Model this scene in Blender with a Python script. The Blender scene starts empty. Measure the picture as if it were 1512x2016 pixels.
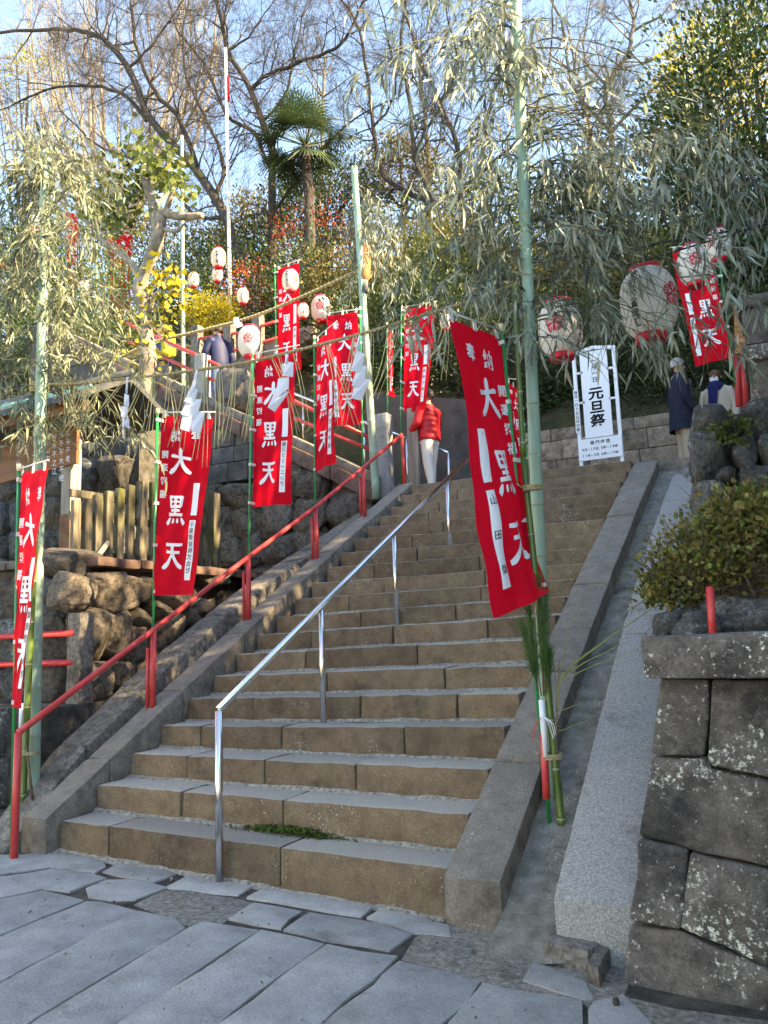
import bpy, bmesh, math, random
import numpy as np
from mathutils import Vector, Matrix, noise as mnoise

# ------------------------------------------------------------------ camera, sky, sun, exposure
scene = bpy.context.scene
CAM = np.array([3.79213, -4.28723, 1.48191])
C_R = np.array([0.890804, 0.453055, -0.034769])
C_U = np.array([0.100710, -0.122243, 0.987377])
C_F = np.array([-0.443086, 0.883062, 0.154521])
FPX = 1595.0
cd = bpy.data.cameras.new('camera'); co = bpy.data.objects.new('camera', cd)
scene.collection.objects.link(co)
co.matrix_world = Matrix(((C_R[0], C_U[0], -C_F[0], CAM[0]), (C_R[1], C_U[1], -C_F[1], CAM[1]), (C_R[2], C_U[2], -C_F[2], CAM[2]), (0, 0, 0, 1)))
cd.sensor_fit = 'VERTICAL'; cd.sensor_height = 24.0; cd.lens = FPX / 2016 * 24.0
cd.clip_start = 0.05; cd.clip_end = 3000
scene.camera = co

SUN_EL = math.radians(35); SUN_AZ = math.atan2(0.99, 0.10)     # azimuth from +Y towards +X
SUN_DIR = Vector((math.sin(SUN_AZ) * math.cos(SUN_EL), math.cos(SUN_AZ) * math.cos(SUN_EL), math.sin(SUN_EL)))
w = bpy.data.worlds.new('World'); scene.world = w; w.use_nodes = True
nt = w.node_tree; bg = nt.nodes['Background']
sky = nt.nodes.new('ShaderNodeTexSky'); sky.sky_type = 'NISHITA'; sky.sun_disc = False
sky.sun_elevation = SUN_EL; sky.sun_rotation = SUN_AZ; sky.dust_density = 0.05; sky.ozone_density = 2.4; sky.altitude = 2500; sky.air_density = 1.0
nt.links.new(sky.outputs[0], bg.inputs[0]); bg.inputs[1].default_value = 0.15
sl = bpy.data.lights.new('sun', 'SUN'); sl.energy = 4.3; sl.angle = math.radians(0.5); sl.color = (1.0, 0.87, 0.68)
so = bpy.data.objects.new('sun', sl); scene.collection.objects.link(so)
so.rotation_euler = SUN_DIR.to_track_quat('Z', 'Y').to_euler()
scene.view_settings.view_transform = 'Standard'; scene.view_settings.look = 'None'
scene.view_settings.exposure = 2.7; scene.view_settings.gamma = 1.0
scene.view_settings.use_curve_mapping = False
scene.view_settings.use_white_balance = True; scene.view_settings.white_balance_temperature = 8900; scene.view_settings.white_balance_tint = 6
scene.cycles.max_bounces = 6; scene.cycles.diffuse_bounces = 4; scene.cycles.transparent_max_bounces = 4
scene.cycles.use_denoising = True

# ------------------------------------------------------------------ where a photographed point stands
def ray(px, py): return C_F + C_R * (px - 756) / FPX - C_U * (py - 1008) / FPX
def atY(px, py, Y): d = ray(px, py); return Vector(CAM + d * (Y - CAM[1]) / d[1])
def atX(px, py, X): d = ray(px, py); return Vector(CAM + d * (X - CAM[0]) / d[0])
def atZ(px, py, Z): d = ray(px, py); return Vector(CAM + d * (Z - CAM[2]) / d[2])
def atD(px, py, D): return Vector(CAM + ray(px, py) * D)
def depth(P): return float((np.array(P) - CAM) @ C_F)
def zg(x): return -0.082 - 0.0375 * x
def atG(px, py):
    d = ray(px, py); t = (-0.082 - 0.0375 * CAM[0] - CAM[2]) / (d[2] + 0.0375 * d[0]); return Vector(CAM + d * t)
def free(anchor, px, py, L, far=True):
    """the point seen at px,py that lies L metres from anchor"""
    d = ray(px, py); d = d / np.linalg.norm(d); o = CAM - np.array(anchor)
    b = float(o @ d); c = float(o @ o) - L * L; q = b * b - c
    if q <= 0: return Vector(CAM + d * (-b))
    return Vector(CAM + d * (-b + (math.sqrt(q) if far else -math.sqrt(q))))

# ------------------------------------------------------------------ objects
TMP = bpy.data.scenes.new('workbench')      # a small scene of its own for turning text and skinned figures into meshes
def evaluated_mesh(o):
    TMP.collection.objects.link(o); vl = TMP.view_layers[0]; vl.update(); dg = vl.depsgraph; dg.update()
    me = bpy.data.meshes.new_from_object(o.evaluated_get(dg)); TMP.collection.objects.unlink(o); return me
COL = scene.collection
def link(o, parent=None):
    COL.objects.link(o)
    if parent is not None:
        o.parent = parent
        o.matrix_parent_inverse = parent_mat(parent).inverted()
    return o
def parent_mat(p):
    if p.parent is None: return p.matrix_basis.copy()
    return parent_mat(p.parent) @ p.matrix_parent_inverse @ p.matrix_basis
def thing(name, label, cat, loc=(0, 0, 0), group=None, kind=None):
    o = bpy.data.objects.new(name, None); o.location = loc; o.empty_display_size = 0.1
    COL.objects.link(o); return tag(o, label, cat, group, kind)
def tag(o, label=None, cat=None, group=None, kind=None):
    if label: o['label'] = label
    if cat: o['category'] = cat
    if group: o['group'] = group
    if kind: o['kind'] = kind
    return o
def mesh_np(name, V, F, mat=None, parent=None, smooth=False):
    V = np.asarray(V, np.float32); F = np.asarray(F, np.int32)
    me = bpy.data.meshes.new(name); n, k = F.shape
    me.vertices.add(len(V)); me.vertices.foreach_set('co', V.ravel())
    me.loops.add(n * k); me.loops.foreach_set('vertex_index', F.ravel())
    me.polygons.add(n); me.polygons.foreach_set('loop_start', np.arange(0, n * k, k, dtype=np.int32))
    me.polygons.foreach_set('use_smooth', np.full(n, smooth))
    me.update(calc_edges=True)
    if mat: me.materials.append(mat)
    return link(bpy.data.objects.new(name, me), parent)
def mesh_py(name, V, F, mat=None, parent=None, smooth=False, angle=None):
    me = bpy.data.meshes.new(name); me.from_pydata([tuple(v) for v in V], [], F); me.update()
    if smooth or angle:
        me.polygons.foreach_set('use_smooth', [True] * len(me.polygons))
        if angle: me.set_sharp_from_angle(angle=math.radians(angle))
    if mat: me.materials.append(mat)
    return link(bpy.data.objects.new(name, me), parent)
def from_bm(name, bm, mat=None, parent=None, angle=38):
    me = bpy.data.meshes.new(name); bm.to_mesh(me); bm.free()
    me.polygons.foreach_set('use_smooth', [True] * len(me.polygons))
    me.set_sharp_from_angle(angle=math.radians(angle))
    if mat: me.materials.append(mat)
    return link(bpy.data.objects.new(name, me), parent)

class MB:
    """collects boxes, tubes and lathes into one mesh"""
    def __init__(s): s.V = []; s.F = []
    def add(s, V, F):
        n = len(s.V); s.V += [Vector(v) for v in V]; s.F += [tuple(i + n for i in f) for f in F]; return s
    def box(s, c, sx, sy, sz, rz=0.0):
        R = Matrix.Rotation(rz, 3, 'Z'); c = Vector(c)
        V = [c + R @ Vector((x * sx / 2, y * sy / 2, z * sz / 2)) for z in (-1, 1) for y in (-1, 1) for x in (-1, 1)]
        return s.add(V, [(0, 2, 3, 1), (4, 5, 7, 6), (0, 1, 5, 4), (2, 6, 7, 3), (0, 4, 6, 2), (1, 3, 7, 5)])
    def hexa(s, c8):   # bottom 0..3 then top 4..7, both counter-clockwise from above
        return s.add(c8, [(3, 2, 1, 0), (4, 5, 6, 7), (0, 1, 5, 4), (1, 2, 6, 5), (2, 3, 7, 6), (3, 0, 4, 7)])
    def beam(s, a, b, wd, h, up=(0, 0, 1)):
        a = Vector(a); b = Vector(b); t = (b - a).normalized(); r = t.cross(Vector(up)).normalized(); u = r.cross(t)
        q = [(-1, -1), (1, -1), (1, 1), (-1, 1)]
        V = [P + r * x * wd / 2 + u * y * h / 2 for P in (a, b) for x, y in q]
        return s.add(V, [(0, 1, 2, 3), (7, 6, 5, 4), (0, 4, 5, 1), (1, 5, 6, 2), (2, 6, 7, 3), (3, 7, 4, 0)])
    def tube(s, pts, rad, n=8, cap=True):
        pts = [Vector(p) for p in pts]; m = len(pts)
        if not hasattr(rad, '__len__'): rad = [rad] * m
        u = None; rows = []
        for i in range(m):
            t = (pts[min(i + 1, m - 1)] - pts[max(i - 1, 0)]).normalized()
            if u is None:
                u = t.orthogonal().normalized()
            else:
                u = (u - t * u.dot(t)); u = u.normalized() if u.length > 1e-6 else t.orthogonal().normalized()
            v = t.cross(u)
            rows.append([pts[i] + (u * math.cos(2 * math.pi * k / n) + v * math.sin(2 * math.pi * k / n)) * rad[i] for k in range(n)])
        V = [q for r_ in rows for q in r_]
        F = [(i * n + k, i * n + (k + 1) % n, (i + 1) * n + (k + 1) % n, (i + 1) * n + k) for i in range(m - 1) for k in range(n)]
        if cap: F += [tuple(range(n - 1, -1, -1)), tuple((m - 1) * n + k for k in range(n))]
        return s.add(V, F)
    def lathe(s, prof, c, n=24, axis=(0, 0, 1), cap=True):
        c = Vector(c); a = Vector(axis).normalized(); u = a.orthogonal().normalized(); v = a.cross(u)
        V = [c + a * z + (u * math.cos(2 * math.pi * k / n) + v * math.sin(2 * math.pi * k / n)) * r_ for r_, z in prof for k in range(n)]
        m = len(prof)
        F = [(i * n + k, i * n + (k + 1) % n, (i + 1) * n + (k + 1) % n, (i + 1) * n + k) for i in range(m - 1) for k in range(n)]
        if cap: F += [tuple(range(n - 1, -1, -1)), tuple((m - 1) * n + k for k in range(n))]
        return s.add(V, F)
    def build(s, name, mat=None, parent=None, smooth=False, angle=None):
        return mesh_py(name, s.V, s.F, mat, parent, smooth, angle)

# ------------------------------------------------------------------ materials
def srgb(r, g, b): return tuple((c / 255 / 12.92) if c / 255 <= 0.04045 else ((c / 255 + 0.055) / 1.055) ** 2.4 for c in (r, g, b)) + (1,)
def mat(name, c1, c2=None, scale=4.0, rough=0.8, bump=0.0, bscale=30.0, metal=0.0, rnd=0.0, island=0.0, trans=0.0, detail=6.0,
        spots=None, sscale=20.0, sthr=0.62, top_tone=None, top_amt=0.7, stretch=None, spec=0.3, contrast=(0.35, 0.65), streak=None, chisel=0.0, smask=0.13, grain=None):
    m = bpy.data.materials.new(name); m.use_nodes = True; t = m.node_tree; N = t.nodes; L = t.links
    b = N['Principled BSDF']; b.inputs['Roughness'].default_value = rough; b.inputs['Metallic'].default_value = metal
    b.inputs['Specular IOR Level'].default_value = spec
    gn = GAIN.get(name, 1.0); gf = lambda c: tuple(min(.85, v * gn) for v in c[:3]) if c is not None else None
    c1, c2, top_tone, spots = gf(c1), gf(c2), gf(top_tone), gf(spots)
    if streak: streak = (gf(streak[0]), streak[1], streak[2])
    if len(c1) == 3: c1 = (*c1, 1)
    if c2 is not None and len(c2) == 3: c2 = (*c2, 1)
    tc = N.new('ShaderNodeTexCoord'); oi = N.new('ShaderNodeObjectInfo')
    ad = N.new('ShaderNodeVectorMath'); ad.operation = 'MULTIPLY_ADD'
    cmb = N.new('ShaderNodeCombineXYZ')
    L.new(oi.outputs['Random'], cmb.inputs[0]); L.new(oi.outputs['Random'], cmb.inputs[1]); L.new(oi.outputs['Random'], cmb.inputs[2])
    L.new(cmb.outputs[0], ad.inputs[0]); ad.inputs[1].default_value = (37, 53, 71); L.new(tc.outputs['Object'], ad.inputs[2])
    vec = ad.outputs[0]
    if stretch:
        mp = N.new('ShaderNodeMapping'); mp.inputs['Scale'].default_value = stretch; L.new(vec, mp.inputs[0]); vec = mp.outputs[0]
    col = None
    if c2 is not None:
        n1 = N.new('ShaderNodeTexNoise'); n1.inputs['Scale'].default_value = scale; n1.inputs['Detail'].default_value = detail
        n1.inputs['Roughness'].default_value = 0.65; L.new(vec, n1.inputs['Vector'])
        r1 = N.new('ShaderNodeValToRGB'); r1.color_ramp.elements[0].position = contrast[0]; r1.color_ramp.elements[1].position = contrast[1]
        r1.color_ramp.elements[0].color = c1; r1.color_ramp.elements[1].color = c2
        L.new(n1.outputs['Fac'], r1.inputs[0]); col = r1.outputs[0]
    else:
        rgb = N.new('ShaderNodeRGB'); rgb.outputs[0].default_value = c1; col = rgb.outputs[0]
    def mix(fac, a, bcol):
        mx = N.new('ShaderNodeMix'); mx.data_type = 'RGBA'
        if hasattr(fac, 'is_linked'): L.new(fac, mx.inputs[0])
        else: mx.inputs[0].default_value = fac
        L.new(a, mx.inputs[6])
        if isinstance(bcol, tuple): mx.inputs[7].default_value = bcol
        else: L.new(bcol, mx.inputs[7])
        return mx.outputs[2]
    if streak:   # (colour, scale, threshold): broad stains
        ns = N.new('ShaderNodeTexNoise'); ns.inputs['Scale'].default_value = streak[1]; ns.inputs['Detail'].default_value = 8; ns.inputs['Roughness'].default_value = 0.7
        L.new(vec, ns.inputs['Vector']); rs = N.new('ShaderNodeValToRGB'); rs.color_ramp.elements[0].position = streak[2]; rs.color_ramp.elements[1].position = streak[2] + 0.12
        L.new(ns.outputs['Fac'], rs.inputs[0]); col = mix(rs.outputs[0], col, (*streak[0], 1))
    if top_tone:  # second tone blended in where faces point upward
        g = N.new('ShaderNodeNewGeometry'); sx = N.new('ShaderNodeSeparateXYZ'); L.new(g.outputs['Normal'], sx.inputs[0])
        mr = N.new('ShaderNodeMapRange'); mr.inputs[1].default_value = 0.5; mr.inputs[2].default_value = 0.95; mr.inputs[4].default_value = top_amt
        L.new(sx.outputs[2], mr.inputs[0]); col = mix(mr.outputs[0], col, (*top_tone, 1))
    if spots:
        n2 = N.new('ShaderNodeTexNoise'); n2.inputs['Scale'].default_value = sscale; n2.inputs['Detail'].default_value = 10; n2.inputs['Roughness'].default_value = 0.75
        L.new(vec, n2.inputs['Vector'])
        n3 = N.new('ShaderNodeTexNoise'); n3.inputs['Scale'].default_value = sscale * smask; n3.inputs['Detail'].default_value = 2; L.new(vec, n3.inputs['Vector'])
        mm = N.new('ShaderNodeMath'); mm.operation = 'MULTIPLY_ADD'; mm.inputs[1].default_value = 0.45; L.new(n3.outputs['Fac'], mm.inputs[0]); L.new(n2.outputs['Fac'], mm.inputs[2])
        r2 = N.new('ShaderNodeValToRGB'); r2.color_ramp.elements[0].position = sthr + 0.2; r2.color_ramp.elements[1].position = sthr + 0.27
        L.new(mm.outputs[0], r2.inputs[0]); col = mix(r2.outputs[0], col, (*spots, 1))
    if rnd or island:
        hv = N.new('ShaderNodeHueSaturation'); mr = N.new('ShaderNodeMapRange'); a = max(rnd, island)
        mr.inputs[3].default_value = 1 - a; mr.inputs[4].default_value = 1 + a
        if island:
            g2 = N.new('ShaderNodeNewGeometry'); L.new(g2.outputs['Random Per Island'], mr.inputs[0])
            mh = N.new('ShaderNodeMapRange'); mh.inputs[3].default_value = 0.5 - 0.06 * island; mh.inputs[4].default_value = 0.5 + 0.03 * island
            w1 = N.new('ShaderNodeMath'); w1.operation = 'MULTIPLY'; w1.inputs[1].default_value = 7.31; L.new(g2.outputs['Random Per Island'], w1.inputs[0])
            w2 = N.new('ShaderNodeMath'); w2.operation = 'FRACT'; L.new(w1.outputs[0], w2.inputs[0]); L.new(w2.outputs[0], mh.inputs[0]); L.new(mh.outputs[0], hv.inputs['Hue'])
        else: L.new(oi.outputs['Random'], mr.inputs[0])
        L.new(mr.outputs[0], hv.inputs['Value']); L.new(col, hv.inputs['Color']); col = hv.outputs[0]
    gr = GRAIN.get(name, 0) if grain is None else grain
    if gr:
        n5 = N.new('ShaderNodeTexNoise'); n5.inputs['Scale'].default_value = 75; n5.inputs['Detail'].default_value = 7; n5.inputs['Roughness'].default_value = 0.85; L.new(vec, n5.inputs['Vector'])
        m5 = N.new('ShaderNodeMapRange'); m5.inputs[1].default_value = 0.33; m5.inputs[2].default_value = 0.67; m5.inputs[3].default_value = 1 - gr; m5.inputs[4].default_value = 1 + gr * .9
        h5 = N.new('ShaderNodeHueSaturation'); L.new(n5.outputs['Fac'], m5.inputs[0]); L.new(m5.outputs[0], h5.inputs['Value']); L.new(col, h5.inputs['Color']); col = h5.outputs[0]
    L.new(col, b.inputs['Base Color'])
    if bump:
        n4 = N.new('ShaderNodeTexNoise'); n4.inputs['Scale'].default_value = bscale; n4.inputs['Detail'].default_value = 8; n4.inputs['Roughness'].default_value = 0.7
        L.new(vec, n4.inputs['Vector']); bp = N.new('ShaderNodeBump'); bp.inputs['Strength'].default_value = bump; bp.inputs['Distance'].default_value = 0.02
        L.new(n4.outputs['Fac'], bp.inputs['Height']); L.new(bp.outputs[0], b.inputs['Normal'])
        if chisel:
            wv = N.new('ShaderNodeTexWave'); wv.bands_direction = 'DIAGONAL'; wv.inputs['Scale'].default_value = 8; wv.inputs['Distortion'].default_value = 11; wv.inputs['Detail'].default_value = 6; wv.inputs['Detail Scale'].default_value = 3.0; wv.inputs['Detail Roughness'].default_value = .75
            L.new(vec, wv.inputs['Vector']); b2 = N.new('ShaderNodeBump'); b2.inputs['Strength'].default_value = chisel; b2.inputs['Distance'].default_value = 0.012
            L.new(wv.outputs['Fac'], b2.inputs['Height']); L.new(bp.outputs[0], b2.inputs['Normal']); L.new(b2.outputs[0], b.inputs['Normal'])
    if trans:
        tr = N.new('ShaderNodeBsdfTranslucent'); L.new(col, tr.inputs[0]); ms = N.new('ShaderNodeMixShader'); ms.inputs[0].default_value = trans
        L.new(b.outputs[0], ms.inputs[1]); L.new(tr.outputs[0], ms.inputs[2]); L.new(ms.outputs[0], N['Material Output'].inputs[0])
    return m

GAIN = {'step_stone': 1.36, 'kerb_stone': 1.25, 'flagstone': 1.42, 'granite': 1.15, 'old_granite': 1.3, 'channel_concrete': 1.25, 'mortar': 1.2, 'rough_concrete': 1.25, 'lichen_block': 1.5, 'boulder': 1.35, 'tan_boulder': 1.15, 'blue_boulder': 1.35, 'dark_block': 1.3, 'red_brown_stone': 1.3, 'landing_block': 1.3, 'dark_render': 1.1, 'weathered_wood': .95, 'bamboo_leaf': 1.2, 'dry_bamboo_leaf': 1.2, 'pale_bamboo': 1.15, 'white_metal': 1.12, 'lantern_paper': 1.05}
GRAIN = {'step_stone': .42, 'kerb_stone': .42, 'flagstone': .3, 'granite': .3, 'old_granite': .4, 'channel_concrete': .35, 'lichen_block': .5, 'boulder': .45, 'tan_boulder': .45, 'blue_boulder': .45, 'dark_block': .4, 'red_brown_stone': .4, 'landing_block': .45, 'weathered_wood': .3, 'rough_concrete': .4, 'dark_render': .3, 'pale_bamboo': .1}
M = {}
M['step'] = mat('step_stone', (0.125, 0.087, 0.055), (0.2, 0.146, 0.094), 7, 0.9, 0.9, 60, rnd=0.22, top_tone=(0.38, 0.355, 0.31), top_amt=0.8, spots=(0.5, 0.45, 0.38), sscale=60, sthr=0.665, smask=.06, streak=((0.085, 0.06, 0.042), 2.2, 0.56), chisel=.4)
M['mortar'] = mat('mortar', (0.13, 0.115, 0.092), (0.42, 0.395, 0.35), 34, 0.95, 0.9, 60, detail=9)
M['kerb'] = mat('kerb_stone', (0.105, 0.086, 0.068), (0.215, 0.185, 0.152), 8, 0.92, 0.7, 60, rnd=0.12, spots=(0.48, 0.45, 0.41), sscale=60, sthr=0.66, smask=.06, top_tone=(0.25, 0.228, 0.2), top_amt=0.45, streak=((0.075, 0.06, 0.047), 2.0, 0.56), chisel=.3)
M['granite'] = mat('granite', (0.15, 0.145, 0.135), (0.42, 0.41, 0.39), 85, 0.85, 0.4, 120, rnd=0.08, detail=8, contrast=(0.32, 0.7), streak=((0.17, 0.155, 0.13), 2.6, 0.55))
M['granite_old'] = mat('old_granite', (0.075, 0.067, 0.057), (0.215, 0.19, 0.165), 22, 0.9, 0.7, 40, rnd=0.14, streak=((0.055, 0.047, 0.038), 2, 0.53))
M['concrete'] = mat('channel_concrete', (0.105, 0.098, 0.08), (0.215, 0.2, 0.172), 9, 0.9, 0.6, 70, spots=(0.5, 0.48, 0.44), sscale=70, sthr=0.66, smask=.05, streak=((0.075, 0.07, 0.055), 2.5, 0.55))  # shade between kerb and slab put into this darker base colour
M['flag'] = mat('flagstone', (0.215, 0.208, 0.197), (0.32, 0.312, 0.298), 4, 0.78, 0.7, 60, rnd=0.14, streak=((0.15, 0.14, 0.125), 2.2, 0.58), spots=(0.46, 0.45, 0.43), sscale=90, sthr=0.68, smask=.04, chisel=.12)
M['soil'] = mat('joint_soil', (0.045, 0.039, 0.032), (0.13, 0.115, 0.095), 9, 1.0, 0.9, 70, grain=.4)
M['cobblecrete'] = mat('rough_concrete', (0.13, 0.115, 0.092), (0.31, 0.285, 0.25), 28, 0.95, 1.0, 40, detail=7, streak=((0.09, 0.08, 0.065), 3, .56))
M['wallblock'] = mat('lichen_block', (0.06, 0.052, 0.047), (0.15, 0.13, 0.118), 7, 0.92, 1.0, 38, rnd=0.14, spots=(0.55, 0.56, 0.5), sscale=36, sthr=0.607, smask=.06, streak=((0.038, 0.034, 0.032), 2.0, 0.52), chisel=.3)
M['boulder'] = mat('boulder', (0.042, 0.036, 0.032), (0.135, 0.112, 0.092), 6, 0.9, 0.9, 34, rnd=0.28, spots=(0.4, 0.39, 0.36), sscale=34, sthr=0.66, smask=.07, streak=((0.03, 0.026, 0.024), 2, .55))
M['boulder_tan'] = mat('tan_boulder', (0.075, 0.058, 0.045), (0.2, 0.165, 0.13), 8, 0.9, 1.0, 30, rnd=0.28, streak=((0.04, 0.032, 0.028), 2.6, 0.5))
M['boulder_blue'] = mat('blue_boulder', (0.03, 0.032, 0.033), (0.105, 0.108, 0.108), 6, 0.88, 0.8, 34, rnd=0.25, spots=(0.6, 0.6, 0.57), sscale=34, sthr=0.62, smask=.06)
M['darkblock'] = mat('dark_block', (0.055, 0.048, 0.043), (0.125, 0.108, 0.095), 4, 0.9, 0.6, 40, rnd=0.2, spots=(0.35, 0.34, 0.32), sscale=20, sthr=0.68)
M['redstone'] = mat('red_brown_stone', (0.08, 0.045, 0.035), (0.16, 0.10, 0.08), 5, 0.9, 0.6, 40, rnd=0.2)
M['wallgrey'] = mat('landing_block', (0.135, 0.105, 0.078), (0.34, 0.28, 0.21), 8, 0.92, 0.7, 50, rnd=0.28, streak=((0.08, 0.062, 0.047), 2.6, 0.55))
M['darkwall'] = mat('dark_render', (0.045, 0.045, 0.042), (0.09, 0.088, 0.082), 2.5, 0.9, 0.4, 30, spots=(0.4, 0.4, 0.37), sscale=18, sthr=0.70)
M['hill'] = mat('hill_soil', (0.03, 0.035, 0.015), (0.09, 0.075, 0.04), 2.5, 1.0, 1.0, 14)
M['redpaint'] = mat('red_paint', (0.55, 0.035, 0.04), (0.64, 0.07, 0.065), 8, 0.4, 0.15, 60, spec=0.5, streak=((0.36, 0.045, 0.04), 5, .62), grain=.1)
M['steel'] = mat('stainless_steel', (0.72, 0.72, 0.72), None, rough=0.17, metal=1.0)
M['cloth_red'] = mat('red_cloth', (0.66, 0.004, 0.02), (0.76, 0.008, 0.03), 2.2, 0.8, 0.25, 260, trans=0.35, spec=0.1)
M['print_white'] = mat('white_print', (0.76, 0.77, 0.8), None, rough=0.8, spec=0.1)
M['ink'] = mat('black_ink', (0.012, 0.012, 0.014), None, rough=0.7, spec=0.1)
M['green_pole'] = mat('green_pole', (0.008, 0.22, 0.06), (0.012, 0.27, 0.08), 10, 0.35, 0, spec=0.5)
M['white_plastic'] = mat('white_plastic', (0.72, 0.71, 0.67), (0.62, 0.6, 0.55), 30, 0.5)
M['cream'] = mat('cream_plastic', (0.68, 0.58, 0.38), None, rough=0.5)
M['bamboo_pale'] = mat('pale_bamboo', (0.19, 0.29, 0.215), (0.28, 0.385, 0.295), 6, 0.5, 0.15, 40, stretch=(1, 1, 0.15), streak=((0.36, 0.41, 0.31), 3, 0.58))
M['bamboo_dark'] = mat('green_bamboo', (0.045, 0.085, 0.015), (0.11, 0.16, 0.03), 8, 0.32, 0.05, 40, stretch=(1, 1, 0.15), spec=0.5)
M['bamboo_node'] = mat('bamboo_node', (0.2, 0.22, 0.14), (0.35, 0.36, 0.27), 30, 0.7)
M['bamboo_twig'] = mat('bamboo_twig', (0.075, 0.085, 0.05), (0.15, 0.16, 0.1), 20, 0.6)
M['bamboo_leaf'] = mat('bamboo_leaf', (0.105, 0.13, 0.092), (0.26, 0.285, 0.222), 3, 0.45, island=0.6, trans=0.2)
M['bamboo_leaf_dry'] = mat('dry_bamboo_leaf', (0.09, 0.108, 0.062), (0.215, 0.23, 0.15), 3, 0.5, island=0.6, trans=0.2)
M['rope'] = mat('straw_rope', (0.30, 0.24, 0.12), (0.55, 0.47, 0.27), 60, 0.9, 0.8, 90)
M['straw'] = mat('straw', (0.40, 0.36, 0.17), (0.58, 0.52, 0.29), 12, 0.7)
M['paper'] = mat('white_paper', (0.72, 0.74, 0.80), None, rough=0.7, trans=0.2)
M['lantern'] = mat('lantern_paper', (0.72, 0.70, 0.64), (0.80, 0.78, 0.73), 6, 0.7, trans=0.3)
M['lantern_red'] = mat('lantern_red', (0.6, 0.01, 0.03), None, rough=0.45)
M['crest'] = mat('crest_red', (0.6, 0.03, 0.05), None, rough=0.7)
M['wire'] = mat('wire', (0.015, 0.015, 0.015), None, rough=0.6)
M['wood_old'] = mat('weathered_wood', (0.055, 0.043, 0.03), (0.26, 0.22, 0.155), 12, 0.85, 0.8, 60, stretch=(1, 1, 0.14), rnd=0.3, streak=((0.075, 0.078, 0.02), 3.2, 0.5))
M['wood_red'] = mat('red_brown_wood', (0.16, 0.058, 0.022), (0.27, 0.105, 0.04), 8, 0.6, 0.3, 50, stretch=(0.3, 1, 1), rnd=0.1)
M['wood_orange'] = mat('orange_wood', (0.32, 0.13, 0.045), (0.46, 0.21, 0.08), 10, 0.6, 0.3, 50, rnd=0.15)
M['wood_grey'] = mat('grey_wood', (0.2, 0.17, 0.14), (0.36, 0.32, 0.27), 12, 0.8, 0.5, 50, stretch=(1, 1, 0.1))
M['rust'] = mat('rusty_plate', (0.12, 0.055, 0.03), (0.22, 0.11, 0.06), 8, 0.8, 0.4, 50)
M['rooftile'] = mat('roof_metal', (0.04, 0.042, 0.045), (0.075, 0.078, 0.08), 8, 0.55, 0.2, 30)
M['copper'] = mat('copper_green', (0.16, 0.42, 0.38), (0.28, 0.55, 0.48), 12, 0.6)
M['bark'] = mat('dark_bark', (0.035, 0.026, 0.022), (0.10, 0.078, 0.064), 12, 0.95, 1.0, 30, stretch=(1, 1, 0.35))
M['bark_tan'] = mat('tan_bark', (0.20, 0.155, 0.11), (0.38, 0.31, 0.235), 10, 0.9, 0.6, 30)
M['bark_grey'] = mat('grey_bark', (0.10, 0.085, 0.07), (0.215, 0.19, 0.16), 10, 0.9, 0.8, 30)
M['bark_pollard'] = mat('pollard_bark', (0.14, 0.105, 0.075), (0.36, 0.29, 0.22), 7, 0.9, 0.8, 24, streak=((0.3, 0.2, 0.07), 3, 0.6))
M['leaf_dark'] = mat('dark_leaf', (0.025, 0.05, 0.017), (0.065, 0.10, 0.03), 3, 0.45, island=0.5, trans=0.18)
M['leaf_mid'] = mat('mid_leaf', (0.055, 0.09, 0.02), (0.145, 0.165, 0.04), 2, 0.5, island=0.5, trans=0.3)
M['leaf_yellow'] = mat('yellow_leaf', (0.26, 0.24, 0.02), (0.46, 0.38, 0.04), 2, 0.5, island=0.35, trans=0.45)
M['leaf_olive'] = mat('olive_leaf', (0.085, 0.085, 0.022), (0.2, 0.155, 0.045), 2, 0.6, island=0.45, trans=0.3)
M['leaf_red'] = mat('red_leaf', (0.30, 0.05, 0.025), (0.46, 0.12, 0.045), 2, 0.6, island=0.4, trans=0.35)
M['leaf_azalea'] = mat('azalea_leaf', (0.095, 0.165, 0.035), (0.25, 0.19, 0.06), 13, 0.42, island=0.55, trans=0.3)
M['leaf_palm'] = mat('palm_leaf', (0.03, 0.055, 0.022), (0.07, 0.10, 0.04), 3, 0.5, island=0.4, trans=0.2)
M['pine'] = mat('pine_needle', (0.03, 0.09, 0.02), (0.07, 0.15, 0.04), 5, 0.5, island=0.35)
M['twig'] = mat('twig', (0.09, 0.065, 0.045), (0.2, 0.15, 0.1), 20, 0.8)
M['twig_green'] = mat('green_twig', (0.14, 0.18, 0.05), (0.25, 0.28, 0.09), 20, 0.6)
M['moss'] = mat('moss', (0.05, 0.085, 0.012), (0.14, 0.2, 0.035), 30, 1.0, 1.0, 80)
M['white_metal'] = mat('white_metal', (0.70, 0.72, 0.76), None, rough=0.45)
M['skin'] = mat('skin', (0.55, 0.33, 0.24), None, rough=0.6)
M['hair_black'] = mat('black_hair', (0.015, 0.012, 0.01), (0.03, 0.024, 0.02), 40, 0.5)
M['hair_brown'] = mat('brown_hair', (0.09, 0.04, 0.02), (0.17, 0.08, 0.035), 40, 0.5)
M['hair_grey'] = mat('grey_hair', (0.3, 0.28, 0.26), (0.45, 0.43, 0.4), 40, 0.5)
M['coat_navy'] = mat('navy_coat', (0.012, 0.017, 0.035), (0.02, 0.026, 0.05), 10, 0.9, 0.3, 150)
M['jacket_navy'] = mat('navy_jacket', (0.008, 0.012, 0.05), (0.014, 0.02, 0.075), 5, 0.6, 0.2, 30)
M['jacket_red'] = mat('red_jacket', (0.50, 0.012, 0.02), (0.58, 0.02, 0.03), 5, 0.45)
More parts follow.
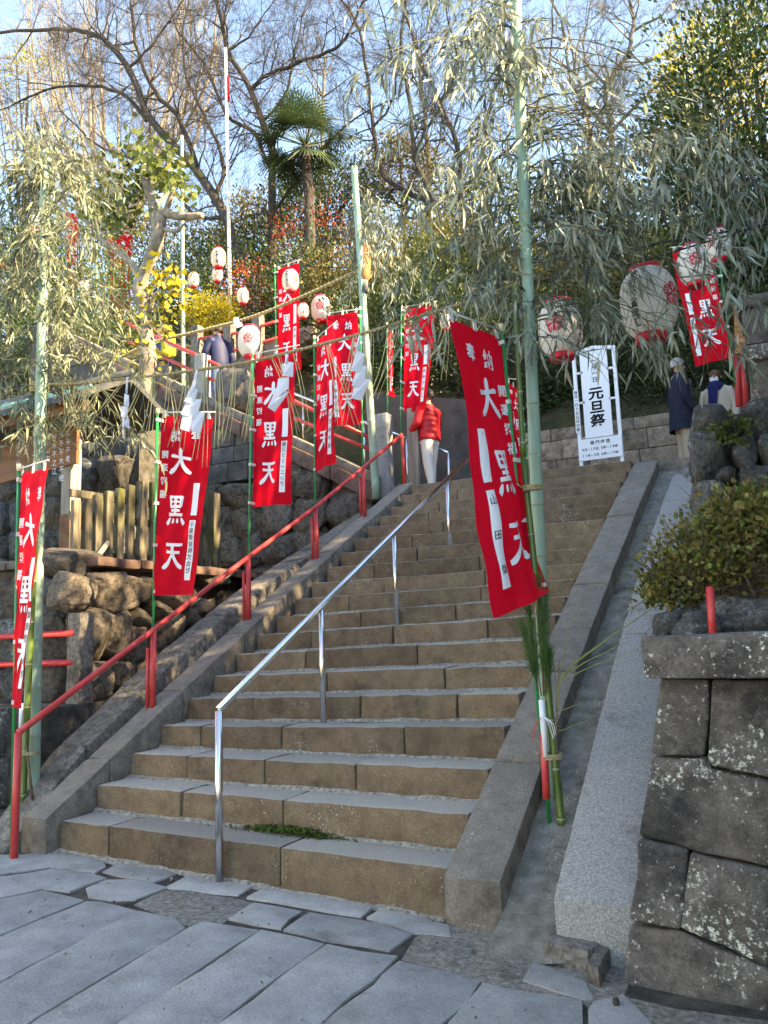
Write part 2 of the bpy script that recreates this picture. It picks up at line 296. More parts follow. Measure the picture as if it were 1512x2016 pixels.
M['jeans'] = mat('jeans', (0.06, 0.12, 0.3), (0.09, 0.16, 0.38), 8, 0.85)
M['chino'] = mat('chino', (0.38, 0.31, 0.235), (0.45, 0.37, 0.29), 8, 0.9)
M['pants_white'] = mat('white_trousers', (0.66, 0.60, 0.54), (0.72, 0.67, 0.6), 8, 0.9)
M['coat_cream'] = mat('cream_coat', (0.52, 0.47, 0.38), (0.6, 0.54, 0.45), 8, 0.9, 0.3, 100)
M['scarf_navy'] = mat('navy_scarf', (0.012, 0.02, 0.10), (0.02, 0.03, 0.14), 20, 0.95, 0.4, 120)
M['shoe'] = mat('dark_shoe', (0.02, 0.018, 0.016), None, rough=0.5)
M['backpack'] = mat('yellow_backpack', (0.42, 0.36, 0.02), (0.5, 0.43, 0.03), 8, 0.7)
M['shutter'] = mat('plaster', (0.6, 0.58, 0.53), (0.68, 0.66, 0.6), 5, 0.9)

# ------------------------------------------------------------------ stone pieces
def stone(name, c8, material, parent, bevel=0.015, amp=0.004, seg=0.3, freq=6.0, seed=0, maxcuts=10, bseg=2, angle=38):
    """a worn block from eight corners (bottom 0..3, top 4..7, counter-clockwise seen from above)"""
    bm = bmesh.new(); v = [bm.verts.new(c) for c in c8]
    for f in [(3, 2, 1, 0), (4, 5, 6, 7), (0, 1, 5, 4), (1, 2, 6, 5), (2, 3, 7, 6), (3, 0, 4, 7)]: bm.faces.new([v[i] for i in f])
    bmesh.ops.recalc_face_normals(bm, faces=bm.faces)
    bmesh.ops.bevel(bm, geom=list(bm.edges), offset=bevel, segments=bseg, profile=0.6, affect='EDGES', clamp_overlap=True)
    for _ in range(3):
        es = [e for e in bm.edges if e.calc_length() > seg]
        if not es: break
        bmesh.ops.subdivide_edges(bm, edges=es, cuts=1, use_grid_fill=True)
    o = Vector((seed * 3.17, seed * 1.71, seed * 2.3))
    for q in bm.verts:
        q.co += mnoise.noise_vector(q.co * freq + o) * amp + mnoise.noise_vector(q.co * freq * 4 + o) * amp * 0.35
    return from_bm(name, bm, material, parent, angle)
def prism(name, poly, dz, material, parent, bevel=0.01, amp=0.003, seed=0):
    """a flat stone: outline poly (counter-clockwise, top face) going dz down"""
    bm = bmesh.new(); n = len(poly)
    t = [bm.verts.new(p) for p in poly]; b_ = [bm.verts.new(Vector(p) - Vector((0, 0, dz))) for p in poly]
    bm.faces.new(t); bm.faces.new(b_[::-1])
    for i in range(n): bm.faces.new((t[i], b_[i], b_[(i + 1) % n], t[(i + 1) % n]))
    bmesh.ops.recalc_face_normals(bm, faces=bm.faces)
    top = [e for e in bm.edges if e.verts[0] in t and e.verts[1] in t]
    for _ in range(2):
        es = [e for e in bm.edges if e.calc_length() > 0.22 and all(abs(q.co.z) < 5 for q in e.verts) and not (e.verts[0].co.xy - e.verts[1].co.xy).length < 1e-4]
        es = [e for e in es if len(e.link_faces) == 2 and any(abs(f.normal.z) < 0.5 for f in e.link_faces) and any(abs(f.normal.z) > 0.5 for f in e.link_faces)]
        if es: bmesh.ops.subdivide_edges(bm, edges=es, cuts=1)
    bm.normal_update()
    rim = [e for e in bm.edges if len(e.link_faces) == 2 and any(f.normal.z > 0.5 for f in e.link_faces) and any(abs(f.normal.z) < 0.5 for f in e.link_faces)]
    o = Vector((seed * 1.3, seed * 2.1, 0))
    for q in bm.verts:
        d = mnoise.noise_vector(q.co * 5 + o) * amp * 2; q.co.x += d.x * 2; q.co.y += d.y * 2
    bmesh.ops.bevel(bm, geom=rim, offset=bevel, segments=2, profile=0.6, affect='EDGES', clamp_overlap=True)
    for q in bm.verts: q.co.z += mnoise.noise(q.co * 4 + o) * amp
    bmesh.ops.triangulate(bm, faces=[f for f in bm.faces if len(f.verts) > 4])
    return from_bm(name, bm, material, parent, 30)
def hx(x0, x1, y0, y1, z0, z1):
    return [(x0, y0, z0), (x1, y0, z0), (x1, y1, z0), (x0, y1, z0), (x0, y0, z1), (x1, y0, z1), (x1, y1, z1), (x0, y1, z1)]

BOULDERS = []
def boulder_meshes():
    rg = random.Random(5)
    for i in range(9):
        bm = bmesh.new(); bmesh.ops.create_icosphere(bm, subdivisions=4, radius=1.0)
        o = Vector((i * 7.3, i * 3.1, i * 5.7)); ex = rg.uniform(0.5, 0.68)
        pl = []
        for _ in range(11):
            v = Vector((rg.gauss(0, 1), rg.gauss(0, 1), rg.gauss(0, 1))).normalized(); pl.append((v, rg.uniform(.74, .95)))
        for q in bm.verts:
            p = q.co.copy()
            sq = Vector([math.copysign(abs(c) ** ex, c) for c in p])      # boxier than a ball
            for v, d in pl:
                h = sq.dot(v) - d
                if h > 0: sq = sq - v * h * .85
            k = 1 + 0.12 * mnoise.noise(p * 1.3 + o) + 0.07 * mnoise.noise(p * 3.1 + o) + 0.04 * mnoise.noise(p * 7 + o) + .018 * mnoise.noise(p * 16 + o) - .07 * max(0, .12 - abs(mnoise.noise(p * 1.9 + o * 2))) / .12
            q.co = sq * k * 1.0
        me = bpy.data.meshes.new('boulder'); bm.to_mesh(me); bm.free()
        me.polygons.foreach_set('use_smooth', [True] * len(me.polygons)); me.materials.append(M['boulder']); BOULDERS.append(me)
boulder_meshes()
def boulder(parent, c, rx, ry, rz, rot=(0, 0, 0), m=None, i=0, name='boulder'):
    o = bpy.data.objects.new(name, BOULDERS[i % 9]); o.location = c; o.scale = (rx, ry, rz); o.rotation_euler = rot
    link(o, parent)
    if m is not None:
        o.material_slots[0].link = 'OBJECT'; o.material_slots[0].material = m
    return o
def boulder_wall(parent, O, U, Vv, nrm, wid, hgt, size, mats, rg, skip=None, thick=0.5):
    """boulders packed in rows over the parallelogram O + U*a + V*b; nrm points out of the wall"""
    U = Vector(U).normalized(); Vv = Vector(Vv).normalized(); nrm = Vector(nrm).normalized()
    ang = math.atan2(U.y, U.x); row = 0; b = 0.0
    while b < hgt - size * 0.25:
        h = min(size * rg.uniform(0.75, 1.15), hgt - b + size * 0.1); a = -rg.uniform(0, size * 0.6)
        while a < wid:
            wd = size * rg.uniform(0.75, 1.5); cu, cv = a + wd / 2, b + h / 2
            if cu < wid and (skip is None or not skip(cu, cv)):
                c = Vector(O) + U * cu + Vv * (cv + rg.uniform(-.1, .1) * size) + nrm * rg.uniform(-0.07, 0.03)
                boulder(parent, c, wd * 0.60, thick * rg.uniform(.7, .9) * 0.6, h * 0.63, (rg.uniform(-.2, .2), rg.uniform(-.35, .35), ang + rg.uniform(-.15, .15)), rg.choice(mats), rg.randrange(9))
            a += wd
        b += h * 0.95; row += 1

# ------------------------------------------------------------------ ground, flags
gm = MB(); S_ = 900
gm.add([(-S_, -S_, zg(0) - 0.6), (S_, -S_, zg(0) - 0.6), (S_, S_, zg(0) - 0.6), (-S_, S_, zg(0) - 0.6)], [(0, 1, 2, 3)])
tag(gm.build('ground', M['hill']), kind='structure')
gm = MB()
gm.add([(-9, -9, zg(-9) - 0.007), (9, -9, zg(9) - 0.007), (9, 1.2, zg(9) - 0.007), (-9, 1.2, zg(-9) - 0.007)], [(0, 1, 2, 3)])
tag(gm.build('road', M['soil']), kind='structure')
pave = tag(bpy.data.objects.new('pavement', None), kind='structure'); COL.objects.link(pave)
FL = [
 ([(-130, 1800), (83, 1754), (168, 1773), (0, 1842), (-130, 1896)], 'flag'),
 ([(-130, 1900), (0, 1845), (170, 1775), (201, 1776), (269, 1795), (0, 1933), (-130, 1996)], 'flag'),
 ([(-130, 2000), (0, 1936), (271, 1795), (347, 1810), (369, 1827), (65, 2010), (-60, 2100)], 'flag'),
 ([(-50, 2105), (70, 2011), (372, 1828), (402, 1815), (513, 1831), (226, 2016), (90, 2120)], 'flag'),
 ([(100, 2118), (229, 2016), (515, 1832), (641, 1858), (427, 2016), (300, 2130)], 'flag'),
 ([(308, 2130), (430, 2017), (644, 1860), (785, 1885), (752, 1914), (633, 2016), (520, 2150)], 'flag'),
 ([(528, 2150), (636, 2018), (754, 1917), (788, 1892), (950, 1933), (943, 1947), (878, 2016), (780, 2160)], 'flag'),
 ([(788, 2160), (880, 2018), (945, 1951), (953, 1937), (1144, 1973), (1151, 2016), (1120, 2170)], 'flag'),
 ([(-60, 1688), (40, 1682), (100, 1679), (206, 1692), (210, 1707), (186, 1719), (100, 1708), (0, 1722), (-60, 1730)], 'flag'),
 ([(-60, 1735), (0, 1726), (100, 1712), (186, 1722), (212, 1729), (162, 1747), (138, 1757), (82, 1751), (-60, 1782)], 'flag'),
 ([(201, 1716), (243, 1696), (264, 1695), (349, 1721), (304, 1739), (248, 1727)], 'flag'),
 ([(167, 1750), (212, 1732), (259, 1731), (312, 1744), (328, 1748), (264, 1772), (216, 1775), (172, 1768)], 'flag'),
 ([(262, 1781), (322, 1753), (367, 1750), (466, 1768), (498, 1777), (440, 1814), (372, 1822), (330, 1803)], 'cobblecrete'),
 ([(324, 1748), (372, 1725), (427, 1735), (503, 1745), (470, 1764)], 'flag'),
 ([(484, 1769), (533, 1740), (752, 1775), (709, 1806)], 'flag'),
 ([(448, 1811), (500, 1779), (594, 1793), (552, 1829)], 'flag'),
 ([(558, 1831), (611, 1796), (752, 1820), (808, 1842), (773, 1874), (640, 1852)], 'flag'),
 ([(722, 1808), (770, 1782), (886, 1822), (888, 1845), (812, 1836)], 'flag'),
 ([(918, 1817), (1003, 1792), (1079, 1827), (1074, 1882), (1023, 1935), (928, 1918), (938, 1867)], 'cobblecrete'),
 ([(1033, 1933), (1048, 1895), (1154, 1933), (1169, 1968), (1150, 1970)], 'flag'),
 ([(820, 1885), (815, 1860), (900, 1850), (932, 1868), (920, 1912)], 'cobblecrete'),
 ([(1160, 1990), (1172, 1972), (1230, 1960), (1290, 2020), (1260, 2120), (1140, 2150)], 'flag'),
]
FL.append(([(876, 1816), (1003, 1792), (1100, 1812), (1240, 1846), (1232, 1960), (1330, 1985), (1540, 2010), (1540, 2140), (1200, 2120), (1160, 1985), (1144, 1972), (953, 1936), (790, 1888), (812, 1845)], 'cobblecrete'))
for i, (pl, mk) in enumerate(FL):
    P = [atG(*q) for q in pl]
    if sum(P[j].x * P[(j + 1) % len(P)].y - P[(j + 1) % len(P)].x * P[j].y for j in range(len(P))) < 0: P = P[::-1]
    c = sum(P, Vector()) / len(P); rg = random.Random(i)
    P = [c + (q - c) * 0.996 + Vector((0, 0, rg.uniform(-.002, .002))) for q in P]
    P = [q + Vector((0, 0, -0.001 if i in (12, 18, 20) else (-.003 if i == 22 else 0.006))) for q in P]
    prism('flagstone' if mk == 'flag' else 'concrete_patch', P, 0.07, M[mk], pave, 0.006, 0.006, i)
# pavement running on out of view
D0 = (atG(427, 2016) - atG(643, 1860)); D0.z = 0; D0.normalize(); Dp = Vector((-D0.y, D0.x, 0)); base = atG(300, 2130)
rg = random.Random(9)
for i in range(-7, 9):
    a = 0.02
    for j in range(3):
        ln = rg.uniform(0.9, 1.4); wd = 0.475
        o0 = base + Dp * (i * 0.49) * -1 + D0 * (a + 0.55 + 0.05 * abs(i % 3))
        q = [o0, o0 + D0 * ln, o0 + D0 * ln + Dp * wd, o0 + Dp * wd]
        q = [Vector((v.x, v.y, zg(v.x) + 0.006)) for v in q]
        if sum(q[k].x * q[(k + 1) % 4].y - q[(k + 1) % 4].x * q[k].y for k in range(4)) < 0: q = q[::-1]
        if all(v.y < -1.75 + 0.42 * v.x for v in q): prism('flagstone', q, 0.07, M['flag'], pave, 0.012, 0.003, i * 7 + j)
        a += ln + 0.02
# broken drain block and loose stones at the foot of the right side
db = thing('drain_block', 'small broken L shaped granite block at the foot of the granite slab', 'stone block', atG(1130, 1900))
q = [atG(1070, 1892), atG(1160, 1915), atG(1190, 1895), atG(1095, 1868)]
stone('granite_end', [v - Vector((0, 0, .05)) for v in q] + [v + Vector((0, 0, .10)) for v in q], M['granite_old'], db, 0.02, 0.006, 0.1, seed=3)
q = [atG(1158, 1932), atG(1182, 1945), atG(1205, 1895), atG(1178, 1888)]
stone('granite_return', [v - Vector((0, 0, .05)) for v in q] + [v + Vector((0, 0, .085)) for v in q], M['granite_old'], db, 0.015, 0.006, 0.1, seed=4)
for k, (px, py, s_) in enumerate([(606, 1748, .03), (620, 1752, .035), (640, 1752, .03), (210, 1741, .012), (338, 1733, .015), (1210, 1862, .05), (1222, 1888, .05), (1235, 1872, .06), (1213, 1978, .025)]):
    o = boulder(None, atG(px, py) + Vector((0, 0, s_ * .5)), s_, s_ * .8, s_ * .6, (k, k * .3, k), M['granite'] if k < 5 else M['boulder'], k, 'pebble')
    tag(o, ['white chip of stone in the joint under the first step, leftmost of three', 'white chip of stone in the joint under the first step, middle of three', 'white chip of stone in the joint under the first step, rightmost of three', 'tiny pale pebble in the joint between the small left flagstones', 'tiny pale pebble on the flagstones left of the steel post', 'dark stone wedged between the granite slab and the block wall, nearest the slab', 'dark stone wedged beside the drain block, lower one', 'dark stone tight against the foot of the block wall', 'pale flake of stone on the ground before the block wall'][k], 'stone', 'loose stones at the foot of the stairs')

# ------------------------------------------------------------------ main staircase
RUN, RISE = 0.35758, 0.198
DL = [-0.004, -0.002, -0.002, -0.009, 0.007, -0.006, -0.005, -0.018, -0.017, -0.012, -0.013, 0.002, 0.01, 0.022, 0.02, 0.003, -0.013, 0.008, 0.022]
DR = [-0.066, -0.03, -0.008, 0.034, 0.044, 0.047, 0.048, 0.057, 0.029, 0.009, -0.01, -0.018, -0.036, -0.028, -0.019, -0.01, -0.01, -0.014, -0.009]
def xl(k): return -1.4107 + 0.00614 * k
def xr(k): return 1.788 + 0.0101 * k
def zl(k): return k * RISE + DL[k - 1] if k > 0 else zg(-1.4)
def zr(k): return k * RISE + DR[k - 1] if k > 0 else zg(1.8) - 0.01
stairs = thing('stone_stairs', 'long flight of worn brown stone steps climbing between two stone kerbs', 'stairs', (0.2, 3.5, 0))
JT = {1: [.155, .63], 2: [.27, .56], 3: [.19, .43, .68], 4: [.14, .40, .75], 5: [.23, .57, .84], 6: [.4, .76], 7: [.26, .63], 8: [.21, .5, .8], 9: [.33, .66], 10: [.22, .7]}
rg = random.Random(3)
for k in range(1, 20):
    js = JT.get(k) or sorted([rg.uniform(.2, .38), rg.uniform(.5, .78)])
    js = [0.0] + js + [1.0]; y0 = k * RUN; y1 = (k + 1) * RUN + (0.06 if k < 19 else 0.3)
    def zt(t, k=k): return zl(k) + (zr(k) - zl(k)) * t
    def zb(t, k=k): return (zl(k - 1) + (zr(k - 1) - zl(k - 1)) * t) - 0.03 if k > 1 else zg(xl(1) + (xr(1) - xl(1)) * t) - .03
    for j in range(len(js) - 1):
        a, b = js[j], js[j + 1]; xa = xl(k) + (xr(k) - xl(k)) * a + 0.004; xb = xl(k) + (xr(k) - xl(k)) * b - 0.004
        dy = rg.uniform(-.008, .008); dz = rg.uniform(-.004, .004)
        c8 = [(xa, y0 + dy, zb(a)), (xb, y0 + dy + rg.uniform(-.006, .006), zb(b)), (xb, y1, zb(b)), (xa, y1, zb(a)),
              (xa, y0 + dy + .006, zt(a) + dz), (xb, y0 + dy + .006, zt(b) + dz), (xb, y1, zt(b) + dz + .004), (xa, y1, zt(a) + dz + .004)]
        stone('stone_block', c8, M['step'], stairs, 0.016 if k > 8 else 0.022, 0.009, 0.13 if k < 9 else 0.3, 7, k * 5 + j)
    if k < 19:   # gritty mortar where the next riser stands on this tread
        mb = MB(); n = 36; V = []
        for i in range(n + 1):
            t = i / n; x = xl(k) + (xr(k) - xl(k)) * t; z = zt(t); yb = (k + 1) * RUN
            wv = 0.030 + 0.026 * mnoise.noise(Vector((x * 3.1, k * 2.2, 0))) + 0.010 * mnoise.noise(Vector((x * 17, k * 2.2, 3)))
            hv = 0.026 + 0.016 * mnoise.noise(Vector((x * 4, k * 1.2, 7)))
            V += [(x, yb - max(wv, .008), z + .001), (x, yb - max(wv, .01) * .35, z + max(hv, .008) * .8), (x, yb + .02, z + max(hv, .01))]
        mb.add(V, [(i * 3 + c, i * 3 + 3 + c, i * 3 + 4 + c, i * 3 + 1 + c) for i in range(n) for c in range(2)])
        mb.build('mortar_joint', M['mortar'], stairs, smooth=True)
# mortar under the first step, moss cushions
mb = MB(); V = []; n = 60
for i in range(n + 1):
    t = i / n; x = -1.41 + 3.19 * t; z = zg(x)
    wv = 0.07 + 0.045 * mnoise.noise(Vector((x * 2.3, 0, 0))) + .03 * mnoise.noise(Vector((x * 11, 0, 0))); wv = max(wv, .02) * (1 - .3 * t)
    V += [(x, RUN - wv, z - .014), (x, RUN - wv * .6, z + .006 + .008 * mnoise.noise(Vector((x * 15, 1, 0)))), (x, RUN + .03, z + .03 + .02 * mnoise.noise(Vector((x * 9, 3, 0))))]
mb.add(V, [(i * 3 + c, i * 3 + 3 + c, i * 3 + 4 + c, i * 3 + 1 + c) for i in range(n) for c in range(2)])
mb.build('mortar_joint', M['mortar'], stairs, smooth=True)
mb = MB(); rg = random.Random(4)
for i in range(1100):
    t = rg.gauss(0.5, 0.2); x = 0.0 + 0.95 * t; y = 2 * RUN - abs(rg.gauss(0, .04)) ; s_ = rg.uniform(.006, .02)
    tt = (x - xl(1)) / (xr(1) - xl(1)); z = zl(1) + (zr(1) - zl(1)) * tt + rg.uniform(0, .05) * max(0, 1 - abs(t - .5) * 1.6)
    p = Vector((x, y - .01, z)); a = rg.uniform(0, 6.28)
    mb.add([p + Vector((math.cos(a) * s_, math.sin(a) * s_, 0)), p + Vector((math.cos(a + 2.1) * s_, math.sin(a + 2.1) * s_, rg.uniform(0, s_))), p + Vector((math.cos(a + 4.2) * s_, math.sin(a + 4.2) * s_, rg.uniform(0, s_ * 1.5)))], [(0, 1, 2)])
tag(mb.build('moss', M['moss']), 'strip of green moss growing at the back of the first step', 'moss', kind='stuff')
rs_ = np.random.default_rng(91); LV = []; LF = []
for i in range(260):
    if i < 150: x = rs_.uniform(-1.8, 3.0); y = rs_.uniform(-1.6, .33); z = zg(x) + .012
    else:
        k = int(rs_.integers(1, 12)); x = rs_.uniform(-1.35, 1.75); y = (k + 1) * RUN - abs(rs_.normal(0, .06)) - .02; t_ = (x + 1.41) / 3.2; z = zl(k) + (zr(k) - zl(k)) * t_ + .01
    a = rs_.uniform(0, 6.28); s_ = rs_.uniform(.004, .016); c, q = math.cos(a) * s_, math.sin(a) * s_; n = len(LV)
    LV += [(x - c, y - q, z), (x - q * .5, y + c * .5, z + rs_.uniform(0, .006)), (x + c, y + q, z + rs_.uniform(0, .01)), (x + q * .5, y - c * .5, z)]; LF.append((n, n + 1, n + 2, n + 3))
tag(mesh_np('leaf_litter', LV, LF, M['leaf_olive']), 'scattered bits of dry leaf on the paving and steps', 'litter', kind='stuff')
# landing
tag(stone('landing', hx(-1.6, 4.2, 7.1, 9.4, 3.3, 3.755), M['kerb'], None, 0.01, 0.002, 1.0), kind='structure')

# ------------------------------------------------------------------ left kerb, outer slab
def sloped(name, label, X0, X1, ln, drop, joints, m, seed, bevel=0.02, amp=0.008, dX0=0.0, dX1=0.0, zoff=(0, 0)):
    """a ramp of slabs; ln(Y) gives the height of its top; X runs from X0 to X1"""
    t = thing(name, label, 'kerb', (X0, joints[0], ln(joints[0])))
    for i in range(len(joints) - 1):
        a, b = joints[i] + .004, joints[i + 1] - .004
        xa0, xa1, xb0, xb1 = X0 + dX0 * a, X1 + dX1 * a, X0 + dX0 * b, X1 + dX1 * b
        za, zb_ = ln(a), ln(b); r2 = random.Random(seed + i); j = r2.uniform(-.006, .006)
        c8 = [(xa0, a, za - drop), (xa1, a, za - drop), (xb1, b, zb_ - drop), (xb0, b, zb_ - drop),
              (xa0, a, za + j + zoff[0]), (xa1, a, za + j + zoff[1]), (xb1, b, zb_ + j + zoff[1]), (xb0, b, zb_ + j + zoff[0])]
        stone('kerb_slab', c8, m, t, bevel, amp, 0.28, 4, seed + i)
    return t
def lk(y): return 0.235 + (3.87 - 0.235) * (y - 0.24) / (7.04 - 0.24) + 0.05 * math.sin(math.pi * min(1, max(0, (y - .24) / 6.8)))
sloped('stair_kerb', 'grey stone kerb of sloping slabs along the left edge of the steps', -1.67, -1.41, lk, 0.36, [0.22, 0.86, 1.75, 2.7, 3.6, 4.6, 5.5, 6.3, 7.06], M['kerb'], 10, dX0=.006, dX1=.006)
def lo(y): return float(np.interp(y, [0.1, .38, .88, 1.66, 3.37, 6.9], [-.04, .2, .63, 1.14, 2.07, 3.57]))
sloped('gutter_slab', 'rounded old granite slabs sloping up outside the red handrail', -2.12, -1.76, lo, 0.5, [0.1, 0.95, 2.0, 2.9, 4.0, 5.1, 6.3, 7.0], M['granite_old'], 30, 0.06, 0.014)
tag(MB().hexa([(-1.95, .2, -.5), (-1.6, .2, -.5), (-1.6, 7, 3.0), (-1.95, 7, 3.0), (-1.95, .2, -.06), (-1.6, .2, -.06), (-1.6, 7, 3.48), (-1.95, 7, 3.48)]).build('gutter', M['soil']), kind='structure')
# right kerb, channel, granite slab
def rk(y):
    k = y / RUN; return 0.02 + 0.105 + (zr(19) - .145 + .02) * (y - 0.30) / (7.0 - .30) + 0.075 * math.sin(math.pi * min(1, max(0, (y - .3) / 6.7)))
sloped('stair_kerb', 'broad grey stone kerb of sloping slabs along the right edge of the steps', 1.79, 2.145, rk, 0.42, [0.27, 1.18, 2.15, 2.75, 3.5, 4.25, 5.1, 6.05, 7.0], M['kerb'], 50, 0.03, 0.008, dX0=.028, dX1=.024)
def rc(y): return rk(y) - 0.17
ch = MB(); V = []; n = 26
for i in range(n + 1):
    y = -0.02 + 7.02 * i / n
    for c in range(4):
        x = 2.14 + .02 * y + (0.44) * c / 3; V.append((x, y, max(rc(y), zg(x) - .004 + .10 * max(0, y - .1)) + 0.012 * mnoise.noise(Vector((x * 5, y * 3, 1))) + (.03 if c == 3 else 0)))
ch.add(V, [(i * 4 + c, i * 4 + 1 + c, i * 4 + 5 + c, i * 4 + 4 + c) for i in range(n) for c in range(3)])
tag(ch.build('gutter', M['concrete'], smooth=True), kind='structure')
def gs(y): return float(np.interp(y, [.15, .76, 1.59, 2.54, 3.75, 5.37, 7.55], [.10, .46, .95, 1.50, 2.15, 2.87, 3.80]))
sloped('granite_slab', 'smooth pale granite slabs sloping up beside the channel and block wall', 2.49, 2.95, gs, 0.5, [0.12, 1.62, 3.0, 4.3, 5.6, 7.0], M['granite'], 70, 0.03, 0.006, dX0=.002, dX1=.02)

# ------------------------------------------------------------------ right block wall, coping, planter
bw = thing('block_wall', 'dark stone block wall with white lichen spots at the right edge', 'wall', (3.2, 0, 0))
def wallY(z): return -0.05 + 0.10 * (z + .2)
def atW(px, py, off=0.0):
    d = ray(px, py); # plane Y = wallY(Z)
    t = (wallY(CAM[2]) + off - CAM[1]) / (d[1] - 0.10 * d[2]); return Vector(CAM + d * t)
BL = [[(1301, 1332), (1397, 1337), (1388, 1489), (1281, 1486)], [(1403, 1337), (1520, 1340), (1518, 1534), (1392, 1506)],
      [(1280, 1491), (1388, 1494), (1396, 1513), (1518, 1540), (1516, 1712), (1259, 1647)],
      [(1257, 1654), (1354, 1674), (1343, 1830), (1240, 1815)], [(1358, 1678), (1516, 1718), (1514, 1906), (1337, 1826)],
      [(1238, 1822), (1340, 1835), (1514, 1913), (1512, 2150), (1330, 2140), (1222, 1950)]]
for i, pl in enumerate(BL):
    f_ = [atW(*q, random.Random(i).uniform(-.012, .012)) for q in pl]; bk = [v + Vector((0.03, .45, 0)) for v in f_]
    bm = bmesh.new(); a = [bm.verts.new(v) for v in f_]; b = [bm.verts.new(v) for v in bk]; n = len(a)
    bm.faces.new(a); bm.faces.new(b[::-1])
    for k in range(n): bm.faces.new((a[k], b[k], b[(k + 1) % n], a[(k + 1) % n]))
    bmesh.ops.recalc_face_normals(bm, faces=bm.faces)
    bmesh.ops.bevel(bm, geom=list(bm.edges), offset=.022, segments=3, profile=.6, affect='EDGES', clamp_overlap=True)
    bmesh.ops.triangulate(bm, faces=[f for f in bm.faces if len(f.verts) > 4])
    for _ in range(3):
        es = [e for e in bm.edges if e.calc_length() > .09]
        if es: bmesh.ops.subdivide_edges(bm, edges=es, cuts=1)
    bmesh.ops.triangulate(bm, faces=bm.faces)
    o = Vector((i * 3.3, 0, 0))
    for q in bm.verts: q.co += mnoise.noise_vector(q.co * 5 + o) * .012 + mnoise.noise_vector(q.co * 17 + o) * .005
    from_bm('wall_block', bm, M['wallblock'], bw, 60)
rg = random.Random(2)
xs = 3.62; z0 = -.35
for r_ in range(4):
    z1 = z0 + [.34, .38, .42, .42][r_]; x = 3.66 + .05 * (r_ % 2) - .02 * r_
    while x < 6.5:
        x2 = x + rg.uniform(.45, .8); ya, yb = wallY(z0), wallY(z1)
        stone('wall_block', [(x, ya, z0 + .005), (x2 - .01, ya, z0 + .005), (x2 - .01, ya + .45, z0 + .005), (x, ya + .45, z0 + .005), (x, yb, z1 - .005), (x2 - .01, yb, z1 - .005), (x2 - .01, yb + .45, z1 - .005), (x, yb + .45, z1 - .005)], M['wallblock'], bw, .022, .01, .2, 5, r_ * 9 + int(x * 7)); x = x2
    z0 = z1
mb = MB().hexa([(2.98, .12, -.5), (6.5, .12, -.5), (6.5, 7, -.5), (3.25, 7, 2.0), (3.16, .25, 1.2), (6.5, .25, 1.2), (6.5, 7, 3.2), (3.16, 7, 3.2)])
tag(mb.build('terrace', M['soil']), kind='structure')
c0 = atY(1258, 1250, .02); c1 = atY(1262, 1327, .02)
cp = thing('coping_stone', 'long rounded dark stone coping lying on top of the block wall', 'stone', (3.5, .1, 1.24))
stone('coping_slab', [(c0.x + .01, .0, 1.235), (4.35, .0, 1.235), (4.35, .34, 1.25), (c0.x + .05, .34, 1.25), (c0.x, .0, 1.448), (4.35, .0, 1.452), (4.35, .36, 1.455), (c0.x + .03, .36, 1.45)], M['wallblock'], cp, .03, .008, .12, 5, 77)
stone('coping_slab', [(4.36, .0, 1.235), (6.4, .0, 1.235), (6.4, .34, 1.25), (4.36, .34, 1.25), (4.36, .0, 1.448), (6.4, .0, 1.452), (6.4, .36, 1.455), (4.36, .36, 1.45)], M['wallblock'], cp, .03, .008, .2, 5, 78)

# boulders of the upper right retaining wall (traced stones)
bwr = thing('boulder_wall', 'retaining wall of big dark lichen spotted boulders on the right below the couple', 'wall', (3.4, 2.6, 2))
RB = [(1353, 1437, 806, 862, 2.5), (1461, 1560, 792, 862, 2.45), (1351, 1432, 857, 951, 2.45), (1432, 1496, 859, 929, 2.45), (1492, 1570, 860, 940, 2.45), (1408, 1456, 918, 956, 2.42),
      (1440, 1540, 925, 984, 2.4), (1355, 1440, 950, 1040, 2.35), (1436, 1520, 980, 1060, 2.35), (1360, 1440, 1038, 1120, 2.25), (1430, 1530, 1055, 1150, 2.2), (1370, 1450, 1115, 1190, 2.1), (1436, 1462, 820, 858, 2.55),
      (1520, 1600, 930, 1060, 2.4), (1520, 1620, 1050, 1180, 2.3)]
for i, (x0, x1, y0, y1, Y) in enumerate(RB):
    p0, p1 = atY(x0, y0, Y), atY(x1, y1, Y); c = (p0 + p1) / 2
    boulder(bwr, c + Vector((0, .12, 0)), abs(p1.x - p0.x) * .53, .28, abs(p1.z - p0.z) * .57, (0, random.Random(i).uniform(-.12, .12), 0), M['boulder_blue'], i + 2)
rg = random.Random(8)
boulder_wall(bwr, (3.3, 3.0, 2.0), (0, 1, 0), (0, 0, 1), (-1, 0, 0), 4.0, 1.15, .36, [M['boulder_blue'], M['boulder']], rg)
mb = MB().hexa([(3.2, 2.62, .5), (7, 2.62, .5), (7, 7.1, .5), (3.2, 7.1, .5), (3.22, 2.62, 3.12), (7, 2.62, 3.12), (7, 7.1, 3.3), (3.22, 7.1, 3.3)])
tag(mb.build('terrace', M['soil']), kind='structure')
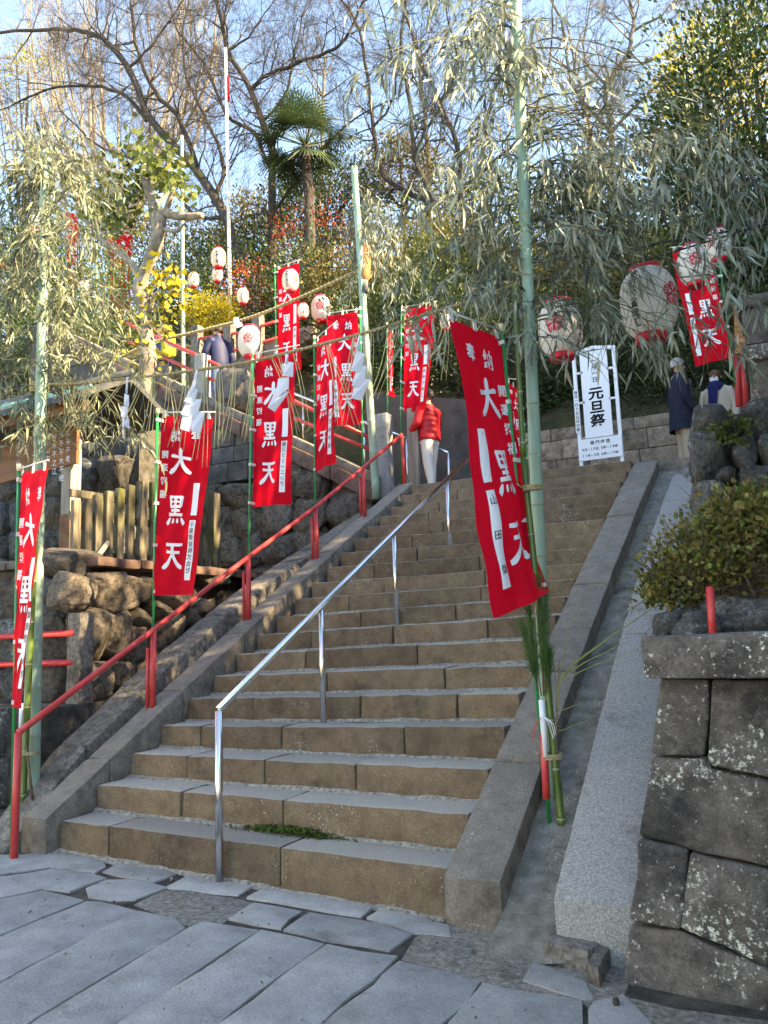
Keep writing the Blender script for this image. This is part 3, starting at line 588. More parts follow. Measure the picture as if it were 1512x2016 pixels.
# boulders in the planter below the azalea
pb = [(1448, 1212, .2, 1.0), (1372, 1236, .15, .8), (1318, 1228, .12, .85), (1345, 1225, .15, 1.0), (1530, 1212, .24, 1.0)]
for i, (px, py, s_, Y) in enumerate(pb):
    o = boulder(None, atY(px, py, Y), s_, s_ * .8, s_ * .62, (0, .1 * i, i), M['boulder_blue'], i + 1, 'boulder')
    tag(o, ['large greenish boulder in the planter right of the short red post', 'dark boulder in the planter left of the short red post', 'blue grey stone at the planter corner above the granite slab', 'flat blue grey stone behind the planter corner stone', 'dark boulder in the planter at the right edge'][i], 'boulder', 'planter boulders')
p = atY(1402, 1240, .62)
rp = thing('red_post', 'short red metal post standing among the boulders under the azalea', 'post', p)
MB().tube([p - Vector((0, 0, .1)), atY(1397, 1155, .62)], .022, 12).build('pole', M['redpaint'], rp, smooth=True)
# stone gate pillar at the right edge, wooden screen behind it
gp = thing('stone_pillar', 'tall dark stone block pillar cut by the right edge above the boulders', 'pillar', (3.9, 3.9, 3.2))
z = 3.1
for i, h in enumerate([.38, .42, .16, .36, .12]):
    ex = 0.04 if i in (2, 4) else 0
    stone('pillar_block', hx(3.60 - ex, 4.4 + ex, 3.7 - ex, 4.5 + ex, z, z + h - .01), M['wallblock'], gp, .03, .008, .2, 5, i + 120); z += h

# ------------------------------------------------------------------ handrails
hr = thing('red_handrail', 'red painted pipe handrail on posts along the left kerb', 'handrail', (-1.55, .07, 0))
PB = [(28, 1680), (301, 1395), (490, 1225), (624, 1103), (718, 1015), (795, 950)]
PT = [(33, 1443), (300, 1240), (491, 1097), (622, 998), (718, 922), (797, 858)]
tops = []
for i in range(6):
    b = atX(*PB[i], -1.55); t = atX(*PT[i], -1.55); t.x = b.x; t.y = b.y
    tops.append(t); MB().tube([b - Vector((0, 0, .06)), t], .028, 14).build('post', M['redpaint'], hr, smooth=True)
    if i in (1, 2, 3, 4): MB().tube([b + Vector((-.05, -.02, 0)), b + Vector((-.05, -.02, .55))], .017, 10).build('sleeve', M['redpaint'], hr, smooth=True)
MB().tube(tops, .026, 14).build('rail', M['redpaint'], hr, smooth=True)
sr = thing('steel_handrail', 'polished stainless steel handrail running up the middle of the steps', 'handrail', (.16, .3, 0))
SB = [(432, 1730), (637, 1418), (782, 1225), (887, 1095)]; ST = [(430, 1397), (633, 1197), (778, 1045), (880, 945)]
tp = []
for i in range(4):
    b = atX(*SB[i], .16); t = atX(*ST[i], .16); t.y = b.y
    tp.append(t); MB().tube([b - Vector((0, 0, .05)), t - Vector((0, 0, .01))], .027 if i == 0 else .024, 20).build('post', M['steel'], sr, smooth=True)
e = tp[3] + (tp[3] - tp[1]) * .62
a0 = tp[0]; MB().tube([a0, a0 * .5 + e * .5 + Vector((0, 0, -.0)), e], .027, 20).build('rail', M['steel'], sr, smooth=True)
MB().tube([e, e - Vector((0, 0, .95))], .024, 16).build('post', M['steel'], sr, smooth=True)
wr = thing('steel_handrail', 'short bent stainless handrail on the landing beside the red jacket', 'handrail', (-.9, 8.0, 3.76))
q = [atY(800, 862, 7.9), atY(850, 880, 7.9), atY(882, 891, 7.7)]
MB().tube(q, .022, 12).build('rail', M['steel'], wr, smooth=True)
MB().tube([q[2], (q[2].x, q[2].y, 3.75)], .022, 12).build('post', M['steel'], wr, smooth=True)
MB().tube([q[0], (q[0].x, q[0].y, 3.75)], .022, 12).build('post', M['steel'], wr, smooth=True)

# ------------------------------------------------------------------ left terraces and walls
tag(MB().hexa([(-14, .62, -.5), (-2.25, .62, -.5), (-2.25, 3, -.5), (-14, 3, -.5), (-14, .75, .98), (-2.25, .75, .98), (-2.25, 3, .98), (-14, 3, .98)]).build('terrace', M['soil']), kind='structure')
tag(MB().hexa([(-14, 1.55, .5), (-2.55, 1.55, .5), (-2.55, 7.2, .5), (-14, 7.2, .5), (-14, 1.65, 2.33), (-2.62, 1.65, 2.33), (-2.62, 7.2, 2.33), (-14, 7.2, 2.33)]).build('terrace', M['soil']), kind='structure')
rg = random.Random(21)
lw = thing('boulder_wall', 'retaining wall of rounded tan and brown boulders beside the left kerb', 'wall', (-2.4, 2, 1))
# traced large stones on the stair side
TB = [(428, 260, 430, 470), (440, 640, 590, 800), (330, 440, 610, 790), (640, 730, 640, 760), (600, 720, 780, 880), (720, 800, 750, 830), (760, 865, 800, 980),
      (580, 720, 875, 1030), (500, 590, 790, 1010), (410, 530, 800, 1030), (535, 620, 1035, 1160), (410, 525, 1035, 1240), (620, 760, 1000, 1110), (860, 960, 780, 900), (800, 900, 700, 800), (930, 1000, 740, 830)]
for i, (a, b, c, d) in enumerate(TB[1:]):
    s_ = 2.458; p0 = atX(a / s_, 880 + c / s_, -2.42); p1 = atX(b / s_, 880 + d / s_, -2.42)
    boulder(lw, ((p0 + p1) / 2) + Vector((-.12, 0, 0)), .29, abs(p1.y - p0.y) * .6, abs(p1.z - p0.z) * .6, (random.Random(i).uniform(-.25, .25), 0, 0), M['boulder_tan'], i)
boulder_wall(lw, (-2.5, 3.4, 1.2), (0, 1, 0), (0, .12, 1), (1, 0, 0), 3.6, 1.15, .42, [M['boulder_tan'], M['boulder']], rg, skip=lambda a, b: b + 1.2 < .5 + .545 * (a + 2.9))
lf = thing('boulder_wall', 'dark wall of blue grey boulders behind the leftmost red banner', 'wall', (-5, 1.6, 1))
boulder_wall(lf, (-9.0, 1.60, .95), (1, 0, 0), (0, .06, 1), (0, -1, 0), 6.3, 1.45, .44, [M['boulder'], M['boulder_blue'], M['boulder_blue']], rg)
lf2 = thing('boulder_wall', 'dark mossy boulder wall in shade behind the notice board', 'wall', (-7, 4.6, 2.3))
boulder_wall(lf2, (-13, 4.6, 2.2), (1, 0, 0), (0, .1, 1), (0, -1, 0), 8.2, 2.6, .5, [M['boulder'], M['boulder_blue']], rg)
MB().box((-9, 5.3, 3.3), 8.4, 1.2, 3.0).build('core', M['soil'], lf2)
cs = thing('coping_stone', 'flat stone ledge capping the tan boulder wall under the picket fence', 'stone', (-2.6, 2, 2.3))
y = 1.62
for i in range(7):
    y2 = y + rg.uniform(.6, .9); stone('coping_slab', hx(-2.78, -2.38, y + .005, y2 - .005, 2.30, 2.40), M['redstone'], cs, .03, .012, .2, 5, i + 200); y = y2
x = -2.78
cs2 = thing('coping_stone', 'flat stone ledge capping the blue grey boulder wall at the left edge', 'stone', (-5, 1.6, 2.3))
for i in range(8):
    x2 = x - rg.uniform(.6, .9); stone('coping_slab', hx(x2 + .005, x - .005, 1.42, 1.85, 2.32, 2.415), M['darkblock'], cs2, .03, .012, .3, 5, i + 220); x = x2
lb = thing('low_block_wall', 'low dark stone block wall behind the foot of the leftmost bamboo pole', 'wall', (-4, .6, 0))
for r_ in range(3):
    x = -2.3 - .1 * r_
    while x > -6.5:
        x2 = x - rg.uniform(.35, .7); stone('wall_block', hx(x2 + .006, x - .006, .42 + .03 * r_, .8, -.25 + .42 * r_, -.25 + .42 * (r_ + 1) - .008), M['wallblock'], lb, .03, .012, .25, 5, int(r_ * 31 - x * 9)); x = x2
# granite post with red pipes running left
gpst = atX(146, 1382, -2.38)
gr = thing('pipe_fence', 'granite post with two red pipes running to the left edge', 'fence', gpst)
b0 = gpst; stone('granite_post', hx(b0.x - .085, b0.x + .085, b0.y - .03, b0.y + .15, b0.z - .25, atX(146, 1206, -2.38).z), M['granite_old'], gr, .02, .008, .12, 6, 300)
for py in (1247, 1305):
    a = atX(120, py, -2.5); MB().tube([a + Vector((.12, 0.05, 0)), a + Vector((-4.5, 0.05, -.02))], .032, 12).build('pipe', M['redpaint'], gr, smooth=True)

# picket fence (each picket a piece)
pf = thing('picket_fence', 'weathered wooden picket fence behind the second and third red banners', 'fence', (-3.2, 3.2, 2.33))
PX = [(150, 985), (172, 983), (193, 975), (214, 967), (236, 962), (257, 955), (280, 948), (302, 950), (324, 952), (346, 955), (368, 958), (392, 962), (408, 967), (424, 971)]
for i, (px, py) in enumerate(PX):
    t = atX(px, py, -3.2); wd = .1 if i not in (6, 13) else .135
    stone('picket', hx(t.x - .03, t.x + .03, t.y - wd / 2, t.y + wd / 2, 2.34, t.z), M['wood_old'], pf, .008, .004, .5, 6, i + 340)
ya, yb = atX(145, 985, -3.2).y, atX(430, 970, -3.2).y
for z in (2.52, 2.95, 3.2):
    MB().beam((-3.255, ya, z), (-3.255, yb, z + .08), .045, .085).build('rail', M['wood_old'], pf)
MB().tube([atX(165, 1130, -3.0), atX(213, 1068, -3.1)], [.035, .03], 8).build('broken_stick', M['wood_grey'], pf, smooth=True)

# ------------------------------------------------------------------ wall of the second flight (facing the camera) and the flight itself
w2 = thing('flight_wall', 'dark stone wall of blocks over boulders below the upper flight of stairs', 'wall', (-4, 6.9, 2.3))
rg = random.Random(31)
boulder_wall(w2, (-6.6, 6.75, 2.3), (1, 0, 0), (0, .05, 1), (0, -1, 0), 4.75, 2.25, .55, [M['boulder_tan'], M['boulder'], M['boulder']], rg, skip=lambda a, b: b > 2.0 - max(0, (a - 2.5)) * .30)
def cop(x): return 4.02 + 0.55 * (-1.9 - x)            # top of the sloping coping
z = 4.25
for r_ in range(10):
    h = rg.uniform(.27, .36); x = -9.5 + rg.uniform(0, .4)
    while x < -2.3:
        x2 = x + rg.uniform(.32, .62)
        if z + h < cop(x2) - .12: stone('wall_block', hx(x + .005, x2 - .005, 6.78 + rg.uniform(-.015, .015), 7.1, z + .004, z + h - .004), M['darkblock'], w2, .016, .006, .3, 5, r_ * 40 + int(x * 10))
        elif z < cop(x2) - .2 and z + .08 < cop(x) - .2:
            stone('wall_block', [(x + .005, 6.8, z), (x2 - .005, 6.8, z), (x2 - .005, 7.1, z), (x + .005, 7.1, z), (x + .005, 6.8, cop(x) - .18), (x2 - .005, 6.8, max(z + .03, cop(x2) - .18)), (x2 - .005, 7.1, max(z + .03, cop(x2) - .18)), (x + .005, 7.1, cop(x) - .18)], M['darkblock'], w2, .016, .006, .3, 5, r_ * 40 + int(x * 10))
        x = x2
    z += h
x = -1.86
for i in range(9):
    x2 = x - rg.uniform(.75, 1.1)
    stone('coping_slab', [(x2 + .006, 6.66, cop(x2) - .42), (x - .006, 6.66, cop(x) - .42), (x - .006, 7.14, cop(x) - .42), (x2 + .006, 7.14, cop(x2) - .42), (x2 + .006, 6.66, cop(x2) - .15), (x - .006, 6.66, cop(x) - .15), (x - .006, 7.14, cop(x) - .15), (x2 + .006, 7.14, cop(x2) - .15)], M['redstone'], w2, .02, .01, .3, 5, 400 + i)
    stone('coping_slab', [(x2 + .006, 6.72, cop(x2) - .145), (x - .006, 6.72, cop(x) - .145), (x - .006, 7.14, cop(x) - .145), (x2 + .006, 7.14, cop(x2) - .145), (x2 + .006, 6.72, cop(x2) + .02), (x - .006, 6.72, cop(x) + .02), (x - .006, 7.14, cop(x) + .02), (x2 + .006, 7.14, cop(x2) + .02)], M['kerb'], w2, .02, .008, .3, 5, 420 + i)
    x = x2
MB().hexa([(-10, 6.95, 2), (-1.9, 6.95, 2), (-1.9, 9.2, 2), (-10, 9.2, 2), (-10, 6.95, cop(-10) - .3), (-1.9, 6.95, 3.75), (-1.9, 9.2, 3.75), (-10, 9.2, cop(-10) - .3)]).build('core', M['darkblock'], w2)
f2 = thing('stone_stairs', 'upper flight of stone steps climbing to the left behind the banners', 'stairs', (-2, 8, 3.76))
for k in range(24):
    x1_ = -1.95 - k * .345; z1 = 3.76 + (k + 1) * .19
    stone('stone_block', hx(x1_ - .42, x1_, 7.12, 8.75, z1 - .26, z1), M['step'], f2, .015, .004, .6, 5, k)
r2_ = thing('red_handrail', 'two red pipes with a steel rail above them along the upper flight', 'handrail', (-3, 7.2, 4))
A = [(770, 882), (578, 789), (450, 742), (395, 716), (320, 678)]
def up2(px, py): return atY(px, py, 7.02)
MB().tube([atY(745, 870, 7.02), atY(578, 789, 7.02), atY(395, 703, 7.02), atY(250, 636, 7.02)], .032, 10).build('rail', M['redpaint'], r2_, smooth=True)
MB().tube([atY(765, 900, 7.02), atY(578, 822, 7.02), atY(395, 737, 7.02), atY(250, 670, 7.02)], .032, 10).build('rail', M['redpaint'], r2_, smooth=True)
MB().tube([atY(800, 862, 7.2), atY(740, 840, 7.2), atY(580, 775, 7.2), atY(330, 678, 7.2)], .022, 10).build('steel_rail', M['steel'], r2_, smooth=True)
for px in (596, 480, 716):
    t = (px - 580) / 160; a = atY(px, 775 + 65 * t, 7.2); MB().tube([a, a - Vector((0, 0, 1.0))], .02, 10).build('steel_post', M['steel'], r2_, smooth=True)
for px, p0, p1, lab in ((760, 815, 960, 'speckled granite post at the landing corner behind the pale bamboo'), (399, 700, 800, 'granite post at the turn of the upper flight under the navy jacket')):
    b = atY(px, p1, 7.0 if px > 700 else 6.98); t = atY(px, p0, 7.0)
    g = thing('granite_post', lab, 'post', b)
    stone('post_shaft', hx(b.x - .11, b.x + .11, b.y - .11, b.y + .11, b.z - .2, t.z), M['granite'], g, .03, .01, .15, 7, px)
dk = boulder(None, atY(462, 770, 6.9), .42, .3, .42, (0, .3, 0), M['darkblock'], 3, 'carved_stone')
tag(dk, 'dark carved stone mound on the wall corner below the navy jacket', 'stone')

# third flight and rails on the slope behind
r3 = thing('red_handrail', 'two red pipes between posts rising to the right behind the navy jacket', 'handrail', (-6, 10, 7))
for dy in (0, 33):
    MB().tube([atY(385, 668 + dy, 9.6), atY(470, 655 + dy, 9.6), atY(560, 628 + dy, 9.6)], .035, 8).build('rail', M['redpaint'], r3, smooth=True)
for px, py in ((388, 645), (452, 640), (508, 622)):
    a = atY(px, py, 9.65); MB().box(a - Vector((0, 0, .6)), .2, .2, 1.25).build('post', M['granite_old'], r3)
f3 = thing('stone_stairs', 'pale upper steps on the slope right of the navy jacket', 'stairs', (-5.5, 10, 7))
for k in range(9):
    a = atY(440 + k * 16, 735 - k * 9, 10.0); stone('stone_block', hx(a.x, a.x + .8, 9.7, 11.2, a.z - .3, a.z), M['granite_old'], f3, .02, .004, .8, 5, k + 500)

# ------------------------------------------------------------------ landing walls
lwl = thing('block_wall', 'tan grey block wall with coping behind the white sign on the landing', 'wall', (1.5, 9.1, 3.76))
rg = random.Random(41)
for r_ in range(4):
    x = -.35 + rg.uniform(0, .3); z0 = 3.7 + .335 * r_; h = .33 if r_ < 3 else .2
    while x < 5.5:
        x2 = x + rg.uniform(.55, .85); stone('wall_block', hx(x + .004, x2 - .004, 9.02 + rg.uniform(-.012, .012), 9.35, z0, z0 + h), M['wallgrey'], lwl, .018, .006, .3, 5, r_ * 30 + int(x * 9)); x = x2
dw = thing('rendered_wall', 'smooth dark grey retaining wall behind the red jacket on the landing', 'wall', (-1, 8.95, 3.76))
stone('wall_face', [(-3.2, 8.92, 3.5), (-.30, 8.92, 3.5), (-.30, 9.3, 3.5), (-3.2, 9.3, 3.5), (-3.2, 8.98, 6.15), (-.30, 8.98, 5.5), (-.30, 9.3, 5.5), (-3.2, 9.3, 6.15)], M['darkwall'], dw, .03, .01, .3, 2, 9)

# ------------------------------------------------------------------ wooden screen, right
ws = thing('lattice_screen', 'orange wooden slatted screen behind the red banner at the right edge', 'screen', atY(1480, 690, 6.3))
for i in range(9):
    a = atY(1446, 608 + i * 10.5, 6.3); b = atY(1580, 598 + i * 11, 6.3); MB().beam(a, b, .05, .062).build('slat', M['wood_orange'], ws)
for px in (1448, 1486, 1530): MB().beam(atY(px, 600, 6.36), atY(px + 8, 705, 6.36), .06, .07, (0, 1, 0)).build('frame', M['wood_red'], ws)

# ------------------------------------------------------------------ hillside
def hill(x, y):
    x = np.asarray(x, float); y = np.asarray(y, float)
    b = 5.0 + np.clip((-.3 - x) / 3, 0, 1) * 1.0 + np.clip((-3.5 - x) / 4, 0, 1) * 1.0
    h = b + np.clip(y - 9.35, 0, None) * 0.88
    h = np.where(h > 12.5, 12.5 + (h - 12.5) * 0.3, h)
    hl = 2.3 + np.clip(y - 3.2, 0, None) * 0.85 + np.clip(-9 - x, 0, 30) * 0.12
    hl = np.where(hl > 11.5, 11.5 + (hl - 11.5) * 0.3, hl)
    h = np.where(y < 9.34, np.where(x < -9.4, hl, -1.2), np.where(x < -9.4, np.maximum(hl, h * .8), h))
    return h
gx = np.concatenate([np.linspace(-70, -12, 30), np.linspace(-11, 9, 41), np.linspace(10, 60, 26)]); gy = np.concatenate([np.linspace(3, 9.3, 14), np.linspace(9.35, 24, 40), np.linspace(25, 120, 25)])
GX, GY = np.meshgrid(gx, gy); GZ = hill(GX, GY)
rs = np.random.default_rng(1); GZ += np.where(GY > 9.4, rs.normal(0, .12, GZ.shape), 0)
nx, ny = len(gx), len(gy); idx = np.arange(nx * ny).reshape(ny, nx)
Fq = np.stack([idx[:-1, :-1], idx[:-1, 1:], idx[1:, 1:], idx[1:, :-1]], -1).reshape(-1, 4)
tag(mesh_np('hillside', np.stack([GX, GY, GZ], -1).reshape(-1, 3), Fq, M['hill'], smooth=True), kind='structure')
# terrace on the right, out of the frame, that carries the added shade building
tag(MB().hexa([(4.2, .3, -1), (30, .3, -1), (30, 30, -1), (4.2, 30, -1), (4.3, 2.7, 3.15), (30, 2.7, 3.15), (30, 30, 3.15), (4.3, 30, 3.15)]).build('terrace', M['hill']), kind='structure')

# ------------------------------------------------------------------ foliage helpers
def leaf_quads(pos, dirs, size, rs, wide=0.45, jit=0.35):
    n = len(pos); d = dirs / (np.linalg.norm(dirs, axis=1, keepdims=True) + 1e-9)
    t = rs.normal(size=(n, 3)); s = np.cross(d, t); s /= (np.linalg.norm(s, axis=1, keepdims=True) + 1e-9)
    L = (size * (1 + jit * rs.uniform(-1, 1, n)))[:, None]
    m = pos + d * L * 0.5
    V = np.stack([pos, m + s * L * wide * .5, pos + d * L, m - s * L * wide * .5], 1).reshape(-1, 3)
    return V, np.arange(4 * n).reshape(n, 4)
def cloud(rs, c, r, n, clumps=40, spread=0.28, shell=0.55, flat=0.0):
    """n leaf positions in clumps spread through an ellipsoid"""
    u = rs.normal(size=(clumps, 3)); u /= np.linalg.norm(u, axis=1, keepdims=True)
    cc = u * (shell + (1 - shell) * rs.uniform(0, 1, (clumps, 1)) ** .6)
    k = rs.integers(0, clumps, n); sz = rs.uniform(.6, 1.3, clumps)[k][:, None]
    off = rs.normal(size=(n, 3)) * spread * sz
    p = cc[k] + off; p[:, 2] = np.maximum(p[:, 2], -0.95)
    d = off + cc[k] * .5 + np.array([0, 0, .25 - flat]) * 1.0 + rs.normal(size=(n, 3)) * .25
    return np.array(c) + p * np.array(r), d
def tube_np(P0, P1, R0, R1, k):
    P0 = np.asarray(P0, float); P1 = np.asarray(P1, float); R0 = np.asarray(R0, float); R1 = np.asarray(R1, float)
    t = P1 - P0; t /= (np.linalg.norm(t, axis=1, keepdims=True) + 1e-9)
    a = np.where(np.abs(t[:, 2:3]) < .9, np.array([[0, 0, 1.]]), np.array([[1., 0, 0]])); u = np.cross(t, a); u /= np.linalg.norm(u, axis=1, keepdims=True); v = np.cross(t, u)
    an = 2 * np.pi * np.arange(k) / k; cs = np.cos(an)[None, :, None]; sn = np.sin(an)[None, :, None]
    ring = u[:, None] * cs + v[:, None] * sn
    V = np.concatenate([P0[:, None] + ring * R0[:, None, None], P1[:, None] + ring * R1[:, None, None]], 1).reshape(-1, 3)
    n = len(P0); j = np.arange(k); q = np.stack([j, (j + 1) % k, k + (j + 1) % k, k + j], -1)
    F = (np.arange(n)[:, None, None] * 2 * k + q[None]).reshape(-1, 4)
    return V, F
class Wood:
    def __init__(s): s.S = []
    def seg(s, a, b, ra, rb): s.S.append((tuple(a), tuple(b), ra, rb))
    def limb(s, pts, r0, r1):
        n = len(pts)
        for i in range(n - 1):
            s.seg(pts[i], pts[i + 1], r0 + (r1 - r0) * i / (n - 1), r0 + (r1 - r0) * (i + 1) / (n - 1))
    def build(s, parent, m, thick_name='trunk', thin_name='branches', cut=0.03):
        for nm, sel, k in ((thick_name, [q for q in s.S if q[2] >= cut], 9), (thin_name, [q for q in s.S if q[2] < cut], 3)):
            if not sel: continue
            V, F = tube_np([q[0] for q in sel], [q[1] for q in sel], [q[2] for q in sel], [q[3] for q in sel], k)
            o = mesh_np(nm, V, F, m, parent, smooth=True)
            if nm == thin_name: o['kind'] = 'stuff'
def smooth_path(P, n=4, rg=None, jit=0.0):
    P = [Vector(p) for p in P]; out = []
    for i in range(len(P) - 1):
        p0, p1, p2, p3 = P[max(i - 1, 0)], P[i], P[i + 1], P[min(i + 2, len(P) - 1)]
        for j in range(n):
            t = j / n; q = 0.5 * ((2 * p1) + (p2 - p0) * t + (2 * p0 - 5 * p1 + 4 * p2 - p3) * t * t + (3 * p1 - p0 - 3 * p2 + p3) * t ** 3)
            if rg and jit: q = q + Vector((rg.uniform(-jit, jit), rg.uniform(-jit, jit), rg.uniform(-jit, jit)))
            out.append(q)
    out.append(P[-1]); return out
def twigs(wd, p, d, L, r, lvl, rg, up=0.12, wig=0.28, spread=0.75, kids=3, ends=None, nseg=4):
    d = d.normalized(); n = nseg; pts = [p]
    for i in range(n):
        d = (d + Vector((rg.gauss(0, wig), rg.gauss(0, wig), rg.gauss(0, wig) + up)) * 0.6).normalized()
        p = p + d * (L / n); pts.append(p)
        rr = r * (1 - .7 * (i + 1) / n); wd.seg(pts[-2], p, r * (1 - .7 * i / n), rr)
        if lvl > 0 and i > 0:
            for _ in range(kids if i > 1 else max(1, kids - 1)):
                if rg.random() < .62:
                    a = Vector((rg.gauss(0, 1), rg.gauss(0, 1), rg.gauss(0, 1))); a = (a - d * a.dot(d)).normalized()
                    twigs(wd, p, d + a * spread * rg.uniform(.6, 1.2), L * rg.uniform(.45, .72), max(rr * .75, .0035), lvl - 1, rg, up, wig, spread, kids, ends, nseg)
    if ends is not None and lvl == 0: ends.append((p, d))

def traced_tree(name, label, limbs, Y, seed, m, lvl=3, L=1.2, dens=1.0, group=None, base_down=2.5, up=.1, kids=3, rr=1.0, leaf=None):
    """limbs: list of (pixel points, start width px, end width px); the tree stands round the plane Y"""
    rg = random.Random(seed); wd = Wood(); first = atY(*limbs[0][0][0], Y)
    t = thing(name, label, 'tree', first - Vector((0, 0, base_down)), group); ends = []
    for i, (pp, w0, w1) in enumerate(limbs):
        sw = rg.uniform(-.28, .28) if i else 0
        P = [atY(x, y, Y + sw * j * .8) for j, (x, y) in enumerate(pp)]
        if i == 0: P = [P[0] - Vector((0, 0, base_down))] + P
        S = smooth_path(P, 4, rg, .035); sc = depth(P[-1]) / FPX * .5 * rr
        wd.limb(S, w0 * sc, w1 * sc); n = len(S)
        for j in range(3 if i else 8, n):
            f = j / n; r_ = (w0 + (w1 - w0) * f) * sc
            for _ in range(2):
                if rg.random() < .55 * dens:
                    d = (S[min(j + 1, n - 1)] - S[max(j - 1, 0)]).normalized(); a = Vector((rg.gauss(0, 1), rg.gauss(0, 1) * .8, rg.gauss(0, 1))); a = (a - d * a.dot(d)).normalized()
                    twigs(wd, S[j], d * .6 + a * .9, L * rg.uniform(.5, 1.15), max(.009, min(r_ * .5, .03)), lvl - 1, rg, up, kids=kids, ends=ends)
        d = (S[-1] - S[-3]).normalized(); twigs(wd, S[-1], d, L, max(.008, w1 * sc), lvl - 1, rg, up, kids=kids, ends=ends)
    wd.build(t, m)
    return t, ends

# ------------------------------------------------------------------ bare trees
traced_tree('cherry_tree', 'dark bare cherry tree rising left of the palm with a fork near the top', [
    ([(537, 520), (537, 425), (535, 300), (515, 240), (495, 180), (450, 100), (435, 40), (415, -60)], 17, 6),
    ([(495, 178), (530, 145), (600, 120), (660, 95), (695, 50), (730, -30)], 9, 4),
    ([(530, 330), (500, 260), (445, 225), (400, 120), (350, 60), (330, -20)], 8, 3),
    ([(515, 240), (560, 190), (580, 100), (600, 20)], 6, 3),
    ([(537, 430), (600, 330), (680, 250), (760, 200)], 7, 3),
    ([(450, 100), (500, 60), (540, 0)], 5, 2)], 13.0, 1, M['bark'], lvl=4, L=1.4, dens=1.25)
traced_tree('cherry_tree', 'dark bare cherry tree leaning far to the left over the upper flight', [
    ([(500, 560), (470, 500), (440, 425), (390, 340), (300, 240), (250, 130), (200, 75), (160, 60), (95, 60), (-20, 66)], 20, 5),
    ([(390, 330), (350, 230), (305, 180), (272, 100), (260, 30), (255, -40)], 10, 4),
    ([(290, 235), (240, 185), (185, 170), (90, 175), (20, 210)], 8, 3),
    ([(420, 400), (440, 330), (410, 240), (370, 160), (360, 60), (380, -30)], 8, 3),
    ([(252, 135), (300, 90), (360, 0)], 6, 3), ([(440, 430), (380, 420), (300, 330), (200, 290), (120, 220)], 7, 3), ([(200, 75), (190, 20), (200, -40)], 4, 2)], 12.2, 2, M['bark'], lvl=4, L=1.45, dens=1.25)
traced_tree('bare_tree', 'slender dark bare tree between the palm and the tall right bamboo', [
    ([(880, 520), (871, 475), (856, 400), (816, 310), (806, 200), (790, 100), (800, -20)], 15, 5),
    ([(856, 400), (760, 350), (735, 250), (725, 150), (700, 40), (645, -30)], 10, 4),
    ([(816, 310), (860, 220), (900, 120), (930, 0)], 7, 3), ([(735, 250), (780, 180), (760, 60), (740, -20)], 5, 2)], 14, 3, M['bark'], lvl=4, L=1.1)
traced_tree('bare_tree', 'dark bare tree just left of the tall right bamboo pole', [
    ([(950, 520), (941, 480), (901, 380), (906, 310), (866, 200), (821, 100), (790, 0)], 16, 5),
    ([(906, 310), (960, 230), (985, 120), (990, 10)], 8, 3), ([(866, 200), (900, 130), (880, 30)], 6, 3), ([(901, 380), (960, 330), (1040, 250), (1080, 120), (1090, 0)], 8, 3)], 15, 4, M['bark'], lvl=4, L=1.2)
traced_tree('bare_tree', 'grey bare tree with a bent trunk right of the tall bamboo pole', [
    ([(1205, 420), (1203, 330), (1201, 255), (1196, 175), (1236, 100), (1246, 40), (1236, -30)], 15, 6),
    ([(1201, 255), (1150, 200), (1121, 150), (1110, 60), (1080, -20)], 9, 4),
    ([(1100, 420), (1116, 385), (1206, 260), (1296, 165), (1356, 100), (1390, -10)], 9, 4),
    ([(1246, 60), (1300, 30), (1340, -20)], 6, 3), ([(1196, 175), (1150, 110), (1160, 20)], 6, 3), ([(1296, 165), (1330, 180), (1420, 90), (1512, 60)], 6, 2), ([(1236, 100), (1280, 120), (1400, 30), (1450, -20)], 5, 2)], 16, 5, M['bark_grey'], lvl=4, L=1.3)
# tall fastigiate tree, upper left
rg = random.Random(77); wd = Wood(); P0 = atY(235, 470, 19); P0.z = 10.5
ft = thing('broom_tree', 'large pale bare tree with hundreds of upright twigs at the upper left', 'tree', P0)
Y0 = P0.y
for i in range(46):
    tx = rg.uniform(-60, 470); ty = rg.uniform(-60, 90); dy = rg.gauss(0, 1.6)
    b = atY(235 + rg.gauss(0, 28), rg.uniform(300, 520), Y0 + rg.gauss(0, .4)); e = atY(tx, ty, Y0 + dy)
    mid = b * .5 + e * .5 + Vector(((e.x - b.x) * .22, 0, (b.z - e.z) * .12))
    S = smooth_path([b, mid, e], 6, rg, .06); r0 = rg.uniform(.045, .10); wd.limb(S, r0, .02)
    for j in range(2, len(S)):
        for _ in range(2):
            d = (S[min(j + 1, len(S) - 1)] - S[j - 1]).normalized(); a = Vector((rg.gauss(0, 1), rg.gauss(0, 1), rg.gauss(0, .5))); a = (a - d * a.dot(d)).normalized()
            twigs(wd, S[j], d * .9 + a * .55, rg.uniform(.8, 1.7), rg.uniform(.012, .02), 2, rg, .12, wig=.32, kids=2)
for i in range(5): wd.limb([P0 + Vector((rg.gauss(0, .3), rg.gauss(0, .3), -1)), atY(235 + rg.gauss(0, 30), 400, Y0)], .22, .1)
wd.build(ft, M['bark_tan'], cut=.04)
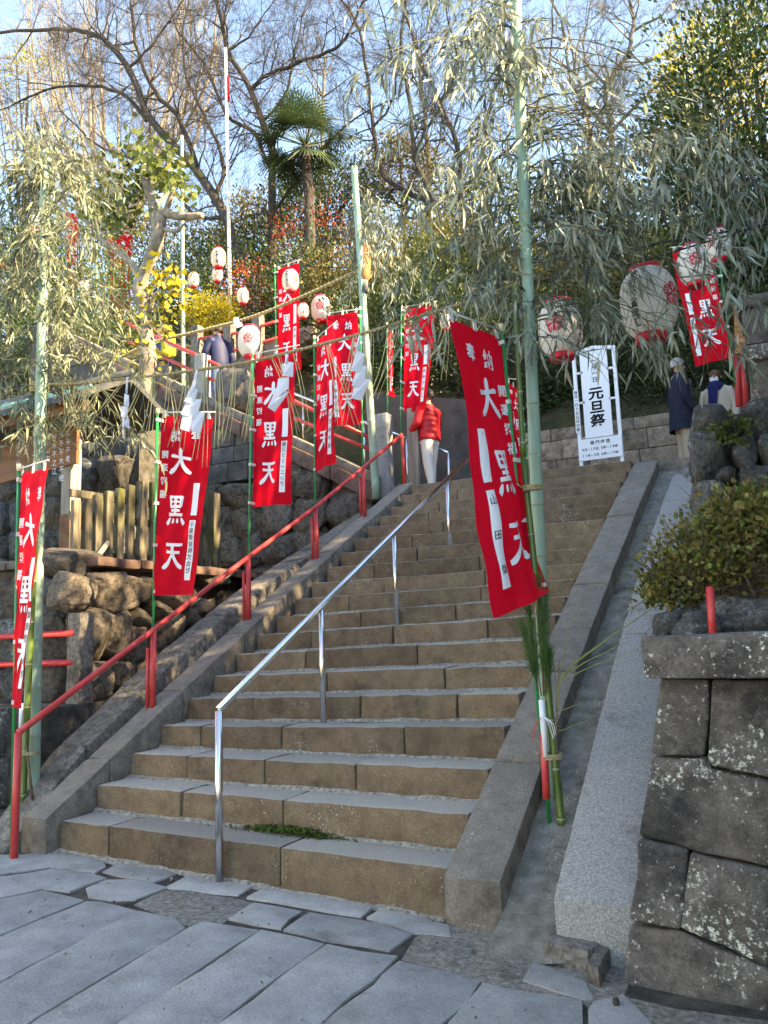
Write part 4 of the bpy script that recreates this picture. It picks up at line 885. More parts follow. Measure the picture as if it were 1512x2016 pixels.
# more thin bare crowns far behind, so that the sky is netted with twigs
for i, (px, Y, mm, lab) in enumerate([(640, 24, 'bark_grey', 'thin grey bare tree far behind the palm'), (1020, 26, 'bark_grey', 'thin grey bare tree far behind the tall bamboo'), (1400, 23, 'bark_grey', 'pale bare tree behind the evergreen at the upper right'), (1130, 21, 'bark_grey', 'grey bare tree behind the bent trunk'), (820, 22, 'bark', 'dark thin bare tree behind the slender one')]):
    rg = random.Random(100 + i); wd = Wood(); b = atY(px, 420, Y); b.z = float(hill(b.x, b.y)) - .3
    t = thing('bare_tree', lab, 'tree', b, 'bare trees on the hilltop'); top = atY(px, 120, Y)
    S = smooth_path([b, b * .5 + top * .5 + Vector((rg.uniform(-.5, .5), 0, 0)), top], 6, rg, .08); wd.limb(S, .16, .05)
    for j in range(5, len(S)):
        for _ in range(3):
            a = rg.uniform(0, 6.28); twigs(wd, S[j], Vector((math.cos(a), math.sin(a), rg.uniform(.4, 1.2))), rg.uniform(1.6, 3.0), .04, 3, rg, .08, wig=.35, kids=2)
    wd.build(t, M[mm])

# ------------------------------------------------------------------ shrubs and evergreens
def shrub(name, label, c, r, n, size, m, seed, cat='shrub', group='shrubs on the hillside', clumps=36, spread=.26, trunk=None, wide=.5, bark='bark'):
    rs = np.random.default_rng(seed); rg = random.Random(seed); c = Vector(c)
    base = Vector((c.x, c.y, trunk)) if trunk is not None else Vector((c.x, c.y, c.z - r[2] * .9))
    t = thing(name, label, cat, base, group)
    p, d = cloud(rs, c, r, n, clumps, spread); V, F = leaf_quads(p, d, size, rs, wide)
    o = mesh_np('crown' if cat == 'tree' else 'foliage', V, F, m, t); o['kind'] = 'stuff'
    wd = Wood(); th = .05 if cat != 'tree' else max(.12, r[0] * .07)
    wd.limb([base - Vector((0, 0, .4)), base * .4 + c * .6, c + Vector((0, 0, r[2] * .5))], th, th * .3)
    for i in range(9):
        a = rg.uniform(0, 6.28); e = c + Vector((math.cos(a) * r[0] * .8, math.sin(a) * r[1] * .8, rg.uniform(-.3, .8) * r[2])); s = base + (c - base) * rg.uniform(.25, .9)
        wd.limb([s, s * .5 + e * .5 + Vector((0, 0, .1)), e], th * .4, .012)
    wd.build(t, M[bark], 'trunk' if cat == 'tree' else 'stems', 'branches', cut=.012); return t
# (label, px, py, Y, rx, rz, leaf count, leaf size, material)
SH = [
 ('rounded clipped yellow green shrub above the navy jacket', 415, 622, 10.6, .62, .42, 5200, .055, 'leaf_yellow'),
 ('dark green shrub behind the topiary left of the flagpole', 400, 570, 13.0, 1.6, 1.5, 6500, .10, 'leaf_mid'),
 ('mid green shrub between the flagpole and the maple', 480, 600, 12.6, 1.4, 1.3, 6000, .10, 'leaf_mid'),
 ('dark evergreen bush behind the tall narrow red banner', 610, 600, 11.5, 1.3, 1.5, 6500, .09, 'leaf_dark'),
 ('olive bush above the paired red banners', 690, 570, 11.5, 1.3, 1.0, 5000, .09, 'leaf_olive'),
 ('dark evergreen bush hanging over the rendered wall', 720, 690, 10.2, 1.2, 1.1, 7000, .08, 'leaf_dark'),
 ('dark evergreen bush left of the landing banner', 800, 670, 10.0, 1.2, 1.2, 7000, .08, 'leaf_dark'),
 ('dark hedge bush right behind the largest banner', 900, 680, 9.9, 1.1, 1.2, 7500, .07, 'leaf_dark'),
 ('dark hedge bush left of the white sign', 1030, 700, 9.8, 1.0, 1.15, 7500, .065, 'leaf_dark'),
 ('dark hedge bush directly behind the white sign', 1150, 720, 9.75, .95, 1.05, 7500, .065, 'leaf_dark'),
 ('dark hedge bush between the sign and the navy coat', 1250, 730, 9.8, .9, 1.0, 7500, .065, 'leaf_dark'),
 ('dark hedge bush behind the couple on the landing', 1370, 715, 9.8, 1.0, 1.1, 7000, .065, 'leaf_dark'),
 ('dark hedge bush right of the couple', 1480, 700, 9.9, 1.0, 1.1, 6000, .07, 'leaf_dark'),
 ('olive brown shrub above the left paper lantern', 1060, 570, 11.4, 1.3, .9, 5500, .075, 'leaf_olive'),
 ('yellowing shrub between the two big lanterns', 1190, 585, 11.0, 1.0, 1.0, 6000, .07, 'leaf_olive'),
 ('mid green shrub behind the biggest lantern', 1290, 560, 11.4, 1.2, 1.1, 6000, .08, 'leaf_mid'),
 ('dark green shrub behind the right hand banner', 1400, 560, 11.5, 1.2, 1.3, 6000, .08, 'leaf_dark'),
 ('mid green shrub high above the sign', 1130, 480, 13.2, 1.6, 1.2, 6500, .09, 'leaf_mid'),
 ('olive shrub behind the tall bamboo pole', 980, 530, 12.8, 1.5, 1.2, 6000, .09, 'leaf_olive'),
 ('mid green shrub left of the tall bamboo pole', 880, 560, 12.2, 1.3, 1.1, 5500, .09, 'leaf_mid'),
 ('yellow olive shrub below the slender bare tree', 800, 520, 13.4, 1.5, 1.1, 5500, .09, 'leaf_olive'),
 ('dark green bush at the foot of the palm', 560, 520, 14.0, 1.5, 1.2, 5500, .10, 'leaf_dark'),
 ('dark bush behind the roofed notice board', 120, 700, 8.3, 1.3, 1.2, 6500, .08, 'leaf_dark'),
 ('dark bush at the left edge above the notice board', 10, 690, 8.0, 1.3, 1.3, 6500, .08, 'leaf_dark'),
 ('mid green bush left of the pollarded trunk', 210, 620, 10.5, 1.3, 1.2, 6000, .09, 'leaf_mid'),
 ('mid green bush at the left edge on the slope', 60, 590, 12.0, 1.7, 1.4, 6000, .10, 'leaf_mid'),
 ('dark bush high on the slope at the left', 160, 500, 15.0, 2.0, 1.6, 6000, .11, 'leaf_dark'),
 ('olive bush high on the slope behind the pollarded tree', 320, 520, 14.5, 1.7, 1.5, 6000, .10, 'leaf_olive'),
 ('dark bush on the slope at the far left edge', 0, 480, 16.0, 2.2, 1.8, 6000, .12, 'leaf_dark'),
 ('low dark plant under the notice board roof', 210, 930, 5.4, .7, .5, 4500, .06, 'leaf_dark'),
]
for i, (lab, px, py, Y, rx, rz, n, sz, mk) in enumerate(SH):
    shrub('shrub', lab, atY(px, py, Y), (rx, rx * .8, rz), n, sz, M[mk], 300 + i)
shrub('maple', 'small maple with orange red leaves behind the tall narrow banner', atY(500, 565, 11.6), (.95, .6, .62), 1500, .06, M['leaf_red'], 351, 'tree', None, 22, .25, trunk=8.2)
shrub('maple', 'maple with rusty red leaves at the foot of the palm', atY(612, 470, 12.6), (1.3, .7, .75), 1700, .06, M['leaf_red'], 352, 'tree', None, 22, .25, trunk=9.0)
shrub('maple', 'thin maple with rusty leaves right of the palm', atY(700, 490, 13.4), (1.1, .7, .7), 1000, .06, M['leaf_red'], 353, 'tree', None, 20, .25, trunk=9.5)
shrub('maple', 'red leaved maple at the left edge on the slope', atY(20, 560, 11.0), (.9, .6, .7), 1000, .06, M['leaf_red'], 354, 'tree', None, 18, .25, trunk=7.0)
shrub('ginkgo_tree', 'tree with bright yellow autumn leaves at the upper left edge', atY(55, 165, 21), (2.4, 1.4, 1.4), 1300, .15, M['leaf_yellow'], 355, 'tree', None, 26, .2, trunk=11.0)
shrub('evergreen_tree', 'tall dark evergreen tree filling the upper right edge', atY(1500, 250, 12.5), (2.0, 1.8, 2.9), 16000, .13, M['leaf_dark'], 356, 'tree', None, 70, .22, trunk=6.0)
shrub('evergreen_tree', 'dark evergreen tree below the right bamboo sprays', atY(1430, 400, 12.8), (1.6, 1.5, 1.7), 10000, .11, M['leaf_dark'], 357, 'tree', None, 50, .24, trunk=6.5)
shrub('evergreen_tree', 'evergreen tree with sunlit yellow green tips at the upper right', atY(1390, 190, 14.5), (1.1, 1.1, 1.6), 5000, .10, M['leaf_yellow'], 358, 'tree', None, 40, .22, trunk=8.0)  # sunlight put into the leaf colour: yellow material on an evergreen crown
shrub('evergreen_tree', 'dark evergreen tree behind the roofed notice board at the left edge', atY(40, 520, 20), (2.6, 2, 1.8), 7000, .14, M['leaf_dark'], 359, 'tree', None, 40, .24, trunk=9.0)
shrub('evergreen_tree', 'dark evergreen mound on the skyline right of the palm', atY(790, 340, 20), (1.6, 1.2, 1.0), 4500, .12, M['leaf_olive'], 360, 'tree', None, 34, .24, trunk=11.0)
shrub('evergreen_tree', 'dark evergreen mass on the skyline behind the palm', atY(640, 400, 19), (2.0, 1.4, 1.5), 7000, .13, M['leaf_dark'], 361, 'tree', None, 40, .24, trunk=11.0)
shrub('evergreen_tree', 'olive evergreen mass on the skyline left of the palm', atY(500, 450, 18), (1.7, 1.3, 1.2), 6000, .12, M['leaf_olive'], 362, 'tree', None, 40, .24, trunk=11.0)
shrub('evergreen_tree', 'dark evergreen mass on the skyline behind the tall bamboo', atY(930, 440, 18.5), (2.0, 1.4, 1.2), 6500, .12, M['leaf_mid'], 363, 'tree', None, 40, .24, trunk=11.0)
# unseen evergreens added on the right to keep the stairs in shade
for i, (x, y, z, rx, rz, n) in enumerate([(9.0, 7.5, 8.2, 2.6, 3.0, 13000), (9.5, 11.5, 9.2, 2.6, 3.4, 16000), (8.6, 15.0, 9.8, 2.4, 3.2, 15000), (12.0, 9.5, 10.5, 2.6, 3.4, 13000), (9.2, 3.6, 6.9, 2.2, 1.8, 11000), (13, 14, 12.0, 2.8, 3.6, 13000), (9.8, 5.0, 10.4, 2.2, 1.9, 2400), (10.2, 1.2, 6.6, 2.2, 2.0, 9000)]):
    shrub('evergreen_tree', ['tall evergreen behind the shrine office, outside the photo', 'tall evergreen north of the shrine office, outside the photo', 'tall evergreen far up the right slope, outside the photo', 'second row evergreen behind the shrine office, outside the photo', 'lowest evergreen beside the street house, outside the photo', 'highest evergreen on the right slope, outside the photo', 'tallest evergreen above the office ridge, outside the photo', 'evergreen above the office gable, outside the photo'][i], (x, y, z), (rx, rx, rz), n, .22, M['leaf_dark'], 400 + i, 'tree', 'evergreens right of the stairs', 60, .24, trunk=3.0)

# ------------------------------------------------------------------ palm
pt = atY(605, 470, 12.3); pt.z -= 2.6
pm = thing('palm_tree', 'windmill palm with fan leaves and a shaggy dark trunk in the middle', 'tree', pt)
top = atY(602, 290, 12.3); rg = random.Random(6); rs = np.random.default_rng(6)
wd = Wood(); wd.limb(smooth_path([pt - Vector((0, 0, 1)), pt * .5 + top * .5 + Vector((.08, 0, 0)), top], 5, rg, .03), .16, .13); wd.build(pm, M['bark'], 'trunk', 'fibre')
V = []; F = []
for i in range(900):
    t = rg.random(); c = pt + (top - pt) * t; a = rg.uniform(0, 6.28); d = Vector((math.cos(a), math.sin(a), 0)); q = c + d * .14; e = q + d * rg.uniform(.04, .16) - Vector((0, 0, rg.uniform(.1, .3))); s = Vector((-d.y, d.x, 0)) * .008
    n = len(V); V += [q - s, q + s, e]; F.append((n, n + 1, n + 2))
mesh_py('trunk_fibre', V, F, M['bark'], pm)['kind'] = 'stuff'
for i in range(40):
    a = rg.uniform(0, 6.28); el = rg.uniform(-.9, 1.2); d = Vector((math.cos(a) * math.cos(el), math.sin(a) * math.cos(el), math.sin(el))); st = top + Vector((0, 0, .05)); hub = st + d * rg.uniform(.5, .95)
    mb = MB().tube([st, hub], .014, 5); side = d.cross(Vector((0, 0, 1))).normalized(); upv = side.cross(d)
    for k in range(22):
        b = -1.9 + 3.8 * k / 21; dd = (d * math.cos(b) + side * math.sin(b)).normalized(); L_ = .72 * (1 - .12 * abs(b)); e = hub + dd * L_ - Vector((0, 0, .10 + .12 * rg.random())); sd = dd.cross(upv).normalized() * .02
        m_ = hub + dd * L_ * .6; mb.add([hub - sd * .2, hub + sd * .2, m_ + sd, e, m_ - sd], [(0, 1, 2, 4), (4, 2, 3)])
    mb.build('frond', M['leaf_palm'], pm)

# ------------------------------------------------------------------ pollarded tree with a smooth trunk
plb = atY(292, 955, 6.0); plb.z = 2.2
pl = thing('pollard_tree', 'pollarded tree with a smooth tan trunk and stubby limbs beside the banners', 'tree', plb)
rg = random.Random(14)
def pxp(*q): return [atY(x, y, 6.0) for x, y in q]
mb = MB(); mb.tube(smooth_path([plb] + pxp((292, 955), (288, 850), (284, 760), (292, 700), (286, 620), (278, 560), (300, 500)), 4, rg, .012), [.125 + .03 * math.sin(i * .9) * (i > 12) for i in range(29)], 14)
mb.build('trunk', M['bark_pollard'], pl, smooth=True)
for P, r0, r1 in [([(300, 500), (315, 450), (318, 420), (350, 425), (398, 425)], .13, .055), ([(312, 460), (300, 400), (285, 350), (282, 325)], .10, .06), ([(318, 430), (340, 380), (335, 350)], .06, .03), ([(285, 560), (250, 510), (200, 470), (160, 420), (150, 380)], .07, .03), ([(290, 600), (300, 560), (330, 530)], .05, .03), ([(290, 620), (310, 575)], .055, .03), ([(315, 450), (345, 455), (365, 440)], .04, .02)]:
    S = smooth_path(pxp(*P), 4, rg, .012); MB().tube(S, [r0 + (r1 - r0) * i / (len(S) - 1) for i in range(len(S))], 10).build('limb', M['bark_pollard'], pl, smooth=True)
rs = np.random.default_rng(15)
for nm, cs_, n, mk in (('foliage', [(310, 590), (330, 555), (300, 640), (285, 690), (340, 560)], 230, 'leaf_yellow'), ('foliage', [(240, 340), (260, 380), (310, 340), (350, 370), (230, 430), (200, 420), (330, 320), (280, 300), (180, 380)], 900, 'leaf_mid')):
    pos = np.concatenate([np.array(atY(x, y, 6.0)) + rs.normal(size=(n // len(cs_), 3)) * np.array([.2, .25, .18]) for x, y in cs_]); V, F = leaf_quads(pos, rs.normal(size=pos.shape) + np.array([0, 0, -.5]), .13, rs, .75)
    mesh_np(nm, V, F, M[mk], pl)['kind'] = 'stuff'

# ------------------------------------------------------------------ azalea, ferns
ac = atY(1420, 1090, 1.15)
az = thing('azalea_bush', 'azalea bush with small green and rusty leaves on the coping', 'shrub', (ac.x + .2, 1.1, 1.45))
rs = np.random.default_rng(50); rg = random.Random(50)
pos = []; dr = []
for (px, py, s_, n) in [(1300, 1150, .16, 900), (1340, 1110, .2, 1300), (1390, 1060, .22, 1500), (1440, 1020, .22, 1500), (1500, 1000, .24, 1500), (1490, 1060, .26, 1300), (1420, 1110, .22, 1100), (1330, 1175, .14, 600), (1370, 1160, .16, 500), (1540, 1040, .3, 1500), (1290, 1175, .09, 350), (1560, 1120, .3, 900)]:
    n = int(n * .62); c = np.array(atY(px, py, 1.0 + rg.uniform(-.1, .25))); o = rs.normal(size=(n, 3)) * np.array([.8, .8, .55]) * s_ * .6
    pos.append(c + o); dr.append(o * 2 + np.array([0, 0, .35]) + rs.normal(size=(n, 3)) * .3)
V, F = leaf_quads(np.concatenate(pos), np.concatenate(dr), .036, rs, .72); mesh_np('foliage', V, F, M['leaf_azalea'], az)['kind'] = 'stuff'
wd = Wood(); b = atY(1540, 1200, 1.15)
for q in [(1300, 1155), (1345, 1130), (1400, 1085), (1440, 1040), (1500, 1020), (1375, 1165), (1330, 1180), (1470, 1090), (1420, 1140)]:
    e = atY(*q, 1.0); S = smooth_path([b, atY((q[0] + 1500) / 2, (q[1] + 1190) / 2 + 10, 1.08), e], 5, rg, .012); wd.limb(S, .016, .004)
    for j in range(3, len(S)):
        for _ in range(2): twigs(wd, S[j], Vector((rg.gauss(-.2, .6), rg.gauss(0, .6), rg.gauss(.3, .5))), .28, .005, 1, rg, .1, kids=2)
wd.build(az, M['twig'], 'stems', 'twigs', .008)
for k, (px, py, Y, s_, n, lab) in enumerate([(1440, 850, 2.3, .1, 160, 'small bright green fern growing between the upper right boulders'), (1420, 1080, 2.0, .05, 50, 'tiny green weed in the boulder wall behind the azalea')]):
    c = np.array(atY(px, py, Y)); o = rs.normal(size=(n, 3)) * s_ * np.array([.7, .3, .45]); V, F = leaf_quads(c + o, o + np.array([0, -.05, -.02]), .05, rs, .7)
    ob = mesh_np('fern', V, F, M['leaf_mid']); tag(ob, lab, 'plant', kind='stuff')

# ------------------------------------------------------------------ unseen building added to shade the stairs, on the right terrace (out of the frame)
so_ = thing('shade_building', 'timber shrine office with a tiled roof right of the stairs, outside the photo', 'building', (7, 5, 3.15))
MB().box((7.3, 4.6, 4.4), 3.4, 7.4, 2.5).build('wall', M['shutter'], so_)
for y in (1.0, 2.8, 4.6, 6.4, 8.2): MB().box((5.57, y, 4.4), .12, .14, 2.5).build('post', M['wood_red'], so_)
rf = MB(); V = [(5.0, .3, 5.6), (9.6, .3, 5.6), (9.6, 9.0, 5.6), (5.0, 9.0, 5.6), (7.3, .3, 7.4), (7.3, 9.0, 7.4)]
rf.add(V, [(0, 3, 5, 4), (1, 4, 5, 2), (0, 4, 1), (3, 2, 5), (0, 1, 2, 3)]); rf.build('roof', M['rooftile'], so_)
shrub('evergreen_tree', 'round evergreen between the street house and the shrine office, outside the photo', (8.6, .4, 5.0), (2.3, 2.3, 3.0), 14000, .2, M['leaf_dark'], 410, 'tree', 'evergreens right of the stairs', 60, .24, trunk=-.2)  # unseen tree added to stop sun streaks on the paving
sh_ = thing('added_house', 'plain two storey street house right of the approach, outside the photo', 'building', (9, -5, 0))  # unseen house added to keep the paving in shade
MB().box((9.6, -5.15, 2.6), 5.2, 11.9, 5.6).build('wall', M['shutter'], sh_)
rf = MB(); rf.add([(6.6, -11.4, 5.4), (12.6, -11.4, 5.4), (12.6, .85, 5.4), (6.6, .85, 5.4), (9.6, -11.4, 7.4), (9.6, .85, 7.4)], [(0, 3, 5, 4), (1, 4, 5, 2), (0, 4, 1), (3, 2, 5), (0, 1, 2, 3)]); rf.build('roof', M['rooftile'], sh_)
for k_, (y0_, y1_, h_) in enumerate([(-9.5, -3.2, 6.4), (-16.5, -9.9, 5.6), (-24, -17, 6.8)]):  # unseen pale houses added to bounce warm sunlight onto the steps
    lh = thing('added_house', ['pale plaster house left of the approach, outside the photo', 'lower pale house further down the approach, outside the photo', 'tall pale house furthest down the approach, outside the photo'][k_], 'building', (-8, (y0_ + y1_) / 2, 0))
    MB().box((-8.6, (y0_ + y1_) / 2, h_ / 2 - .2), 5.0, y1_ - y0_, h_).build('wall', M['shutter'], lh)
    rf = MB(); rf.add([(-11.6, y0_ - .3, h_ - .25), (-5.6, y0_ - .3, h_ - .25), (-5.6, y1_ + .3, h_ - .25), (-11.6, y1_ + .3, h_ - .25), (-8.6, y0_ - .3, h_ + 1.6), (-8.6, y1_ + .3, h_ + 1.6)], [(0, 3, 5, 4), (1, 4, 5, 2), (0, 4, 1), (3, 2, 5), (0, 1, 2, 3)]); rf.build('roof', M['rooftile'], lh)
    for j_ in range(3):
        yy = y0_ + (y1_ - y0_) * (j_ + .5) / 3
        for zz in (1.3, 4.0): MB().box((-6.08, yy, zz), .06, 1.2, 1.2).build('window', M['rooftile'], lh)

RY = .55                                        # the right gate bamboo stands this much further up the channel
def atR(x, y, Y): return atY(x, y, Y + RY)
# ------------------------------------------------------------------ lettering
GLY = {}
def font_glyph(ch, bold=0.012):
    key = (ch, bold)
    if key not in GLY:
        c = bpy.data.curves.new('glyph', 'FONT'); c.body = ch; c.offset = bold; c.resolution_u = 3
        o = bpy.data.objects.new('glyph', c); me = evaluated_mesh(o); me.calc_loop_triangles()
        P = [(v.co.x, v.co.y + .12) for v in me.vertices]; T = [tuple(t.vertices) for t in me.loop_triangles]
        if ord(ch) < 256:
            xs_ = [p[0] for p in P] or [0]; cx = (min(xs_) + max(xs_)) / 2; P = [(p[0] - cx + .5, p[1] + .08) for p in P]
        GLY[key] = [[(P[i], P[j], P[k]) for i, j, k in T]]
        bpy.data.objects.remove(o); bpy.data.meshes.remove(me); bpy.data.curves.remove(c)
    return GLY[key]
STROKES = {
 '大': [[(.04, .60, .12), (.3, .63, .11), (.6, .67, .10), (.88, .72, .13), (.97, .69, .06)], [(.46, .99, .10), (.5, .93, .16), (.48, .62, .15), (.36, .32, .14), (.18, .12, .16), (.0, .04, .10)], [(.5, .56, .08), (.62, .36, .13), (.78, .18, .18), (.95, .09, .2), (1.0, .12, .08)]],
 '天': [[(.08, .95, .10), (.3, .93, .12), (.65, .93, .12), (.88, .96, .13)], [(.17, .63, .10), (.4, .63, .11), (.7, .65, .11), (.84, .68, .12)], [(.5, .92, .13), (.48, .6, .13), (.34, .28, .13), (.17, .10, .17), (.0, .05, .12)], [(.5, .56, .08), (.64, .34, .14), (.8, .16, .2), (.97, .08, .2), (1.02, .12, .07)]],
 '黒': [[(.19, 1.0, .10), (.22, .9, .13), (.25, .62, .12)], [(.84, 1.0, .10), (.79, .9, .13), (.76, .62, .12)], [(.2, .955, .10), (.5, .95, .09), (.84, .965, .10)], [(.24, .79, .05), (.78, .79, .05)], [(.22, .62, .09), (.8, .62, .09)], [(.5, .95, .13), (.5, .6, .13), (.5, .34, .12)], [(.27, .475, .09), (.5, .48, .08), (.74, .49, .10)], [(.14, .325, .10), (.5, .335, .10), (.88, .35, .12)],
        [(.2, .22, .06), (.12, .1, .15), (.03, .0, .13)], [(.37, .2, .06), (.37, .09, .11), (.33, .05, .05)], [(.57, .2, .06), (.6, .09, .11), (.66, .05, .05)], [(.77, .23, .07), (.87, .1, .16), (.97, .0, .12)]]}
def brush_glyph(ch):
    out = []
    for st in STROKES[ch]:
        pts = []
        for i in range(len(st) - 1):
            for j in range(5):
                t = j / 5; a, b = st[i], st[i + 1]; p0 = st[max(i - 1, 0)]; p3 = st[min(i + 2, len(st) - 1)]
                pts.append(tuple(.5 * ((2 * a[k]) + (b[k] - p0[k]) * t + (2 * p0[k] - 5 * a[k] + 4 * b[k] - p3[k]) * t * t + (3 * a[k] - p0[k] - 3 * b[k] + p3[k]) * t ** 3) for k in range(3)))
        pts.append(st[-1]); L_ = []; R_ = []
        for i, p in enumerate(pts):
            a = pts[max(i - 1, 0)]; b = pts[min(i + 1, len(pts) - 1)]; dx, dy = b[0] - a[0], b[1] - a[1]; n = math.hypot(dx, dy) or 1; nx_, ny_ = -dy / n, dx / n; hw = p[2] * .52
            L_.append((p[0] + nx_ * hw, p[1] + ny_ * hw)); R_.append((p[0] - nx_ * hw, p[1] - ny_ * hw))
        tr = []
        for i in range(len(pts) - 1): tr += [(L_[i], R_[i], R_[i + 1]), (L_[i], R_[i + 1], L_[i + 1])]
        out.append(tr)
    return out
def fine(tris, lim):
    out = []; st = list(tris)
    while st:
        a, b, c = st.pop(); e = [math.dist(a, b), math.dist(b, c), math.dist(c, a)]; m_ = max(e)
        if m_ <= lim or len(out) > 6000: out.append((a, b, c)); continue
        k = e.index(m_); p, q, r_ = [(a, b, c), (b, c, a), (c, a, b)][k]; h = ((p[0] + q[0]) / 2, (p[1] + q[1]) / 2)
        st += [(p, h, r_), (h, q, r_)]
    return out
class Print:
    """flat lettering laid on a surface S(x, y, lift) measured in metres"""
    def __init__(s, S, lim=.06): s.S = S; s.lim = lim; s.V = []; s.F = []
    def tris(s, T, lift):
        for t in fine(T, s.lim):
            n = len(s.V); s.V += [s.S(p[0], p[1], lift) for p in t]; s.F.append((n, n + 1, n + 2))
    def char(s, ch, cx, cy, w_, h_=None, bold=.012, brush=False, flip=False, lift=.003):
        h_ = h_ or w_; G = brush_glyph(ch) if brush else font_glyph(ch, bold)
        for k, tr in enumerate(G):
            s.tris([tuple((cx + (p[0] - .5) * w_ * (-1 if flip else 1), cy + (p[1] - .5) * h_) for p in t) for t in tr], lift + k * .0003)
    def rect(s, x0, x1, y0, y1, lift=.002): s.tris([((x0, y0), (x1, y0), (x1, y1)), ((x0, y0), (x1, y1), (x0, y1))], lift)
    def column(s, txt, cx, y0, step, w_, **k):
        for i, ch in enumerate(txt): s.char(ch, cx, y0 - i * step, w_, **k)
    def build(s, name, m, parent):
        o = mesh_py(name, s.V, s.F, m, parent); o['kind'] = 'stuff'; return o

# ------------------------------------------------------------------ nobori banners
def banner(label, tl, tr, bl, br, mirrored, side, who, seed, pole_top, pole_bot, amp=.03, curl=0.0):
    rg = random.Random(seed); tl, tr, bl, br = map(Vector, (tl, tr, bl, br)); ph = rg.uniform(0, 6)
    nrm = (tr - tl).cross(bl - tl).normalized()
    if nrm.dot(Vector(CAM) - tl) < 0: nrm = -nrm
    W = ((tr - tl).length + (br - bl).length) / 2; H = ((bl - tl).length + (br - tr).length) / 2
    def surf(u, v):
        P = (tl * (1 - u) + tr * u) * (1 - v) + (bl * (1 - u) + br * u) * v
        f_ = u if side == 'L' else 1 - u
        d = amp * f_ * math.sin(5.2 * f_ + 3.3 * v + ph) * (.35 + v) + .35 * amp * math.sin(9 * v + 4 * u + ph * 2) * f_ + .3 * amp * math.sin(17 * u + 2.5 * v + ph) * (.3 + v) + .22 * amp * math.sin(26 * v - 9 * u + ph * 3) * math.sin(2.2 * v + ph)
        P = P + nrm * d
        if curl:
            g = max(0, v - .82) / .18; P = P + nrm * (curl * g * g * (u * .9)) + (tl - tr).normalized() * (curl * .8 * g * g * u * u)
        return P
    t = thing('nobori_banner', label, 'banner', pole_bot, 'red vertical banners'); nu, nv = 14, 44
    V = [surf(i / nu, j / nv) for j in range(nv + 1) for i in range(nu + 1)]
    F = [(j * (nu + 1) + i, j * (nu + 1) + i + 1, (j + 1) * (nu + 1) + i + 1, (j + 1) * (nu + 1) + i) for j in range(nv) for i in range(nu)]
    cl = mesh_py('cloth', V, F, M['cloth_red'], t, smooth=True)
    def S(x, y, lift):
        u = x / .6; v = -y / 1.8
        if mirrored: u = 1 - u
        u = min(max(u, 0), 1); v = min(max(v, 0), 1); e = .01
        a = surf(min(u + e, 1), v) - surf(max(u - e, 0), v); b = surf(u, min(v + e, 1)) - surf(u, max(v - e, 0)); n = a.cross(b).normalized()
        if n.dot(nrm) < 0: n = -n
        return surf(u, v) + n * lift
    def S2(x, y, l): return (x, y, l)
    def both(pr_, nm, m):
        A = {}; V = []; F = []
        for sgn in (1, -1):
            n0 = len(V)
            for q in pr_.V:
                if q not in A:
                    A[q] = S(*q); A[q, 0] = S(q[0], q[1], 0)
                V.append(A[q] if sgn > 0 else A[q, 0] * 2 - A[q])
            F += [tuple(i + n0 for i in f) for f in pr_.F]
        o = mesh_py(nm, V, F, m, cl); o['kind'] = 'stuff'
    if 1:
        pr = Print(S2, .07)
        pr.char('奉', .175, -.19, .115, .125, bold=.02); pr.char('納', .405, -.20, .125, .14, bold=.02)
        pr.char('大', .33, -.47, .25, .26, brush=True); pr.char('黒', .355, -.965, .225, .285, brush=True); pr.char('天', .36, -1.42, .25, .25, brush=True)
        pr.column('開運招福', .525, -.40, .135, .085, bold=.018)
        pr.rect(.085, .165, -1.02, -.69); pr.rect(.085, .165, -1.66, -1.07)
        both(pr, 'lettering', M['print_white'])
        if who:
            pi = Print(S2, .07); n = len(who); st = .52 / n; pi.column(who, .125, -1.07 - st * .6, st, min(.062, st * .95), bold=.004, lift=.0045); both(pi, 'brush_writing', M['ink'])
    pt, pb = Vector(pole_top), Vector(pole_bot)
    po = MB().tube([pb, pt], .0125, 10).build('pole', M['green_pole'], t, smooth=True)
    MB().tube([pt - (pt - pb).normalized() * .01, pt + (pt - pb).normalized() * .045], [.017, .02], 10).build('cap', M['cream'], po, smooth=True)
    e0 = (tl if side == 'L' else tr); e1 = (tr if side == 'L' else tl); d = (e1 - e0).normalized(); up = (pt - pb).normalized() * .055
    MB().tube([pt + (e0 - pt) * .3 - d * .04 + up * .3, e1 + d * .03 + up], .007, 8).build('crossbar', M['white_plastic'], t, smooth=True)
    for f_ in (.06, .5, .94):
        a = e0 + (e1 - e0) * f_; MB().beam(a + up * 1.05 + nrm * .003, a - up * .35 + nrm * .006, .035, .008, nrm).build('tab', M['white_plastic'], t)
    for f_ in (.03, .27, .5, .73, .98):
        a = surf(0 if side == 'L' else 1, f_); q = pb + (pt - pb) * ((a - pb).dot(pt - pb) / (pt - pb).length_squared)
        MB().beam(q - (a - q).normalized() * .016, a + d * .02, .03, .03, nrm).build('tab', M['white_plastic'], t)
    return t
def X16(x, y): return atX(x, y, -1.6)
def left_banner(label, TL, TR, BL, BR, who, seed, pt, pb, amp=.03, far=False, wid=.6):
    a, b = X16(*TL), X16(*BL); banner(label, a, free(a, *TR, wid, far), b, free(b, *BR, wid, far), True, 'L', who, seed, X16(*pt), X16(*pb), amp)
left_banner('leftmost red banner, turned almost edge on, at the foot of the handrail', (43, 932), (92, 921), (24, 1392), (50, 1394), '嵯峨野 伊吹'.replace(' ', '　'), 1, (37, 925), (22, 1690))
left_banner('red banner with black writing in front of the picket fence', (318, 819), (418, 822), (302, 1172), (385, 1171), '小島建設株式会社', 2, (310, 814), (298, 1388))
